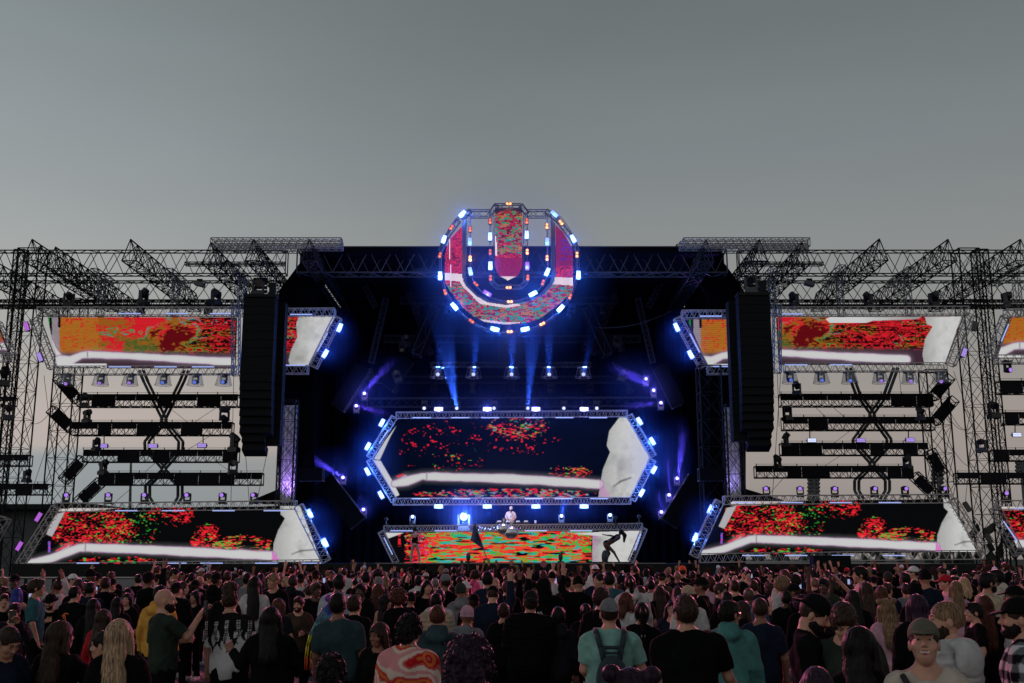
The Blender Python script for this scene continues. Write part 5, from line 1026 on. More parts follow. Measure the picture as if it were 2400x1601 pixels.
def hair_mesh(kind, hd, lod, seed=0):
    h = (0.0055, 0.009, 0.015)[lod]; lo, hi = (-.17, -.22, 1.50), (.17, .17, 1.86)
    if kind in ('long', 'vlong', 'pony', 'braids', 'bob', 'hoodup'): lo = (-.21, -.26, {'bob': 1.42, 'hoodup': 1.38}.get(kind, 1.05)); hi = (.21, .19, 1.86)
    if kind == 'afro': lo, hi = (-.26, -.28, 1.44), (.26, .26, 1.98)
    if kind in ('fedora', 'bucket', 'cap', 'capb'): lo, hi = (-.24, -.26, 1.5), (.24, .28, 1.86)
    if kind == 'tall': hi = (.17, .2, 1.92)
    f = Fld(lo, hi, h); X, Y, Z = f.XYZ(); base = (0, -.018, 1.672); strands = 0.0
    ang = np.arctan2(X, -(Y + .02)); 
    def cutface(z0=1.685, k=.01): f.ell((0, .118, 1.585), (.075, .085, .108), k, neg=True)
    if kind in ('short', 'buzz', 'fade'):
        t = {'short': .018, 'buzz': .006, 'fade': .012}[kind]; f.ell(base, (.079 + t * .7, .101 + t, .095 + t), 0)
        if kind == 'short': f.ell((0, .055, 1.735), (.062, .05, .034), .03)
        if kind == 'fade': f.ell((0, 0, 1.73), (.068, .09, .045), .03)
        lim = 1.575 + .055 * np.clip(Y / .06, 0, 1) + .0 * X; f.D = np.maximum(f.D, np.broadcast_to((lim - Z), f.D.shape)).astype(np.float32)
        f.ell((0, .125, 1.60), (.082, .085, .11), .008, neg=True)
        for s in (-1, 1): f.ell((s * .092, .0, 1.625), (.022, .032, .04), .006, neg=True)
        strands = .006 if kind == 'short' else .0015
    elif kind == 'tall':
        f.ell(base, (.088, .112, .105), 0).ell((0, .01, 1.79), (.085, .095, .07), .03); f.D = np.maximum(f.D, np.broadcast_to(1.57 - Z, f.D.shape)).astype(np.float32); f.ell((0, .125, 1.60), (.082, .085, .11), .008, neg=True); strands = .012
        for s in (-1, 1): f.ell((s * .1, .0, 1.61), (.025, .03, .05), .006, neg=True)
    elif kind == 'messy':
        f.ell(base, (.105, .125, .118), 0).ell((0, -.1, 1.60), (.085, .05, .06), .03); f.ell((0, .135, 1.60), (.075, .08, .11), .008, neg=True); strands = .022
    elif kind == 'afro': f.ell((0, -.02, 1.69), (.15, .155, .14), 0); f.ell((0, .16, 1.58), (.08, .10, .12), .01, neg=True); strands = .03
    elif kind in ('long', 'vlong', 'bob', 'braids'):
        zb = {'long': 1.28, 'vlong': 1.14, 'bob': 1.49, 'braids': 1.12}[kind]
        f.ell(base, (.094, .115, .108), 0).cap((0, -.065, 1.64), (0, -.13 if kind != 'bob' else -.09, zb), .085, .10 if kind != 'bob' else .09, .03, sy=.62)
        for s in (-1, 1): f.cap((s * .078, .0, 1.66), (s * .115, -.02 if kind != 'bob' else 0, zb + .06), .035, .038, .03)
        f.ell((0, .125, 1.59), (.068, .105, .12), .012, neg=True); f.cap((0, .11, 1.55), (0, .1, 1.2), .065, .06, .01, neg=True)
        n_ = vn3(ang * 5 + seed, ang * 0, Z * 2.0); f.D = np.maximum(f.D, np.broadcast_to((zb - .07 + .09 * n_ + .35 * np.abs(X) * np.abs(X) * 8) - Z, f.D.shape)).astype(np.float32)
        wav = vn3(ang * 3, Y * 0 + 3, Z * 9 + seed) * .018; f.D += np.broadcast_to(wav * np.clip((1.62 - Z) * 4, 0, 1), f.D.shape).astype(np.float32); strands = .0055
    elif kind in ('pony', 'bun', 'twin', 'sleek'):
        f.ell(base, (.084, .107, .101), 0); f.ell((0, .125, 1.60), (.078, .085, .115), .008, neg=True)
        for s in (-1, 1): f.ell((s * .092, .004, 1.622), (.022, .03, .036), .006, neg=True)
        f.D = np.maximum(f.D, np.broadcast_to(1.565 + .05 * np.clip(Y / .06, 0, 1) - Z, f.D.shape)).astype(np.float32)
        if kind == 'pony': f.cap((0, -.12, 1.70), (0, -.15, 1.66), .03, .032, .02).cap((0, -.15, 1.66), (0, -.12, 1.30), .04, .025, .02)
        elif kind == 'bun': f.ell((0, -.06, 1.79), (.042, .042, .04), .01)
        elif kind == 'sleek': f.ell((0, -.135, 1.66), (.045, .035, .045), .01)
        else:
            for s in (-1, 1): f.ell((s * .083, -.035, 1.745), (.040, .040, .038), .015)
        strands = .0035
    elif kind == 'beanie':
        f.ell((0, -.02, 1.69), (.094, .117, .115), 0); f.D = np.maximum(f.D, np.broadcast_to(1.645 + .25 * (Y + .02) * .25 - Z, f.D.shape)).astype(np.float32); f.ell((0, -.022, 1.655), (.099, .12, .03), .004)
        f.D += np.broadcast_to(.0025 * np.sin(ang * 40), f.D.shape).astype(np.float32)
    elif kind in ('cap', 'capb'):
        f.ell((0, -.014, 1.692), (.088, .110, .098), 0); f.D = np.maximum(f.D, np.broadcast_to(1.684 - .10 * (.1 - Y * (1 if kind == 'cap' else -1)) - Z, f.D.shape)).astype(np.float32)
        s = 1 if kind == 'cap' else -1; f.ell((0, s * .125 - .005, 1.688), (.070, .066, .010), .006, M=rotm('X', 14 * s)); 
        if kind == 'capb': f.ell((0, .105, 1.675), (.03, .03, .022), .003, neg=True)
        f.ell((0, -.012, 1.785), (.008, .008, .006), .003)
    elif kind == 'bucket':
        f.ell((0, -.012, 1.70), (.092, .114, .088), 0); f.D = np.maximum(f.D, np.broadcast_to(1.665 - Z, f.D.shape)).astype(np.float32); f.cap((0, -.012, 1.69), (0, -.012, 1.655), .095, .15, .01, sy=1.15, flat=True); f.ell((0, -.012, 1.62), (.125, .15, .045), .004, neg=True)
    elif kind == 'fedora':
        f.ell((0, -.012, 1.72), (.092, .114, .085), 0); f.D = np.maximum(f.D, np.broadcast_to(1.68 - Z, f.D.shape)).astype(np.float32); f.ell((0, -.012, 1.685), (.155, .185, .010), .01); f.ell((0, .0, 1.81), (.03, .07, .02), .02, neg=True)
    elif kind == 'hoodup':
        f.ell((0, -.03, 1.67), (.125, .145, .135), 0).cap((0, -.06, 1.60), (0, -.05, 1.46), .115, .135, .03); f.ell((0, .15, 1.62), (.085, .14, .12), .02, neg=True); f.D += np.broadcast_to(vn3(X * 14 + seed, Y * 14, Z * 9) * .02, f.D.shape).astype(np.float32)
    if strands:
        if kind in ('afro', 'messy', 'short', 'tall'): n_ = vn3(X * 50 + seed, Y * 50, Z * 50) + .8 * vn3(X * 105, Y * 105 + seed, Z * 105)
        else: n_ = vn3(ang * 34 + seed, np.sqrt(X * X + Y * Y) * 55, Z * 5) + .6 * vn3(ang * 13, Y * 0 + 1, Z * 6)
        f.D += np.broadcast_to(n_ * strands * 1.3, f.D.shape).astype(np.float32)
    V, Fs = f.mesh(0.0)
    if lod == 0 and strands: V, Fs = fuzz(V, Fs, kind, seed)
    w = np.clip((V[:, 2] - 1.46) / .06, 0, 1)[:, None]; V = V * (1 - w) + (PIV + (V - PIV) @ headM(hd).T) * w
    return V, Fs

def objcol(name, rough, build, spec=0.5):
    m = bpy.data.materials.new(name); m.use_nodes = True; t = m.node_tree; b = t.nodes['Principled BSDF']; oi = N(t, 'ShaderNodeObjectInfo'); tcn = N(t, 'ShaderNodeTexCoord')
    b.inputs['Roughness'].default_value = rough; b.inputs['Specular IOR Level'].default_value = spec; build(t, b, oi, tcn); return m
def _mul(t, a, fac_out, lo, hi, b, thr=(0.3, 0.7)):
    r = ramp(t, [(thr[0], (lo,) * 3), (thr[1], (hi,) * 3)]); L(t, fac_out, r.inputs[0]); m = N(t, 'ShaderNodeMix', data_type='RGBA', blend_type='MULTIPLY', ins={0: 1.0}); L(t, a, m.inputs[6]); L(t, r.outputs[0], m.inputs[7]); L(t, m.outputs[2], b); return m
def _skin(t, b, oi, tcn):
    n = N(t, 'ShaderNodeTexNoise', ins={'Scale': 14.0, 'Detail': 5.0}); L(t, tcn.outputs['Object'], n.inputs['Vector']); _mul(t, oi.outputs['Color'], n.outputs[0], .82, 1.12, b.inputs['Base Color'])
    b.inputs['Subsurface Weight'].default_value = 0.0
    bp = N(t, 'ShaderNodeBump', ins={'Strength': .25, 'Distance': .003}); n2 = N(t, 'ShaderNodeTexNoise', ins={'Scale': 120.0}); L(t, tcn.outputs['Object'], n2.inputs['Vector']); L(t, n2.outputs[0], bp.inputs['Height']); L(t, bp.outputs[0], b.inputs['Normal'])
def _cloth(t, b, oi, tcn):
    n = N(t, 'ShaderNodeTexNoise', ins={'Scale': 7.0, 'Detail': 6.0, 'Distortion': .6}); L(t, tcn.outputs['Object'], n.inputs['Vector']); _mul(t, oi.outputs['Color'], n.outputs[0], .72, 1.15, b.inputs['Base Color'])
    bp = N(t, 'ShaderNodeBump', ins={'Strength': .7, 'Distance': .03}); L(t, n.outputs[0], bp.inputs['Height']); L(t, bp.outputs[0], b.inputs['Normal']); b.inputs['Sheen Weight'].default_value = .0
def _hair(t, b, oi, tcn):
    mp_ = N(t, 'ShaderNodeMapping', ins={'Scale': (1, 1, .07)}); L(t, tcn.outputs['Object'], mp_.inputs[0]); n = N(t, 'ShaderNodeTexNoise', ins={'Scale': 95.0, 'Detail': 3.0}); L(t, mp_.outputs[0], n.inputs['Vector'])
    _mul(t, oi.outputs['Color'], n.outputs[0], .35, 1.5, b.inputs['Base Color'], (.35, .68)); bp = N(t, 'ShaderNodeBump', ins={'Strength': .9, 'Distance': .006}); L(t, n.outputs[0], bp.inputs['Height']); L(t, bp.outputs[0], b.inputs['Normal'])
SKIN = objcol('skin', .55, _skin, .3); CLOTH = objcol('cloth', .95, _cloth, .06); HAIR = objcol('hair', .5, _hair, .12); HEADW = objcol('headwear', .9, _cloth, .08)
PRINT = attr_mat('printed_cloth'); t = PRINT.node_tree; bn = t.nodes['Principled BSDF']
for l_ in list(bn.inputs['Emission Color'].links): t.links.remove(l_)
bn.inputs['Emission Strength'].default_value = 0; L(t, [n for n in t.nodes if n.type == 'ATTRIBUTE'][0].outputs['Color'], bn.inputs['Base Color']); bn.inputs['Roughness'].default_value = .9

CACHE = {}
def cached(key, fn, m):
    if key not in CACHE: V, Fs = fn(); CACHE[key] = mkmesh(key[0], V, Fs, smooth=True, mats=[m])
    return CACHE[key]
def small(key, build, m, hd=None, smooth=True):
    """small face parts in head space, cached"""
    if key not in CACHE:
        b = MB(); build(b); V = np.array([tuple(v) for v in b.V]); 
        if hd is not None: V = PIV + (V - PIV) @ headM(hd).T
        CACHE[key] = mkmesh(key[0], V, b.F, smooth=smooth, mats=[m])
    return CACHE[key]
EYEW = mat('eye_white', (.34, .31, .29), .3); IRIS = mat('iris', (.012, .008, .006), .15); LIP = mat('lips', (.30, .09, .08), .45); TOOTH = mat('teeth', (.62, .58, .52), .35); GOLD = mat('gold_hoop', (.75, .6, .3), .25, 1.0); GLS = mat('glass_frame', (.35, .33, .35), .3, .5); SHADE = mat('sunglass', (.01, .01, .012), .1)
COL = {'k': (.0045, .005, .006), 'K': (.012, .013, .017), 'n': (.010, .016, .032), 'w': (.62, .62, .64), 'W': (.48, .47, .47), 'g': (.16, .17, .18), 'G': (.075, .08, .085), 'y': (.55, .29, .055), 'm': (.20, .40, .35), 't': (.03, .10, .12), 'e': (.50, .43, .36), 'c': (.38, .30, .21), 'r': (.40, .02, .03), 'p': (.55, .08, .20), 'P': (.50, .28, .36),
       'o': (.025, .035, .028), 'd': (.03, .055, .065), 'b': (.05, .035, .025), 'u': (.04, .08, .16), 'l': (.35, .38, .45), 'O': (.75, .10, .04), 'q': (.06, .19, .18), 'E': (.13, .12, .09)}
HC = {'k': (.010, .008, .008), 'd': (.035, .02, .015), 'b': (.032, .019, .013), 'r': (.075, .028, .018), 'y': (.40, .26, .16), 'Y': (.20, .12, .07), 'g': (.16, .15, .15), 'p': (.42, .12, .18), 'u': (.03, .05, .25), 'v': (.032, .015, .03), 'w': (.5, .5, .5)}  # v is dark hair with the purple rim light put into its colour
SK = {1: (.50, .26, .185), 2: (.38, .19, .125), 3: (.22, .10, .065), 4: (.085, .042, .03), 5: (.54, .32, .24)}
HAIRN = {'short': 'short', 'buzz': 'buzz cut', 'fade': 'faded', 'tall': 'tall fluffy', 'messy': 'messy', 'afro': 'bushy curly', 'long': 'long', 'vlong': 'very long', 'bob': 'chin length', 'braids': 'braided', 'pony': 'ponytailed', 'bun': 'top knotted', 'twin': 'twin bun', 'sleek': 'sleek tied', 'bald': 'bald'}
CNAME = {'k': 'black', 'd': 'dark', 'b': 'brown', 'r': 'reddish', 'y': 'blonde', 'Y': 'dark blonde', 'g': 'grey', 'p': 'pink', 'u': 'blue', 'v': 'purple lit dark', 'w': 'white'}
TNAME = {'k': 'black', 'K': 'charcoal', 'n': 'navy', 'w': 'white', 'W': 'off white', 'g': 'grey', 'G': 'dark grey', 'y': 'mustard', 'm': 'mint', 't': 'teal', 'e': 'cream', 'c': 'tan', 'r': 'red', 'p': 'hot pink', 'P': 'pale pink', 'o': 'olive', 'd': 'dark green', 'b': 'brown', 'u': 'denim blue', 'l': 'light blue', 'O': 'orange', 'q': 'sea green', 'E': 'olive grey'}
KNAME = {'tee': 'tee', 'long': 'top', 'hoodie': 'hoodie', 'puffer': 'puffer jacket', 'jacket': 'jacket', 'tank': 'strap top', 'shirt': 'shirt'}
HEADWEAR = ('cap', 'capb', 'beanie', 'bucket', 'fedora', 'hoodup')
PEOPLE = []
def rndshoe(): return COL['w'] if random.random() < .3 else COL['k']
def headwidth(hair): return {'afro': .30, 'long': .205, 'vlong': .21, 'bob': .20, 'messy': .21, 'hoodup': .25, 'fedora': .31, 'bucket': .26, 'cap': .185, 'capb': .185, 'beanie': .19, 'braids': .20, 'twin': .2, 'tall': .185}.get(hair, .172)
def headtop(hair): return {'afro': 1.83, 'tall': 1.86, 'messy': 1.79, 'hoodup': 1.805, 'fedora': 1.80, 'bucket': 1.79, 'beanie': 1.805, 'cap': 1.785, 'capb': 1.785, 'bun': 1.83, 'twin': 1.81, 'bald': 1.762, 'buzz': 1.775}.get(hair, 1.785)

def person(px, ytop, w=None, head=0, hair='short', hc='d', top='tee', tc='k', sk=2, pz='rest', hd=(0, 0), heavy=1.0, fem=None, Y=None, label=None, extras=(), group="people in the crowd", lod=None, z=0.0, topmesh=None, hsc=None, pants='k', scale=None):
    px *= 1.0
    if Y is None: Y = F * headwidth(hair) * (1 + .3 * (heavy - 1)) / w * (CT * CT + ST * CT * .2)
    fem = fem if fem is not None else hair in ('long', 'vlong', 'bob', 'pony', 'bun', 'twin', 'braids', 'sleek')
    p = P(px, ytop, Y); ht = headtop(hair) - (.03 if abs(hd[1]) > 20 else 0); s = (p.z - z) / ht
    s = scale or min(1.14, max(.86, s)); pw = F * .18 / Y
    if lod is None: lod = 0 if pw > 30 else (1 if pw > 15 else 2)
    o = link('person', None, None, (p.x, Y, z), None, 'person', group); tl = random.Random(int(px * 7 + Y * 13)); o.rotation_euler = (R(tl.uniform(-3, 3)), R(tl.uniform(-3.5, 3.5)), -R(head)); o.scale = (s, s, s)
    hv = round(heavy, 2)
    link('body', cached(('body', pz, hd, lod, hv, fem), lambda: body_mesh(pz, hd, lod, hv, fem), SKIN), o, color=SK[sk])
    tm = topmesh or cached(('shirt' if top in ('tee', 'shirt', 'tank') else 'jacket', top, pz, lod, hv, fem), lambda: top_mesh(top, pz, lod, hv, fem), CLOTH)
    link('shirt' if top in ('tee', 'shirt', 'tank', 'long') else ('hoodie' if top == 'hoodie' else 'jacket'), tm, o, color=COL[tc])
    link('trousers', cached(('trousers', lod, hv), lambda: pants_mesh(lod, hv), CLOTH), o, color=COL[pants])
    def sho():
        f = Fld((-.24, -.14, -.02), (.24, .26, .16), .016 if lod < 2 else .026)
        for s_ in (-1, 1): f.cap((s_ * .11, -.035, .055), (s_ * .13, .14, .038), .055, .046, .02)
        return f.mesh(0)
    link('shoes', cached(('shoes', min(lod, 2) // 2), sho, CLOTH), o, color=rndshoe())
    jit = .85 + .3 * random.random()
    if hair in HEADWEAR:
        c = COL[hc] if hc in COL else HC[hc]; link({'hoodup': 'hood', 'cap': 'cap', 'capb': 'cap', 'beanie': 'beanie', 'bucket': 'sun_hat', 'fedora': 'hat'}[hair], cached(('hat', hair, hd, lod), lambda: hair_mesh(hair, hd, lod), HEADW), o, color=c)
        if hair in ('cap', 'capb', 'bucket', 'fedora') and hsc != 'none': link('hair', cached(('hair', 'buzz' if not hsc else hsc, hd, lod), lambda: hair_mesh('buzz' if not hsc else hsc, hd, lod), HAIR), o, color=HC['d'])
    elif hair != 'bald': link('hair', cached(('hair', hair, hd, lod), lambda: hair_mesh(hair, hd, lod), HAIR), o, color=[v * jit for v in HC[hc]])
    away = abs(((head - hd[0]) + 180) % 360 - 180)
    if away > 55 and lod < 2:
        def eyes(b):
            for s_ in (-1, 1): b.sph((s_ * .031, .0768, 1.6545), .0132, 10, 7)
        def iris(b):
            for s_ in (-1, 1): b.sph((s_ * .031, .0855, 1.6542), .0072, 8, 6)
        def brow(b):
            for s_ in (-1, 1): b.bar((s_ * .014, .096, 1.676), (s_ * .034, .092, 1.683), .0035, 6); b.bar((s_ * .034, .092, 1.683), (s_ * .052, .08, 1.676), .0035, 6, .0015)
        def lips(b):
            b.sph((0, .0985, 1.589), .008, 12, 6, (2.4, .7, .55)); b.sph((0, .0975, 1.5765), .009, 12, 6, (2.0, .7, .6))
        e = link('eyes', small(('eyes', hd), eyes, EYEW, hd), o); [link('iris', small(('iris', hd, s_), lambda b, s_=s_: b.sph((s_ * .031, .0855, 1.6542), .0072, 8, 6), IRIS, hd), e) for s_ in (-1, 1)]
        link('eyebrows', small(('brows', hd), brow, mat('brow_hair', (.015, .01, .008), .8), hd), o)
        if fem or 'lips' in extras: link('lips', small(('lips', hd), lips, LIP, hd), o)
    hM = lambda q: hp(hd, q)
    if 'beard' in extras:
        def bd():
            f = Fld((-.1, -.06, 1.50), (.1, .14, 1.68), .0055 if lod == 0 else .009); f.ell((0, .03, 1.595), (.069, .079, .083), 0).ell((0, .064, 1.553), (.042, .042, .034), .03); X, Y_, Z = f.XYZ(); f.D = np.maximum(f.D, np.broadcast_to(Z - (1.597 + .75 * np.clip(np.abs(X) - .035, 0, 1)), f.D.shape)).astype(np.float32); f.D = np.maximum(f.D, np.broadcast_to(-(Y_ + .005), f.D.shape)).astype(np.float32)
            f.ell((0, .10, 1.585), (.03, .03, .014), .006, neg=True); f.cap((-.026, .094, 1.600), (.026, .094, 1.600), .009, .009, .005); f.D += np.broadcast_to(vn3(X * 120, Y_ * 120, Z * 120) * .006, f.D.shape).astype(np.float32)
            V, Fs = f.mesh(0); return PIV + (V - PIV) @ headM(hd).T, Fs
        link('beard', cached(('beard', hd, lod), bd, HAIR), o, color=HC['b' if hc in ('b', 'Y') else 'k'])
    if 'glasses' in extras or 'shades' in extras:
        sh = 'shades' in extras
        def gl(b):
            for s_ in (-1, 1):
                c = Vector((s_ * .034, .105, 1.654))
                if sh: b.sph(c, .026, 12, 6, (1, .25, .75))
                else:
                    q = [c + Vector((.026 * math.cos(a * math.pi / 7), 0, .021 * math.sin(a * math.pi / 7))) for a in range(15)]
                    for i in range(14): b.bar(q[i], q[i + 1], .0028, 5)
                b.bar(c + Vector((s_ * .026, 0, .005)), (s_ * .082, -.0, 1.652), .0028, 5)
            b.bar((-.01, .107, 1.657), (.01, .107, 1.657), .0025, 5)
        link('glasses', small(('glasses', hd, sh), gl, SHADE if sh else GLS, hd), o)
    if 'hoop' in extras:
        def hoop(b):
            for s_ in (-1, 1):
                q = [Vector((s_ * .084, -.004 + .03 * math.sin(a * math.pi / 10), 1.575 + .03 * math.cos(a * math.pi / 10))) for a in range(21)]
                for i in range(20): b.bar(q[i], q[i + 1], .0028, 5)
        link('hoop_earrings', small(('hoop', hd), hoop, GOLD, hd), o)
    if 'smile' in extras:
        link('lips', small(('smile_lips', hd), lambda b: [b.bar((-.035 + .007 * i, .1015 - .00016 * (i - 5) ** 2 * 5, 1.581 + .00055 * (i - 5) ** 2 + k), (-.028 + .007 * i, .1015 - .00016 * (i - 4) ** 2 * 5, 1.581 + .00055 * (i - 4) ** 2 + k), .0042, 6) for i in range(10) for k in (.0085, -.0105)], LIP, hd), o)
        link('teeth', small(('teeth', hd), lambda b: b.sph((0, .0940, 1.5835), .010, 14, 6, (3.2, .9, .68)), TOOTH, hd), o)
    M_ = Matrix.Translation(o.location) @ Matrix.Rotation(-R(head), 4, 'Z') @ Matrix.Scale(s, 4)
    hands = [M_ @ Vector(wr) for el, wr in pose(pz)]
    lbhair = None
    if label: o['label'] = label
    PEOPLE.append(dict(o=o, px=px, Y=Y, head=head, hair=hair, hc=hc, top=top, tc=tc, pz=pz, label=label, extras=extras, M=M_, s=s))
    return o, M_, hands
# ------------------------------------------------------------------ the crowd
random.seed(11)
def printed(key, kind, pz, heavy, fn, fem=False, h=None):
    V, Fs = top_mesh(kind, pz, 0, heavy, fem); me = mkmesh(key, V, Fs, smooth=True, mats=[PRINT]); c = np.ones((len(V), 4), dtype=np.float32); c[:, :3] = fn(V[:, 0], V[:, 1], V[:, 2])
    at = me.color_attributes.new('led', 'FLOAT_COLOR', 'POINT'); at.data.foreach_set('color', c.ravel()); return me
def f_octo(x, y, z):
    C = np.tile(np.array((.50, .49, .50)), (len(x), 1)); dark = z > 1.33 + .02 * np.sin(x * 40); rs = np.random.RandomState(2); suck = np.zeros(len(x), bool)
    for i in range(9):
        x0 = -.24 + i * .06; L_ = rs.uniform(.14, .36) * (1.25 if i in (3, 4) else 1); t = np.clip((1.36 - z) / L_, 0, 1.0); cx = x0 + .03 * np.sin(t * 7 + i * 2) * t + (rs.rand() - .5) * .06 * t * t
        w = .026 * (1 - t) ** .7 + .004; m = (np.abs(x - cx) < w) & (z > 1.36 - L_); dark |= m
        s_ = (np.abs(np.abs(x - cx) - .010) < .0055) & (z < 1.44) & (z > 1.36 - L_ * .6) & (np.sin(z * 260 + i) > -.3); suck |= s_ & (i % 2 == 0)
    C[dark] = (.012, .012, .014); C[suck] = (.45, .45, .45); return C
def f_swirl(x, y, z):
    wx = vn3(x * 5, y * 5, z * 5) * 1.6; wy = vn3(x * 5 + 9, y * 5, z * 5 + 4) * 1.6; v = np.sin((x * 1.2 + z * .8 + wx * .5) * 15 + wy * 6); C = np.tile(np.array((.62, .50, .42)), (len(x), 1))
    C[v > .25] = (.50, .10, .10); C[v > .62] = (.42, .015, .02); C[(v > .9)] = (.6, .14, .04); C[(v < -.75)] = (.60, .25, .26); return C
def f_plaid(x, y, z):
    a = (np.floor((x + y * .6) / .055) % 2).astype(int); b_ = (np.floor(z / .055) % 2).astype(int); t = a + b_; C = np.zeros((len(x), 3)); C[t == 0] = (.55, .55, .56); C[t == 1] = (.12, .13, .14); C[t == 2] = (.012, .012, .014); return C
def f_stripe(x, y, z): C = np.tile(np.array((.50, .48, .47)), (len(x), 1)); C[np.sin(x * 190) > .5] = (.36, .33, .33); return C
def f_dots(x, y, z): C = np.tile(np.array((.02, .02, .022)), (len(x), 1)); C[(np.sin(x * 220) * np.sin(z * 220)) > .35] = (.30, .29, .30); return C
def f_fur(x, y, z): v = vn3(x * 18, y * 18, z * 9); C = np.tile(np.array((.05, .035, .05)), (len(x), 1)); C[v > .05] = (.25, .20, .24); return C
def strokes(parent, lines, r, m, name='print', side=-1, y0=.16):
    b = MB()
    for (x0, z0, x1, z1) in lines: b.bar((x0 * -side, side * (y0 - .25 * x0 * x0), z0), (x1 * -side, side * (y0 - .25 * x1 * x1), z1), r, 4)
    return link(name, b.mesh(name, m), parent)
WP = mat('white_print', (.5, .5, .5), .8); YP = mat('yellow_print', (.75, .30, .03), .8); OP = mat('orange_print', (.75, .18, .04), .8); BKP = mat('backpack_cloth', (.018, .035, .040), .85, bump=.5, nscale=90); STRAP = mat('dark_strap', (.012, .012, .014), .8); PHB = mat('phone_case', (.01, .01, .012), .3); PHS = em('phone_screen', (.30, .36, .62), 1.0)

def phone(M_, hand, lb, lit=True, fwd=(0, .03, .06)):
    q = hand + (M_.to_3x3() @ Vector(fwd)); t = thing('phone', lb, 'phone', q, M_.to_euler(), 'phones held up in the crowd'); b = MB(); b.box((0, 0, 0), (.078, .010, .155)); link('case', b.mesh('case', PHB), t)
    b = MB(); b.box((0, -.007, 0), (.070, .002, .146)); link('screen', b.mesh('screen', PHS if lit else PHB), t)
def torus_strap(parent, pts, r=.014, m=None, name='strap'):
    b = MB(); q = [Vector(p) for p in pts]
    for a, c in zip(q[:-1], q[1:]): b.bar(a, c, r, 6)
    return link(name, b.mesh(name, m or STRAP), parent)

# people close to the camera, each placed and dressed after the photograph
o, M_, hd_ = person(2169, 1449, None, 200, 'cap', 'E', 'shirt', 'e', 1, 'rest', (0, -13), 1.0, Y=6.3, label='smiling person in grey green cap and open cream shirt looking at the camera', extras=('smile', 'lips'))
torus_strap(o, [(.13, .06, 1.475), (.09, .13, 1.40), (.0, .172, 1.28), (-.09, .165, 1.16), (-.16, .12, 1.04)], .017)
o, M_, _ = person(2236, 1408, None, 322, 'buzz', 'Y', 'puffer', 'W', 1, 'rest', (48, 0), 1.08, Y=7.4, label='bearded person with buzz cut in a pale grey hooded puffer jacket', extras=('beard',))
b = MB(); hd2 = cached(('hood_down',), lambda: (lambda f: (f.ell((0, -.14, 1.40), (.15, .055, .12), 0).ell((0, -.10, 1.49), (.12, .07, .05), .03), f.mesh(0))[1])(Fld((-.22, -.26, 1.22), (.22, .05, 1.6), .01)), CLOTH); link('hood', hd2, o, color=COL['W'])
o, M_, _ = person(2400, 1400, 62, 300, 'cap', 'k', 'shirt', 'W', 1, 'rest', (20, 0), 1.08, hsc='buzz', label='person in black cap and black and white plaid shirt cut by the right edge', topmesh=printed('shirt', 'shirt', 'rest', 1.08, f_plaid), extras=('beard',))
person(2026, 1466, None, 25, 'long', 'k', 'long', 'k', 2, 'rest', (-20, 0), 1.0, Y=6.5, label='person with long straight black hair and black top in front of the man looking down')
person(2000, 1409, None, 215, 'short', 'd', 'jacket', 'o', 1, 'hold', (20, 38), 1.05, Y=8.0, label='person with tousled brown hair and olive jacket looking down at a phone', extras=('lips',))
o, M_, _ = person(1912, 1397, 58, 105, 'capb', 'k', 'jacket', 'k', 1, 'hold', (-12, 30), 1.08, hsc='buzz', label='person in backwards black cap and black and white jacket looking down', extras=('beard',))
torus_strap(o, [(.10, .10, 1.44), (.09, .16, 1.3), (.06, .17, 1.1), (.04, .165, .95)], .012, WP, 'white_piping'); torus_strap(o, [(-.03, .15, 1.42), (-.05, .175, 1.3), (-.06, .18, 1.1), (-.06, .165, .95)], .018, WP, 'white_piping')
person(1948, 1440, 50, 20, 'short', 'k', 'shirt', 'W', 2, 'rest', label='person in a striped off white shirt behind the one in backwards cap', topmesh=printed('shirt', 'shirt', 'rest', 1.0, f_stripe))
person(1716, 1406, 42, 25, 'short', 'k', 'hoodie', 'q', 2, 'rest', (-25, 0), 1.04, label='person with short black hair, glasses and sea green hooded jacket', extras=('glasses',))
person(1626, 1391, 54, 0, 'short', 'd', 'tee', 'k', 1, 'wide', (18, 0), 1.32, label='broad person with short dark hair in a plain black tee, seen from behind', extras=('glasses',))
o, M_, _ = person(1425, 1403, 50, 0, 'capb', 'g', 'tee', 'm', 1, 'wide', (0, 0), 1.24, hsc='buzz', label='person in grey cap and mint tee wearing a dark backpack', extras=())
Bp = thing('backpack', 'dark teal backpack on the back of the person in the mint tee', 'backpack', o.location, (0, 0, 0)); Bp.scale = o.scale; Bp.rotation_euler = o.rotation_euler
fb_ = Fld((-.2, -.42, .82), (.2, -.02, 1.42), .01); fb_.ell((0, -.235, 1.08), (.145, .075, .215), 0).ell((0, -.29, 1.00), (.115, .05, .12), .02); V, Fs = fb_.mesh(0); link('pack', mkmesh('pack', V, Fs, smooth=True, mats=[BKP]), Bp)
for s_ in (-1, 1):
    b = MB(); q = [(s_ * .07, -.19, 1.24), (s_ * .095, -.175, 1.36), (s_ * .125, -.12, 1.475), (s_ * .13, -.02, 1.505)]
    for a, c in zip(q[:-1], q[1:]): b.bar(a, c, .026, 8)
    link('shoulder_strap', b.mesh('shoulder_strap', BKP, smooth=True), Bp)
b = MB(); q = [(-.07, -.20, 1.345), (-.05, -.235, 1.315), (.05, -.235, 1.315), (.07, -.20, 1.345)]
for a, c in zip(q[:-1], q[1:]): b.bar(a, c, .011, 6)
b.bar((-.09, -.17, 1.36), (.09, -.17, 1.36), .014, 6); link('grab_handle', b.mesh('grab_handle', BKP), Bp)
person(1428, 1537, 112, 0, 'twin', 'v', 'tee', 'k', 1, 'rest', label='purple lit head with two hair buns right below the dark backpack', fem=True)
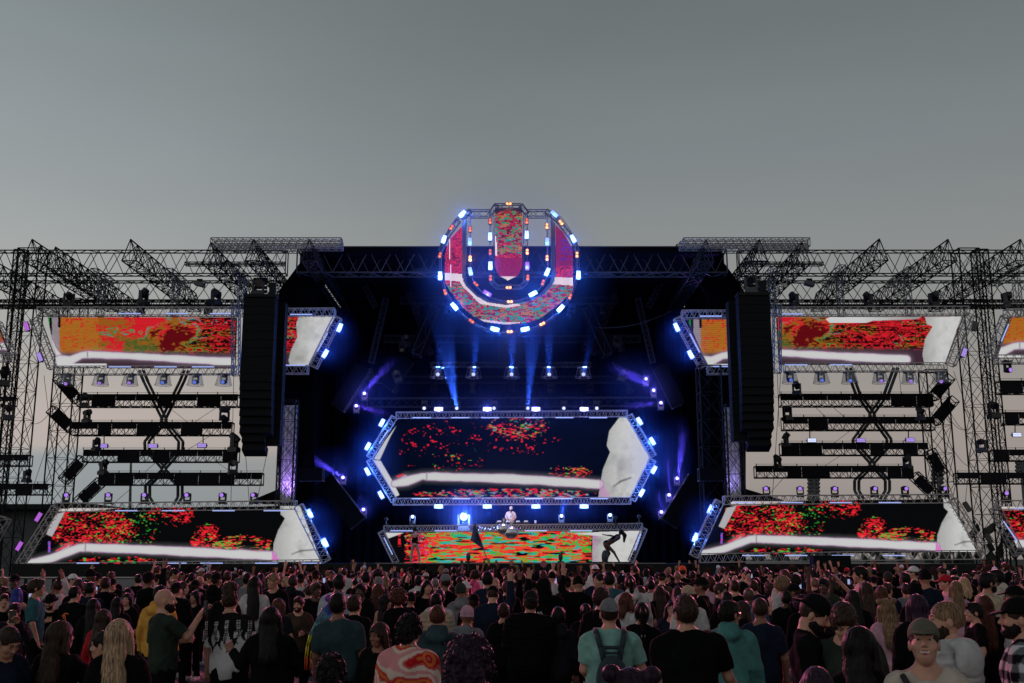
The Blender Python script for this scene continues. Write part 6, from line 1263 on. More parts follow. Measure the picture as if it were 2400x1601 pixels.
person(1087, 1484, 112, 0, 'messy', 'v', 'jacket', 'k', 2, 'rest', heavy=1.05, label='big fluffy purple lit head of hair closest to the camera in the middle')
person(950, 1437, 62, 8, 'messy', 'k', 'shirt', 'W', 1, 'rest', (-12, 0), 1.12, fem=False, label='person with messy black hair in a red and white swirl shirt', topmesh=printed('shirt', 'shirt', 'rest', 1.12, f_swirl))
person(879, 1486, 50, 205, 'long', 'd', 'jacket', 'k', 3, 'rest', (-8, 12), label='person with dark parted hair facing the camera beside the swirl shirt', extras=('lips',))
person(815, 1387, 40, 0, 'fade', 'k', 'tee', 'd', 3, 'rest', heavy=1.14, label='person with short black hair in a dark green tee with white trim')
person(552, 1362, 40, 0, 'tall', 'd', 'shirt', 'W', 1, 'rest', heavy=1.14, label='person with tall fluffy hair in a white shirt printed with black tentacles', topmesh=printed('shirt', 'shirt', 'rest', 1.14, f_octo))
person(646, 1418, 50, 0, 'long', 'k', 'jacket', 'k', 3, 'wrap', heavy=1.12, label='person with long black hair and black jacket beside the tentacle shirt')
o, M_, _ = person(302, 1447, 64, 2, 'vlong', 'y', 'jacket', 'k', 1, 'rest', label='person with very long wavy blonde hair over a black jacket')
person(140, 1452, 58, 15, 'long', 'b', 'jacket', 'k', 1, 'phone', (-20, 0), label='person with long brown hair in a black jacket left of the blonde one', extras=())
person(238, 1474, 50, 282, 'sleek', 'k', 'tank', 'k', 1, 'hold', (8, 8), label='person in profile with slick black hair, hoop earring and bare shoulder', extras=('hoop',))
person(24, 1468, 50, 120, 'buzz', 'd', 'jacket', 'n', 2, 'hold', (0, 32), label='person with shaved head bent down in a navy jacket at the left edge')
o, M_, hs_ = person(392, 1381, 38, 48, 'bald', 'k', 'tee', 'o', 1, 'phone', (-25, 0), 1.12, label='bald bearded person in an olive tee raising a phone', extras=('beard',)); phone(M_, hs_[0], 'phone raised by the bald bearded person in the olive tee', False)
person(107, 1426, 44, 165, 'fedora', 'k', 'long', 'k', 1, 'wrap', (-20, 20), label='person in a black fedora with a beard and red tinted glasses', extras=('beard', 'glasses'))
o, M_, hs_ = person(22, 1420, 30, 172, 'fade', 'k', 'jacket', 'K', 2, 'phonel', label='person with sunglasses and chain at the left edge behind a phone', extras=('shades',)); phone(M_, hs_[1], 'dark phone held up near the left edge of the crowd', False)
o, M_, hs_ = person(1228, 1383, 40, 355, 'capb', 'K', 'puffer', 'k', 2, 'hold', (0, 0), 1.26, hsc='fade', label='broad person in a backwards patterned cap and black quilted jacket')
o, M_, hs_ = person(1160, 1376, 32, 6, 'cap', 'k', 'jacket', 'n', 1, 'up', (0, 25), 1.22, hsc='buzz', label='broad person in black cap and navy jacket flashing a two finger horn sign')
person(1030, 1417, 42, 0, 'buzz', 'r', 'hoodie', 'd', 1, 'rest', heavy=1.05, label='person with cropped reddish hair in a dark teal hooded jacket')
person(1085, 1428, 36, 0, 'beanie', 'P', 'jacket', 'g', 3, 'rest', label='person in a pale pink knitted beanie')
o, M_, _ = person(1101, 1391, 30, 20, 'cap', 'k', 'long', 'k', 4, 'rest', heavy=1.2, label='person in black cap and black top with a bright yellow back print')
strokes(o, [(.02, 1.36, .12, 1.30), (.12, 1.30, .14, 1.16), (.04, 1.34, .06, 1.14), (.06, 1.14, .13, 1.18), (.0, 1.38, -.1, 1.36), (-.1, 1.36, -.15, 1.28), (.08, 1.30, .10, 1.2), (.03, 1.10, .12, 1.10)], .010, YP, 'back_print', -1, .165)
o, M_, _ = person(1289, 1352, 38, 0, 'hoodup', 'k', 'hoodie', 'k', 2, 'upl', heavy=1.3, label='tall person in a black hood with white angular marks on the back', fem=False)
strokes(o, [(-.17, 1.21, -.13, 1.28), (-.13, 1.28, -.11, 1.23), (-.11, 1.25, -.08, 1.28), (-.08, 1.28, -.05, 1.20), (.06, 1.17, .12, 1.29), (.12, 1.29, .16, 1.24)], .008, WP, 'back_print', -1, .215)
o, M_, _ = person(1495, 1407, 36, 0, 'pony', 'k', 'jacket', 'k', 2, 'rest', label='person with tied black hair in a black track jacket with white piping')
for s_ in (1,): torus_strap(o, [(s_ * .14, -.06, 1.48), (s_ * .215, -.04, 1.40), (s_ * .265, -.05, 1.2), (s_ * .27, 0, 1.0)], .005, WP, 'white_piping')
strokes(o, [(-.02, 1.40, -.01, 1.43), (-.01, 1.43, 0, 1.41), (0, 1.41, .01, 1.43), (.01, 1.43, .02, 1.40), (-.02, 1.395, .02, 1.395)], .005, WP, 'back_emblem', -1, .152)
person(1564, 1426, 34, 200, 'long', 'k', 'jacket', 'n', 1, 'rest', (10, -6), label='person with clear framed glasses and dark lipstick turned to the camera', extras=('glasses',))
o, M_, _ = person(272, 1354, 20, 180, 'cap', 'k', 'hoodie', 'k', 1, 'hold', (0, 20), 1.15, label='person in black cap facing the camera, white lettering on a black hoodie')
dg_ = lambda: bpy.context.evaluated_depsgraph_get()
for k, tx in enumerate(('hearts are', 'made to be', 'broken')):
    c = bpy.data.curves.new('lettering', 'FONT'); c.body = tx; c.size = .085; c.align_x = 'CENTER'; c.extrude = .003; c.offset = .002; tmp = bpy.data.objects.new('tmp', c); SC.collection.objects.link(tmp); bpy.context.view_layer.update()
    me = bpy.data.meshes.new_from_object(tmp.evaluated_get(dg_())); bpy.data.objects.remove(tmp); me.materials.clear(); me.materials.append(WP); me.transform(Matrix.Rotation(math.pi, 4, 'Z') @ Matrix.Rotation(R(90), 4, 'X')); link('lettering', me, o, (0, .185, 1.27 - k * .085))
o, M_, _ = person(171, 1374, 26, 12, 'fade', 'k', 'tee', 'k', 1, 'rest', (-20, 0), 1.2, label='person with a skin fade in a black tee with an orange flower print')
strokes(o, [(-.1, 1.28, -.05, 1.33), (-.05, 1.33, .02, 1.32), (-.06, 1.32, -.08, 1.24), (-.03, 1.2, -.05, 1.3)], .012, OP, 'back_print', -1, .15)
o, M_, _ = person(1491, 1346, 26, 0, 'pony', 'k', 'hoodie', 'W', 3, 'rest', heavy=1.15, label='person with tied black hair in a white hoodie with a thin black strap')
torus_strap(o, [(.12, -.10, 1.50), (.06, -.165, 1.38), (-.02, -.175, 1.25), (-.14, -.14, 1.10)], .010)
o, M_, _ = person(699, 1344, 20, 0, 'cap', 'k', 'tee', 'W', 2, 'rest', label='person in black cap and white tee with a black cross strap'); torus_strap(o, [(.13, -.08, 1.48), (.03, -.15, 1.33), (-.14, -.12, 1.1)], .014)
o, M_, _ = person(768, 1400, 42, 20, 'braids', 'u', 'jacket', 'k', 1, 'hold', (30, 0), label='person with teal hair buns and long rainbow braids')
for s_ in (-1, 1): link('hair_bun', small(('bun', s_), lambda b, s_=s_: b.sph((s_ * .085, -.01, 1.77), .042, 14, 9), HAIR), o, color=(.5, .12, .25) if s_ > 0 else (.2, .05, .35))
BR = [(.10, .22, .30), (.08, .34, .34), (.45, .60, .02), (.60, .52, .02), (.70, .12, .02)]
for i in range(13):
    x0 = -.10 + .0165 * i; x1 = x0 * 2.0 + .01 * math.sin(i * 5); q = [Vector((x0, -.09, 1.66)), Vector((x0 * 1.4, -.15, 1.5)), Vector((x1, -.165, 1.36)), Vector((x1 * 1.1, -.17, 1.24)), Vector((x1 * 1.15, -.17, 1.12)), Vector((x1 * 1.1, -.165, .98))]
    for k in range(5):
        key = ('braid', i, k); b = MB(); b.bar(q[k], q[k + 1], .011 - .001 * k, 6, .010 - .001 * k); me = b.mesh('braid', HAIR, smooth=True); link('braid', me, o, color=BR[k])
person(903, 1392, 30, 30, 'vlong', 'k', 'tank', 'W', 1, 'hold', (-50, 0), label='person with long wavy black hair, bare back and thin white straps')
person(940, 1378, 46, 0, 'afro', 'r', 'jacket', 'k', 2, 'rest', label='person with a bushy copper red head of curls'); person(898, 1381, 38, 0, 'afro', 'd', 'long', 'k', 2, 'rest', label='person with dark curls just left of the copper curls')
o, M_, hs_ = person(40, 1376, 26, 355, 'long', 'u', 'tank', 'k', 1, 'phone', label='person with long blue and pale hair holding a phone up'); phone(M_, hs_[0], 'phone held up by the blue haired person', True)
person(304, 1397, 28, 185, 'long', 'k', 'jacket', 'k', 1, 'hold', (6, -4), label='person with long black hair facing the camera with open mouth and a drink', extras=('lips',))
q = M_ @ Vector((0, 0, 0))
person(459, 1428, 27, 205, 'vlong', 'k', 'jacket', 'k', 2, 'hold', label='person with sunglasses pushed up on long black hair turned to the camera', extras=('lips',))
person(703, 1397, 26, 178, 'short', 'b', 'jacket', 'b', 1, 'hold', (-15, 5), label='moustached person in a brown coat facing the camera', extras=('beard',))
person(1814, 1367, 34, 75, 'afro', 'd', 'shirt', 'e', 3, 'rest', (0, 0), 1.0, label='person in profile with curly greyish top hair and cream shirt', fem=False)
person(371, 1371, 0.1, 10, 'fade', 'k', 'hoodie', 'y', 4, 'rest', Y=14.5, label='person with black hair in a mustard yellow hoodie')
person(1226, 1340, 22, 285, 'fade', 'k', 'jacket', 'v' if 0 else 'k', 1, 'rest', heavy=1.15, label='bearded person in profile with a shaggy fur collar', extras=('beard',), topmesh=printed('jacket', 'hoodie', 'rest', 1.15, f_fur))
person(1117, 1335, 25, 75, 'afro', 'b', 'hoodie', 'p', 1, 'rest', label='person with curly hair and glasses in a hot pink hoodie', extras=('glasses',))
person(1597, 1326, 17, 0, 'cap', 'O', 'tee', 'k', 2, 'rest', label='person in a glowing orange cap near the stage')
person(2224, 1347, 24, 265, 'cap', 'r', 'tee', 'P', 1, 'hold', label='person in a bright red cap turned sideways')
person(1400, 1323, 19, 0, 'bucket', 'w', 'tee', 'w', 2, 'rest', label='person in a white bucket hat close to the stage')
o, M_, _ = person(1620, 1372, 32, 350, 'capb', 'c', 'tee', 'W', 2, 'rest', label='person in a tan cap and white top behind the broad one in black')
person(2093, 1396, 40, 5, 'twin', 'Y', 'long', 'P', 1, 'rest', label='person with two small buns and long dark blonde hair in pink'); link('hair', cached(('hair', 'long', (0, 0), 0), lambda: hair_mesh('long', (0, 0), 0), HAIR), PEOPLE[-1]['o'], color=HC['Y'])
torus_strap(PEOPLE[[i for i, p in enumerate(PEOPLE) if p['px'] == 815][0]]['o'], [(.075 * math.cos(a * .45), .005 + .07 * math.sin(a * .45), 1.487 + .006 * math.sin(a * .45)) for a in range(15)], .009, WP, 'white_collar')

# the rest of the readable crowd: x, top of head, head width, heading, hair, hair colour, garment, colour, skin, pose, extras
TBL = """91 1356 26 70 short d shirt t 2 rest glasses|55 1374 21 100 cap k tee k 1 hold|119 1380 27 5 long Y tee k 1 rest|130 1370 20 95 fade b tee k 1 rest|175 1345 20 100 cap w jacket n 1 hold|194 1364 26 350 long r long b 1 rest|214 1356 21 120 afro Y tee m 1 rest
236 1370 20 20 pony d long q 3 rest|268 1339 17 0 short r jacket k 1 rest|343 1358 21 20 short p tee W 1 rest|376 1345 18 60 cap k tee W 2 rest|390 1359 24 15 long y tee k 1 rest|407 1357 22 30 long Y jacket k 1 rest|430 1361 25 100 bob d long k 1 phone|449 1342 17 10 fade k tee k 2 rest|465 1350 20 0 bald k tee k 2 rest
457 1359 23 0 cap k tee k 4 rest|484 1342 16 80 short b long K 1 rest|499 1343 16 170 short d tee k 1 rest|514 1354 18 0 cap c jacket c 1 rest|540 1338 18 0 short d tee k 1 rest|574 1342 21 10 fade k shirt g 2 rest|520 1366 26 8 short k tee k 2 rest|232 1401 34 0 vlong k jacket k 3 rest|272 1408 32 0 long k jacket k 3 hold|242 1430 40 15 long d long r 1 rest
200 1400 26 0 long d tee k 2 rest|62 1409 34 80 afro k puffer n 4 rest|4 1379 20 60 short k tee r 3 rest|0 1423 24 150 short b tee k 1 rest|603 1349 30 0 vlong k long W 1 rest|652 1342 19 0 bald k jacket k 3 rest|675 1350 22 235 bob y jacket k 1 hold glasses|630 1378 32 0 hoodup k hoodie k 3 rest|660 1401 34 20 vlong r tee K 1 rest
716 1370 22 0 short d tee W 1 rest|734 1388 32 0 afro r long k 1 rest|774 1385 32 0 short r tee k 1 rest|790 1344 27 0 short k shirt l 4 rest|850 1366 24 200 short k jacket k 4 hold|848 1393 32 20 short d jacket k 1 rest|887 1366 28 0 long r jacket k 1 rest|879 1351 22 0 beanie g tee K 2 rest|810 1331 14 0 short b tee W 1 rest|683 1334 15 0 hoodup r hoodie r 2 both
905 1349 19 0 long Y tee k 1 rest|927 1354 21 10 short d tee n 2 rest|985 1389 27 0 vlong k tee k 2 rest|991 1347 20 0 fade k hoodie W 4 rest|1023 1354 20 0 buzz g jacket k 1 rest|1046 1362 22 0 long y tee W 1 rest|1051 1372 27 0 long k tee k 2 rest|1021 1380 27 5 short v tee W 1 rest|1018 1389 29 0 fade k puffer c 3 rest
1095 1364 28 0 beanie o hoodie g 2 rest|1144 1338 24 20 short k jacket n 2 rest|1168 1354 18 0 long y tee W 1 rest|1188 1360 23 0 short r jacket k 1 rest|1329 1350 25 340 cap k tee K 1 rest|1356 1354 22 80 bun y tee k 1 rest shades|1395 1375 34 35 short d jacket k 1 rest|1440 1338 24 0 short k jacket t 2 rest|1405 1340 22 0 cap k jacket n 1 rest
1460 1387 34 60 bob r tee W 1 rest|1546 1372 28 0 vlong d tee k 1 rest|1585 1372 34 350 afro k tee k 2 rest|1693 1385 28 10 fade k tee k 4 rest|1711 1351 26 0 vlong y long e 1 rest|1667 1350 22 0 short r tee P 2 rest|1632 1352 28 285 cap k jacket k 3 rest|1595 1338 17 0 bald k tee k 3 rest|1841 1334 21 350 short r tee W 1 rest
1865 1368 28 285 cap k jacket k 3 rest|1841 1385 26 5 fade k tee k 4 rest|1763 1352 24 280 bob k tee W 3 rest glasses|1769 1377 28 0 bald k tee u 4 rest|1777 1399 38 10 buzz d tee n 3 rest|1748 1419 34 285 long d jacket k 3 rest|1920 1370 30 90 bucket k jacket k 3 rest|1957 1347 24 75 long b tee k 1 rest glasses|2007 1352 21 280 short b tee k 1 rest shades
2008 1326 23 275 short k tank k 2 phonel|2027 1362 32 0 vlong d long k 2 rest|2063 1372 30 5 vlong r tee k 1 rest|2006 1381 34 5 long k jacket k 2 wrap|2138 1327 20 290 cap w tee k 1 rest|2104 1340 20 330 fade k long g 4 rest|2081 1340 22 0 cap o tee k 2 rest|2177 1332 26 0 beanie k tee n 2 rest|2230 1360 30 0 vlong Y tee P 1 rest|2255 1352 27 0 bob y tee k 1 rest
2155 1364 32 350 beanie k tee k 2 rest|2159 1391 50 0 vlong v jacket k 2 rest|2308 1340 28 80 short k jacket c 2 rest beard|2343 1334 24 300 short k hoodie e 4 rest|2360 1318 19 250 afro r tee k 1 rest beard|2306 1393 40 10 vlong r jacket k 1 rest|2275 1411 34 275 short k tee k 1 rest glasses|2370 1372 36 285 cap k tee W 3 rest beard|2247 1391 40 0 afro k tee k 2 rest
2073 1446 42 0 long v jacket k 1 rest|1880 1398 46 0 afro v jacket k 2 rest|1546 1400 26 0 long k tee k 1 rest|2130 1366 22 0 short d tee g 2 rest|2390 1356 22 280 short k jacket n 2 rest|768 1577 80 0 messy k tee k 3 rest|1925 1584 84 0 long v tee k 1 rest|2222 1590 70 0 messy v tee k 2 rest|1365 1445 30 10 pony k tee k 2 rest|1300 1420 34 0 short k hoodie K 2 rest
1185 1440 30 0 short d tee k 2 rest|955 1400 26 0 beanie k jacket k 2 rest|1500 1372 24 0 short d tee k 2 rest|1655 1362 22 340 short k tee k 2 hold|1520 1358 20 10 short k tee W 3 rest|1290 1335 17 10 cap w tee k 2 up|1268 1336 16 0 short r tee P 1 up|1360 1336 17 0 cap k tee w 2 rest"""
for r_ in TBL.replace('\n', '|').split('|'):
    a = r_.split(); ex = a[10:]; n_ = 'person'
    o, M_, hs_ = person(float(a[0]), float(a[1]), float(a[2]), float(a[3]), a[4], a[5], a[6], a[7], int(a[8]), a[9], heavy=random.choice((1.0, 1.0, 1.1)) if float(a[2]) > 22 else 1.08, extras=tuple(ex))
    if a[9] in ('phone', 'phonel'): phone(M_, hs_[0 if a[9] == 'phone' else 1], f'phone in the raised hand above the crowd near the {"left" if float(a[0]) < 1200 else "right"} lower screen', True)

# fill the crowd towards the stage
def taken(x, y, r=0.42): return any((p['o'].location.x - x) ** 2 + (p['o'].location.y - y) ** 2 < r * r for p in PEOPLE)
rr = random.Random(21)
SK_W = [1, 1, 1, 2, 2, 2, 3, 3, 4]; rows = []
def rnd_person(px, Y, lodf=None):
    hair = rr.choice(['short'] * 5 + ['fade'] * 3 + ['buzz', 'cap', 'cap', 'capb', 'bald', 'beanie', 'afro', 'long', 'long', 'long', 'vlong', 'bob', 'pony', 'bun', 'bucket'])
    hc = rr.choice('kkkkkdddddbrY') if hair not in HEADWEAR else rr.choice('kkkkkkgnWr' if hair != 'bucket' else 'wk'); skn = rr.choice(SK_W)
    if hc in 'Y' and skn > 2: hc = 'k'
    pz = rr.choices(['rest', 'hold', 'up', 'upl', 'phone', 'both'], [12, 3, 2.8, 1.5, 2.2, .5])[0]; top = rr.choice(['tee', 'tee', 'long', 'hoodie', 'jacket', 'shirt']); tc = rr.choice('kkkkkkkkkkkkkkkKKnnGWob')
    s = rr.uniform(.91, 1.045) * (0.95 if hair in ('long', 'vlong', 'bob', 'pony', 'bun') else 1.0)
    o, M_, hs_ = person(px, 1330, None, rr.choice([0, 0, 0, 0, 5, -8, 25, -30, 60, 300, 95, 265, 190, 170]) + rr.uniform(-10, 10), hair, hc, top, tc, skn, pz, rr.choice([(0, 0), (0, 0), (-22, 4), (25, 0), (0, 14)]), heavy=1.08, Y=Y, scale=s, lod=1 if Y < 24 else 2)
    if pz == 'phone': phone(M_, hs_[0], None, True); ph.append(M_)
ph = []
cands = []
for Y in np.arange(18.5, 48.6, 0.7):
    n_ = int(36 + Y * 1.0)
    for i in range(n_):
        px = -20 + 2440 * (i + rr.random()) / n_
        if px < 360 and Y > 25 - (px < 200) * 5 + rr.random() * 5: continue
        cands.append((px, float(Y + rr.uniform(-.3, .3))))
rr.shuffle(cands)
dens = lambda px, Y: abs(px - 1200) < 1300
# prefer places whose head is not hidden by nearer people
vis = []
need = 300 - len(PEOPLE)
def headbox(px, Y, s=1.0): w = F * .20 / Y; q = proj(Pg(px, Y), Y, 1.76 * s); return px - w / 2, px + w / 2, q[1], q[1] + w * 1.2
boxes = [(p['px'] - F * .26 / p['Y'], p['px'] + F * .26 / p['Y'], proj(0, p['Y'], 1.80 * p['s'])[1], p['Y']) for p in PEOPLE]
chosen = []; far = []
for px, Y in sorted(cands, key=lambda c: c[1]):
    x = Pg(px, Y)
    if taken(x, Y): continue
    a, b_, yt, yb = headbox(px, Y); ov = 0
    for (x0, x1, y0, yy) in boxes:
        if yy < Y and x1 > a and x0 < b_ and y0 < yb - (yb - yt) * .5: ov += min(b_, x1) - max(a, x0)
    ratio = ov / (b_ - a); limit = .35 if Y < 24 else (.9 if Y < 36 else 1.4)
    if ratio < limit and len(chosen) < need: rnd_person(px, Y); chosen.append(1); boxes.append((px - F * .17 / Y, px + F * .17 / Y, proj(0, Y, 1.76)[1], Y))
    elif Y > 26: far.append((px, Y))
print('PEOPLE', len(PEOPLE), 'spare', len(far))
# people too small and too many to name one by one: the rows nearest to the stage
rr.shuffle(far); Vs, Fs, Cs = [], [], []; k0 = 0
def addmesh(me, x, y, s, hdg, c):
    global k0
    n = len(me.vertices); V = np.empty(n * 3, dtype=np.float32); me.vertices.foreach_get('co', V); V = V.reshape(-1, 3); a = -R(hdg); ca, sa = math.cos(a), math.sin(a)
    V = np.stack([(V[:, 0] * ca - V[:, 1] * sa) * s + x, (V[:, 0] * sa + V[:, 1] * ca) * s + y, V[:, 2] * s], -1); Vs.append(V)
    Fs.extend([tuple(i + k0 for i in p.vertices) for p in me.polygons]); Cs.append(np.tile(np.array(tuple(c) + (1,), dtype=np.float32), (n, 1))); k0 += n
far = [q for q in far if q[1] > 34][:170]
for px, Y in far:
    if taken(Pg(px, Y), Y, .38): continue
    pz = rr.choices(['rest', 'up', 'both', 'phone'], [10, 2, .6, 1])[0]; hr = rr.choice(['short', 'short', 'fade', 'long', 'cap', 'afro', 'bob']); s = rr.uniform(.9, 1.03); hdg = rr.uniform(-15, 15); x = Pg(px, Y)
    addmesh(cached(('body', pz, (0, 0), 2, 1.08, False), lambda: body_mesh(pz, (0, 0), 2, 1.08, False), SKIN), x, Y, s, hdg, SK[rr.choice(SK_W)])
    addmesh(cached(('shirt', 'tee', pz, 2, 1.08, False), lambda: top_mesh('tee', pz, 2, 1.08, False), CLOTH), x, Y, s, hdg, COL[rr.choice('kkkkkkkkKKnnGW')])
    addmesh(cached(('trousers', 2, 1.08), lambda: pants_mesh(2, 1.08), CLOTH), x, Y, s, hdg, COL[rr.choice('kkKnu')])
    addmesh(cached(('hair', hr, (0, 0), 2), lambda: hair_mesh(hr, (0, 0), 2), HAIR), x, Y, s, hdg, HC[rr.choice('kkkdddbY')] if hr != 'cap' else COL[rr.choice('kwgW')])
if Vs:
    me = mkmesh('crowd', np.concatenate(Vs), Fs, smooth=True, mats=[PRINT]); at = me.color_attributes.new('led', 'FLOAT_COLOR', 'POINT'); at.data.foreach_set('color', np.concatenate(Cs).ravel())
    link('crowd', me, kind='stuff', label='packed mass of small dark heads in the rows nearest to the stage', cat='crowd')

# people on the stage
zdj = P(1195, 1186, 57.0).z
o, M_, hs_ = person(1195, 1187, None, 180, 'cap', 'e', 'shirt', 'e', 1, 'dj', (0, 15), 1.05, Y=57.0, z=zdj - 1.79, scale=1.0, lod=1, label='DJ in a pale shirt and cap behind the desk, looking down', extras=('beard',), group='people on the stage')
b = MB(); b.box((o.location.x, 57.2, (o.location.z + z_deck) / 2), (3.2, 1.2, o.location.z - z_deck)); b.build('riser', HOUS, None, off=(o.location.x, 57.2, z_deck), label='black riser the DJ stands on', cat='riser').location = (o.location.x, 57.2, z_deck)
# bending dancer: one skinned figure made as a distance field
def bend_mesh(P_):
    f = Fld((-.9, -.9, -.02), (1.0, .7, 1.9), .018); 
    for a, c, r1, r2 in P_: f.cap(a, c, r1, r2, .03)
    return f.mesh(0)
def dancer(px, Y, lb, segs, headc, haircaps, sk, rot):
    x = P(px, 1310, Y).x; o = link('person', None, None, (x, Y, z_deck + .0), lb, 'person', 'people on the stage'); o.rotation_euler = (0, 0, rot)
    def fn():
        f = Fld((-1.0, -.7, -.02), (1.0, .7, 1.95), .018)
        for a, c, r1, r2 in segs: f.cap(a, c, r1, r2, .03)
        f.ell(headc, (.085, .095, .11), .02); return f.mesh(0)
    V, Fs = fn(); link('body', mkmesh('body', V, Fs, smooth=True, mats=[SKIN]), o, color=SK[sk])
    f = Fld((-1.0, -.7, .3), (1.0, .7, 2.0), .018); f.ell((headc[0], headc[1] - .0, headc[2] + .02), (.10, .11, .12), 0)
    for a, c, r1, r2 in haircaps: f.cap(a, c, r1, r2, .03)
    V, Fs = f.mesh(0); link('hair', mkmesh('hair', V, Fs, smooth=True, mats=[HAIR]), o, color=HC['k']); return o
segs = [(a_, c_, r1_ * 1.12, r2_ * 1.15) for a_, c_, r1_, r2_ in [((-.26, 0, .98), (.02, 0, 1.12), .135, .12), ((.02, 0, 1.12), (.30, 0, 1.30), .12, .13), ((-.30, .06, .92), (-.12, .08, .50), .095, .06), ((-.12, .08, .50), (-.30, .08, .10), .06, .04), ((-.26, -.06, .92), (.10, -.06, .56), .095, .06), ((.10, -.06, .56), (.36, -.06, .10), .055, .035),
        ((-.30, .08, .06), (-.16, .08, .03), .04, .03), ((.36, -.06, .06), (.50, -.06, .03), .04, .03), ((.28, .1, 1.30), (-.05, .16, 1.38), .05, .035), ((-.05, .16, 1.38), (-.38, .2, 1.42), .035, .022), ((-.38, .2, 1.42), (-.46, .2, 1.47), .022, .014), ((.30, -.12, 1.30), (.12, -.2, 1.12), .05, .035), ((.12, -.2, 1.12), (-.12, -.2, 1.2), .035, .022), ((.30, 0, 1.32), (.42, 0, 1.44), .055, .05)]]
o = dancer(1434, 53.8, 'dancer bending forward with long swinging hair at the right of the booth', segs, (.46, 0, 1.52), [((.5, 0, 1.6), (.66, 0, 1.38), .09, .10), ((.66, 0, 1.38), (.62, 0, 1.08), .10, .05)], 4, 0)
o2 = dancer(972, 53.8, 'dancer standing in dark clothes before the left part of the booth screen', [((0, 0, .95), (0, 0, 1.15), .13, .11), ((0, 0, 1.15), (0, 0, 1.38), .11, .12), ((-.14, 0, 1.42), (.14, 0, 1.42), .055, .055), ((-.09, 0, .9), (-.16, .02, .48), .09, .06), ((-.16, .02, .48), (-.18, 0, .06), .06, .05), ((.09, 0, .9), (.2, .03, .50), .09, .06), ((.2, .03, .5), (.26, 0, .06), .06, .05),
            ((.17, 0, 1.40), (.26, 0, 1.18), .045, .035), ((.26, 0, 1.18), (.12, -.12, 1.08), .035, .022), ((-.17, 0, 1.40), (-.26, 0, 1.18), .045, .035), ((-.26, 0, 1.18), (-.14, -.1, 1.0), .035, .022), ((0, 0, 1.42), (0, 0, 1.58), .05, .05), ((-.18, -.1, .04), (-.18, .03, .04), .04, .04), ((.26, -.1, .04), (.26, .03, .04), .04, .04)], (0, 0, 1.66), [((0, .08, 1.68), (0, .1, 1.3), .09, .08)], 1, 0)
for oo, (c, r_) in ((o, ((-.22, 0, 1.0), (.20, .15, .16))), (o2, ((0, 0, 1.12), (.16, .13, .32)))):
    f = Fld((-.6, -.4, .6), (.6, .4, 1.6), .02); f.ell(c, r_, 0)
    if oo is o: f.cap((.02, 0, 1.13), (.3, 0, 1.3), .14, .15, .02)
    V, Fs = f.mesh(0); link('dress', mkmesh('dress', V, Fs, smooth=True, mats=[CLOTH]), oo, color=COL['k'])
q = P(1274, 1322, 46); t = thing('paper_fan', 'round pink paddle held up over the heads near the stage', 'paddle', q); b = MB(); b.bar(q + Vector((0, 0, .0)), q + Vector((0, .02, 0)), .14, 16); b.build('disc', mat('pink_paper', (.35, .08, .12), .7), t); b = MB(); b.bar(q - Vector((0, 0, .1)), q - Vector((0, 0, .5)), .012); b.build('handle', ALUD, t)

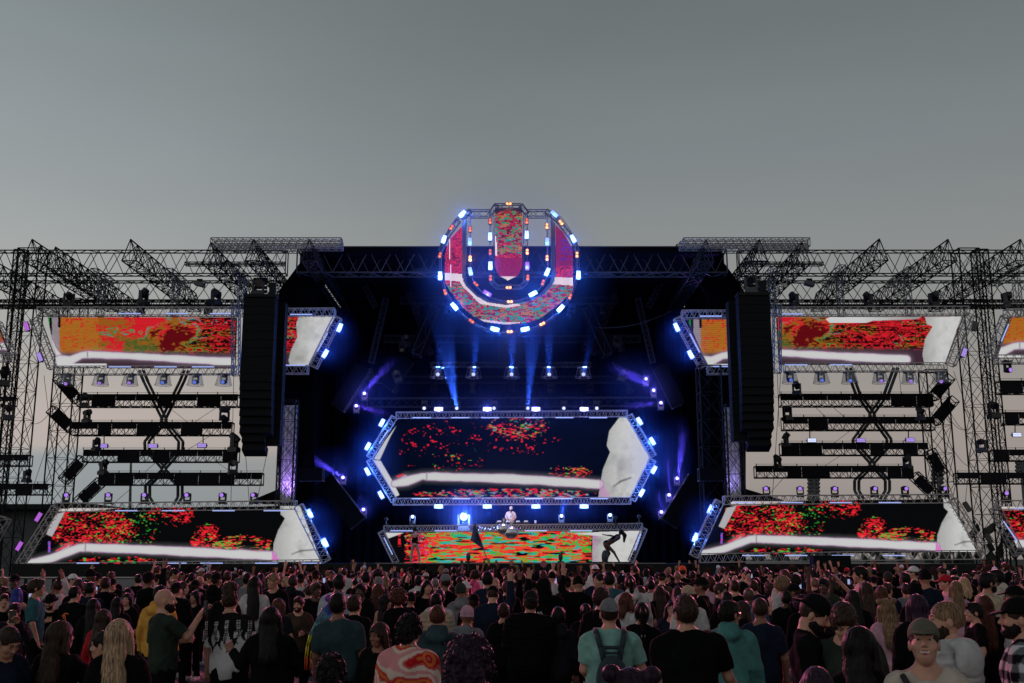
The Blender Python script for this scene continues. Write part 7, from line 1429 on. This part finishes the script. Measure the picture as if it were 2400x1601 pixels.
# ------------------------------------------------------------------ names for everyone: how they look, where they stand
def desc(p):
    h = p['hair']
    if h in HEADWEAR: cn = {**CNAME, **TNAME}[p['hc']]; a = {'cap': f'{cn} cap', 'capb': f'backwards {cn} cap', 'beanie': f'{cn} beanie', 'bucket': f'{cn} bucket hat', 'fedora': f'{cn} fedora', 'hoodup': f'raised {cn} hood'}[h]
    elif h == 'bald': a = 'bald head'
    else: a = f"{HAIRN[h]} {CNAME[p['hc']]} hair"
    po = {'up': ' arm raised,', 'upl': ' left arm raised,', 'both': ' both arms up,', 'phone': ' filming,', 'phonel': ' filming,'}.get(p['pz'], '')
    return a, f"{TNAME.get(p['tc'], 'dark')} {KNAME[p['top']]},{po}"
ZX = [(130, 'at the left edge'), (420, 'below left lower screen'), (700, "below left array"), (930, 'left of the booth'), (1150, 'below the flag'), (1330, 'below the DJ'), (1560, 'right of the booth'), (1800, 'below right array'), (2080, 'below right lower screen'), (2300, 'below far right tower'), (9999, 'at the right edge')]
grp = {}
for p in PEOPLE:
    if p['label']: continue
    a, b_ = desc(p); zx = next(n for l_, n in ZX if p['px'] < l_); zy = 'near' if p['Y'] < 12 else ('midway' if p['Y'] < 24 else 'far')
    grp.setdefault((a, b_, zx, zy), []).append(p)
ON = ['leftmost', 'second from left', 'third from left', 'fourth from left', 'fifth from left', 'sixth from left', 'seventh from left', 'eighth from left']
for (a, b_, zx, zy), ps in grp.items():
    ps.sort(key=lambda p: p['px'])
    for i, p in enumerate(ps):
        pre = '' if len(ps) == 1 else (ON[min(i, 7)] + ' ' if i < len(ps) - 1 or len(ps) > 8 else 'rightmost ')
        p['o']['label'] = f"{pre}{'far' if zy == 'far' else ('midway' if zy == 'midway' else 'close')} person, {a}, {b_} {zx}"
for i, t in enumerate([t for t in SC.objects if t.name.startswith('phone') and t.parent is None]):
    if not t.get('label') or 'raised hand above' in t['label']:
        px = proj(*t.location)[0]; best = min((p for p in PEOPLE), key=lambda p: abs(p['o'].location.x - t.location.x) + abs(p['o'].location.y - t.location.y)); a, b_ = desc(best); zx = next(n for l_, n in ZX if px < l_)
        t['label'] = f"phone held up by the {'far' if best['Y'] > 24 else 'midway'} person with {a} {zx}"; t['category'] = 'phone'
used_ = {}
for t in sorted([t for t in SC.objects if t.parent is None and t.get('label') and t.name.startswith('phone')], key=lambda t: proj(*t.location)[0]): used_.setdefault(t['label'], []).append(t)
for lb, ts in used_.items():
    if len(ts) > 1:
        for i, t in enumerate(ts): t['label'] = (ON[min(i, 7)] if i < len(ts) - 1 else 'rightmost') + ' ' + lb.replace('phone held up by the', 'phone held up by')
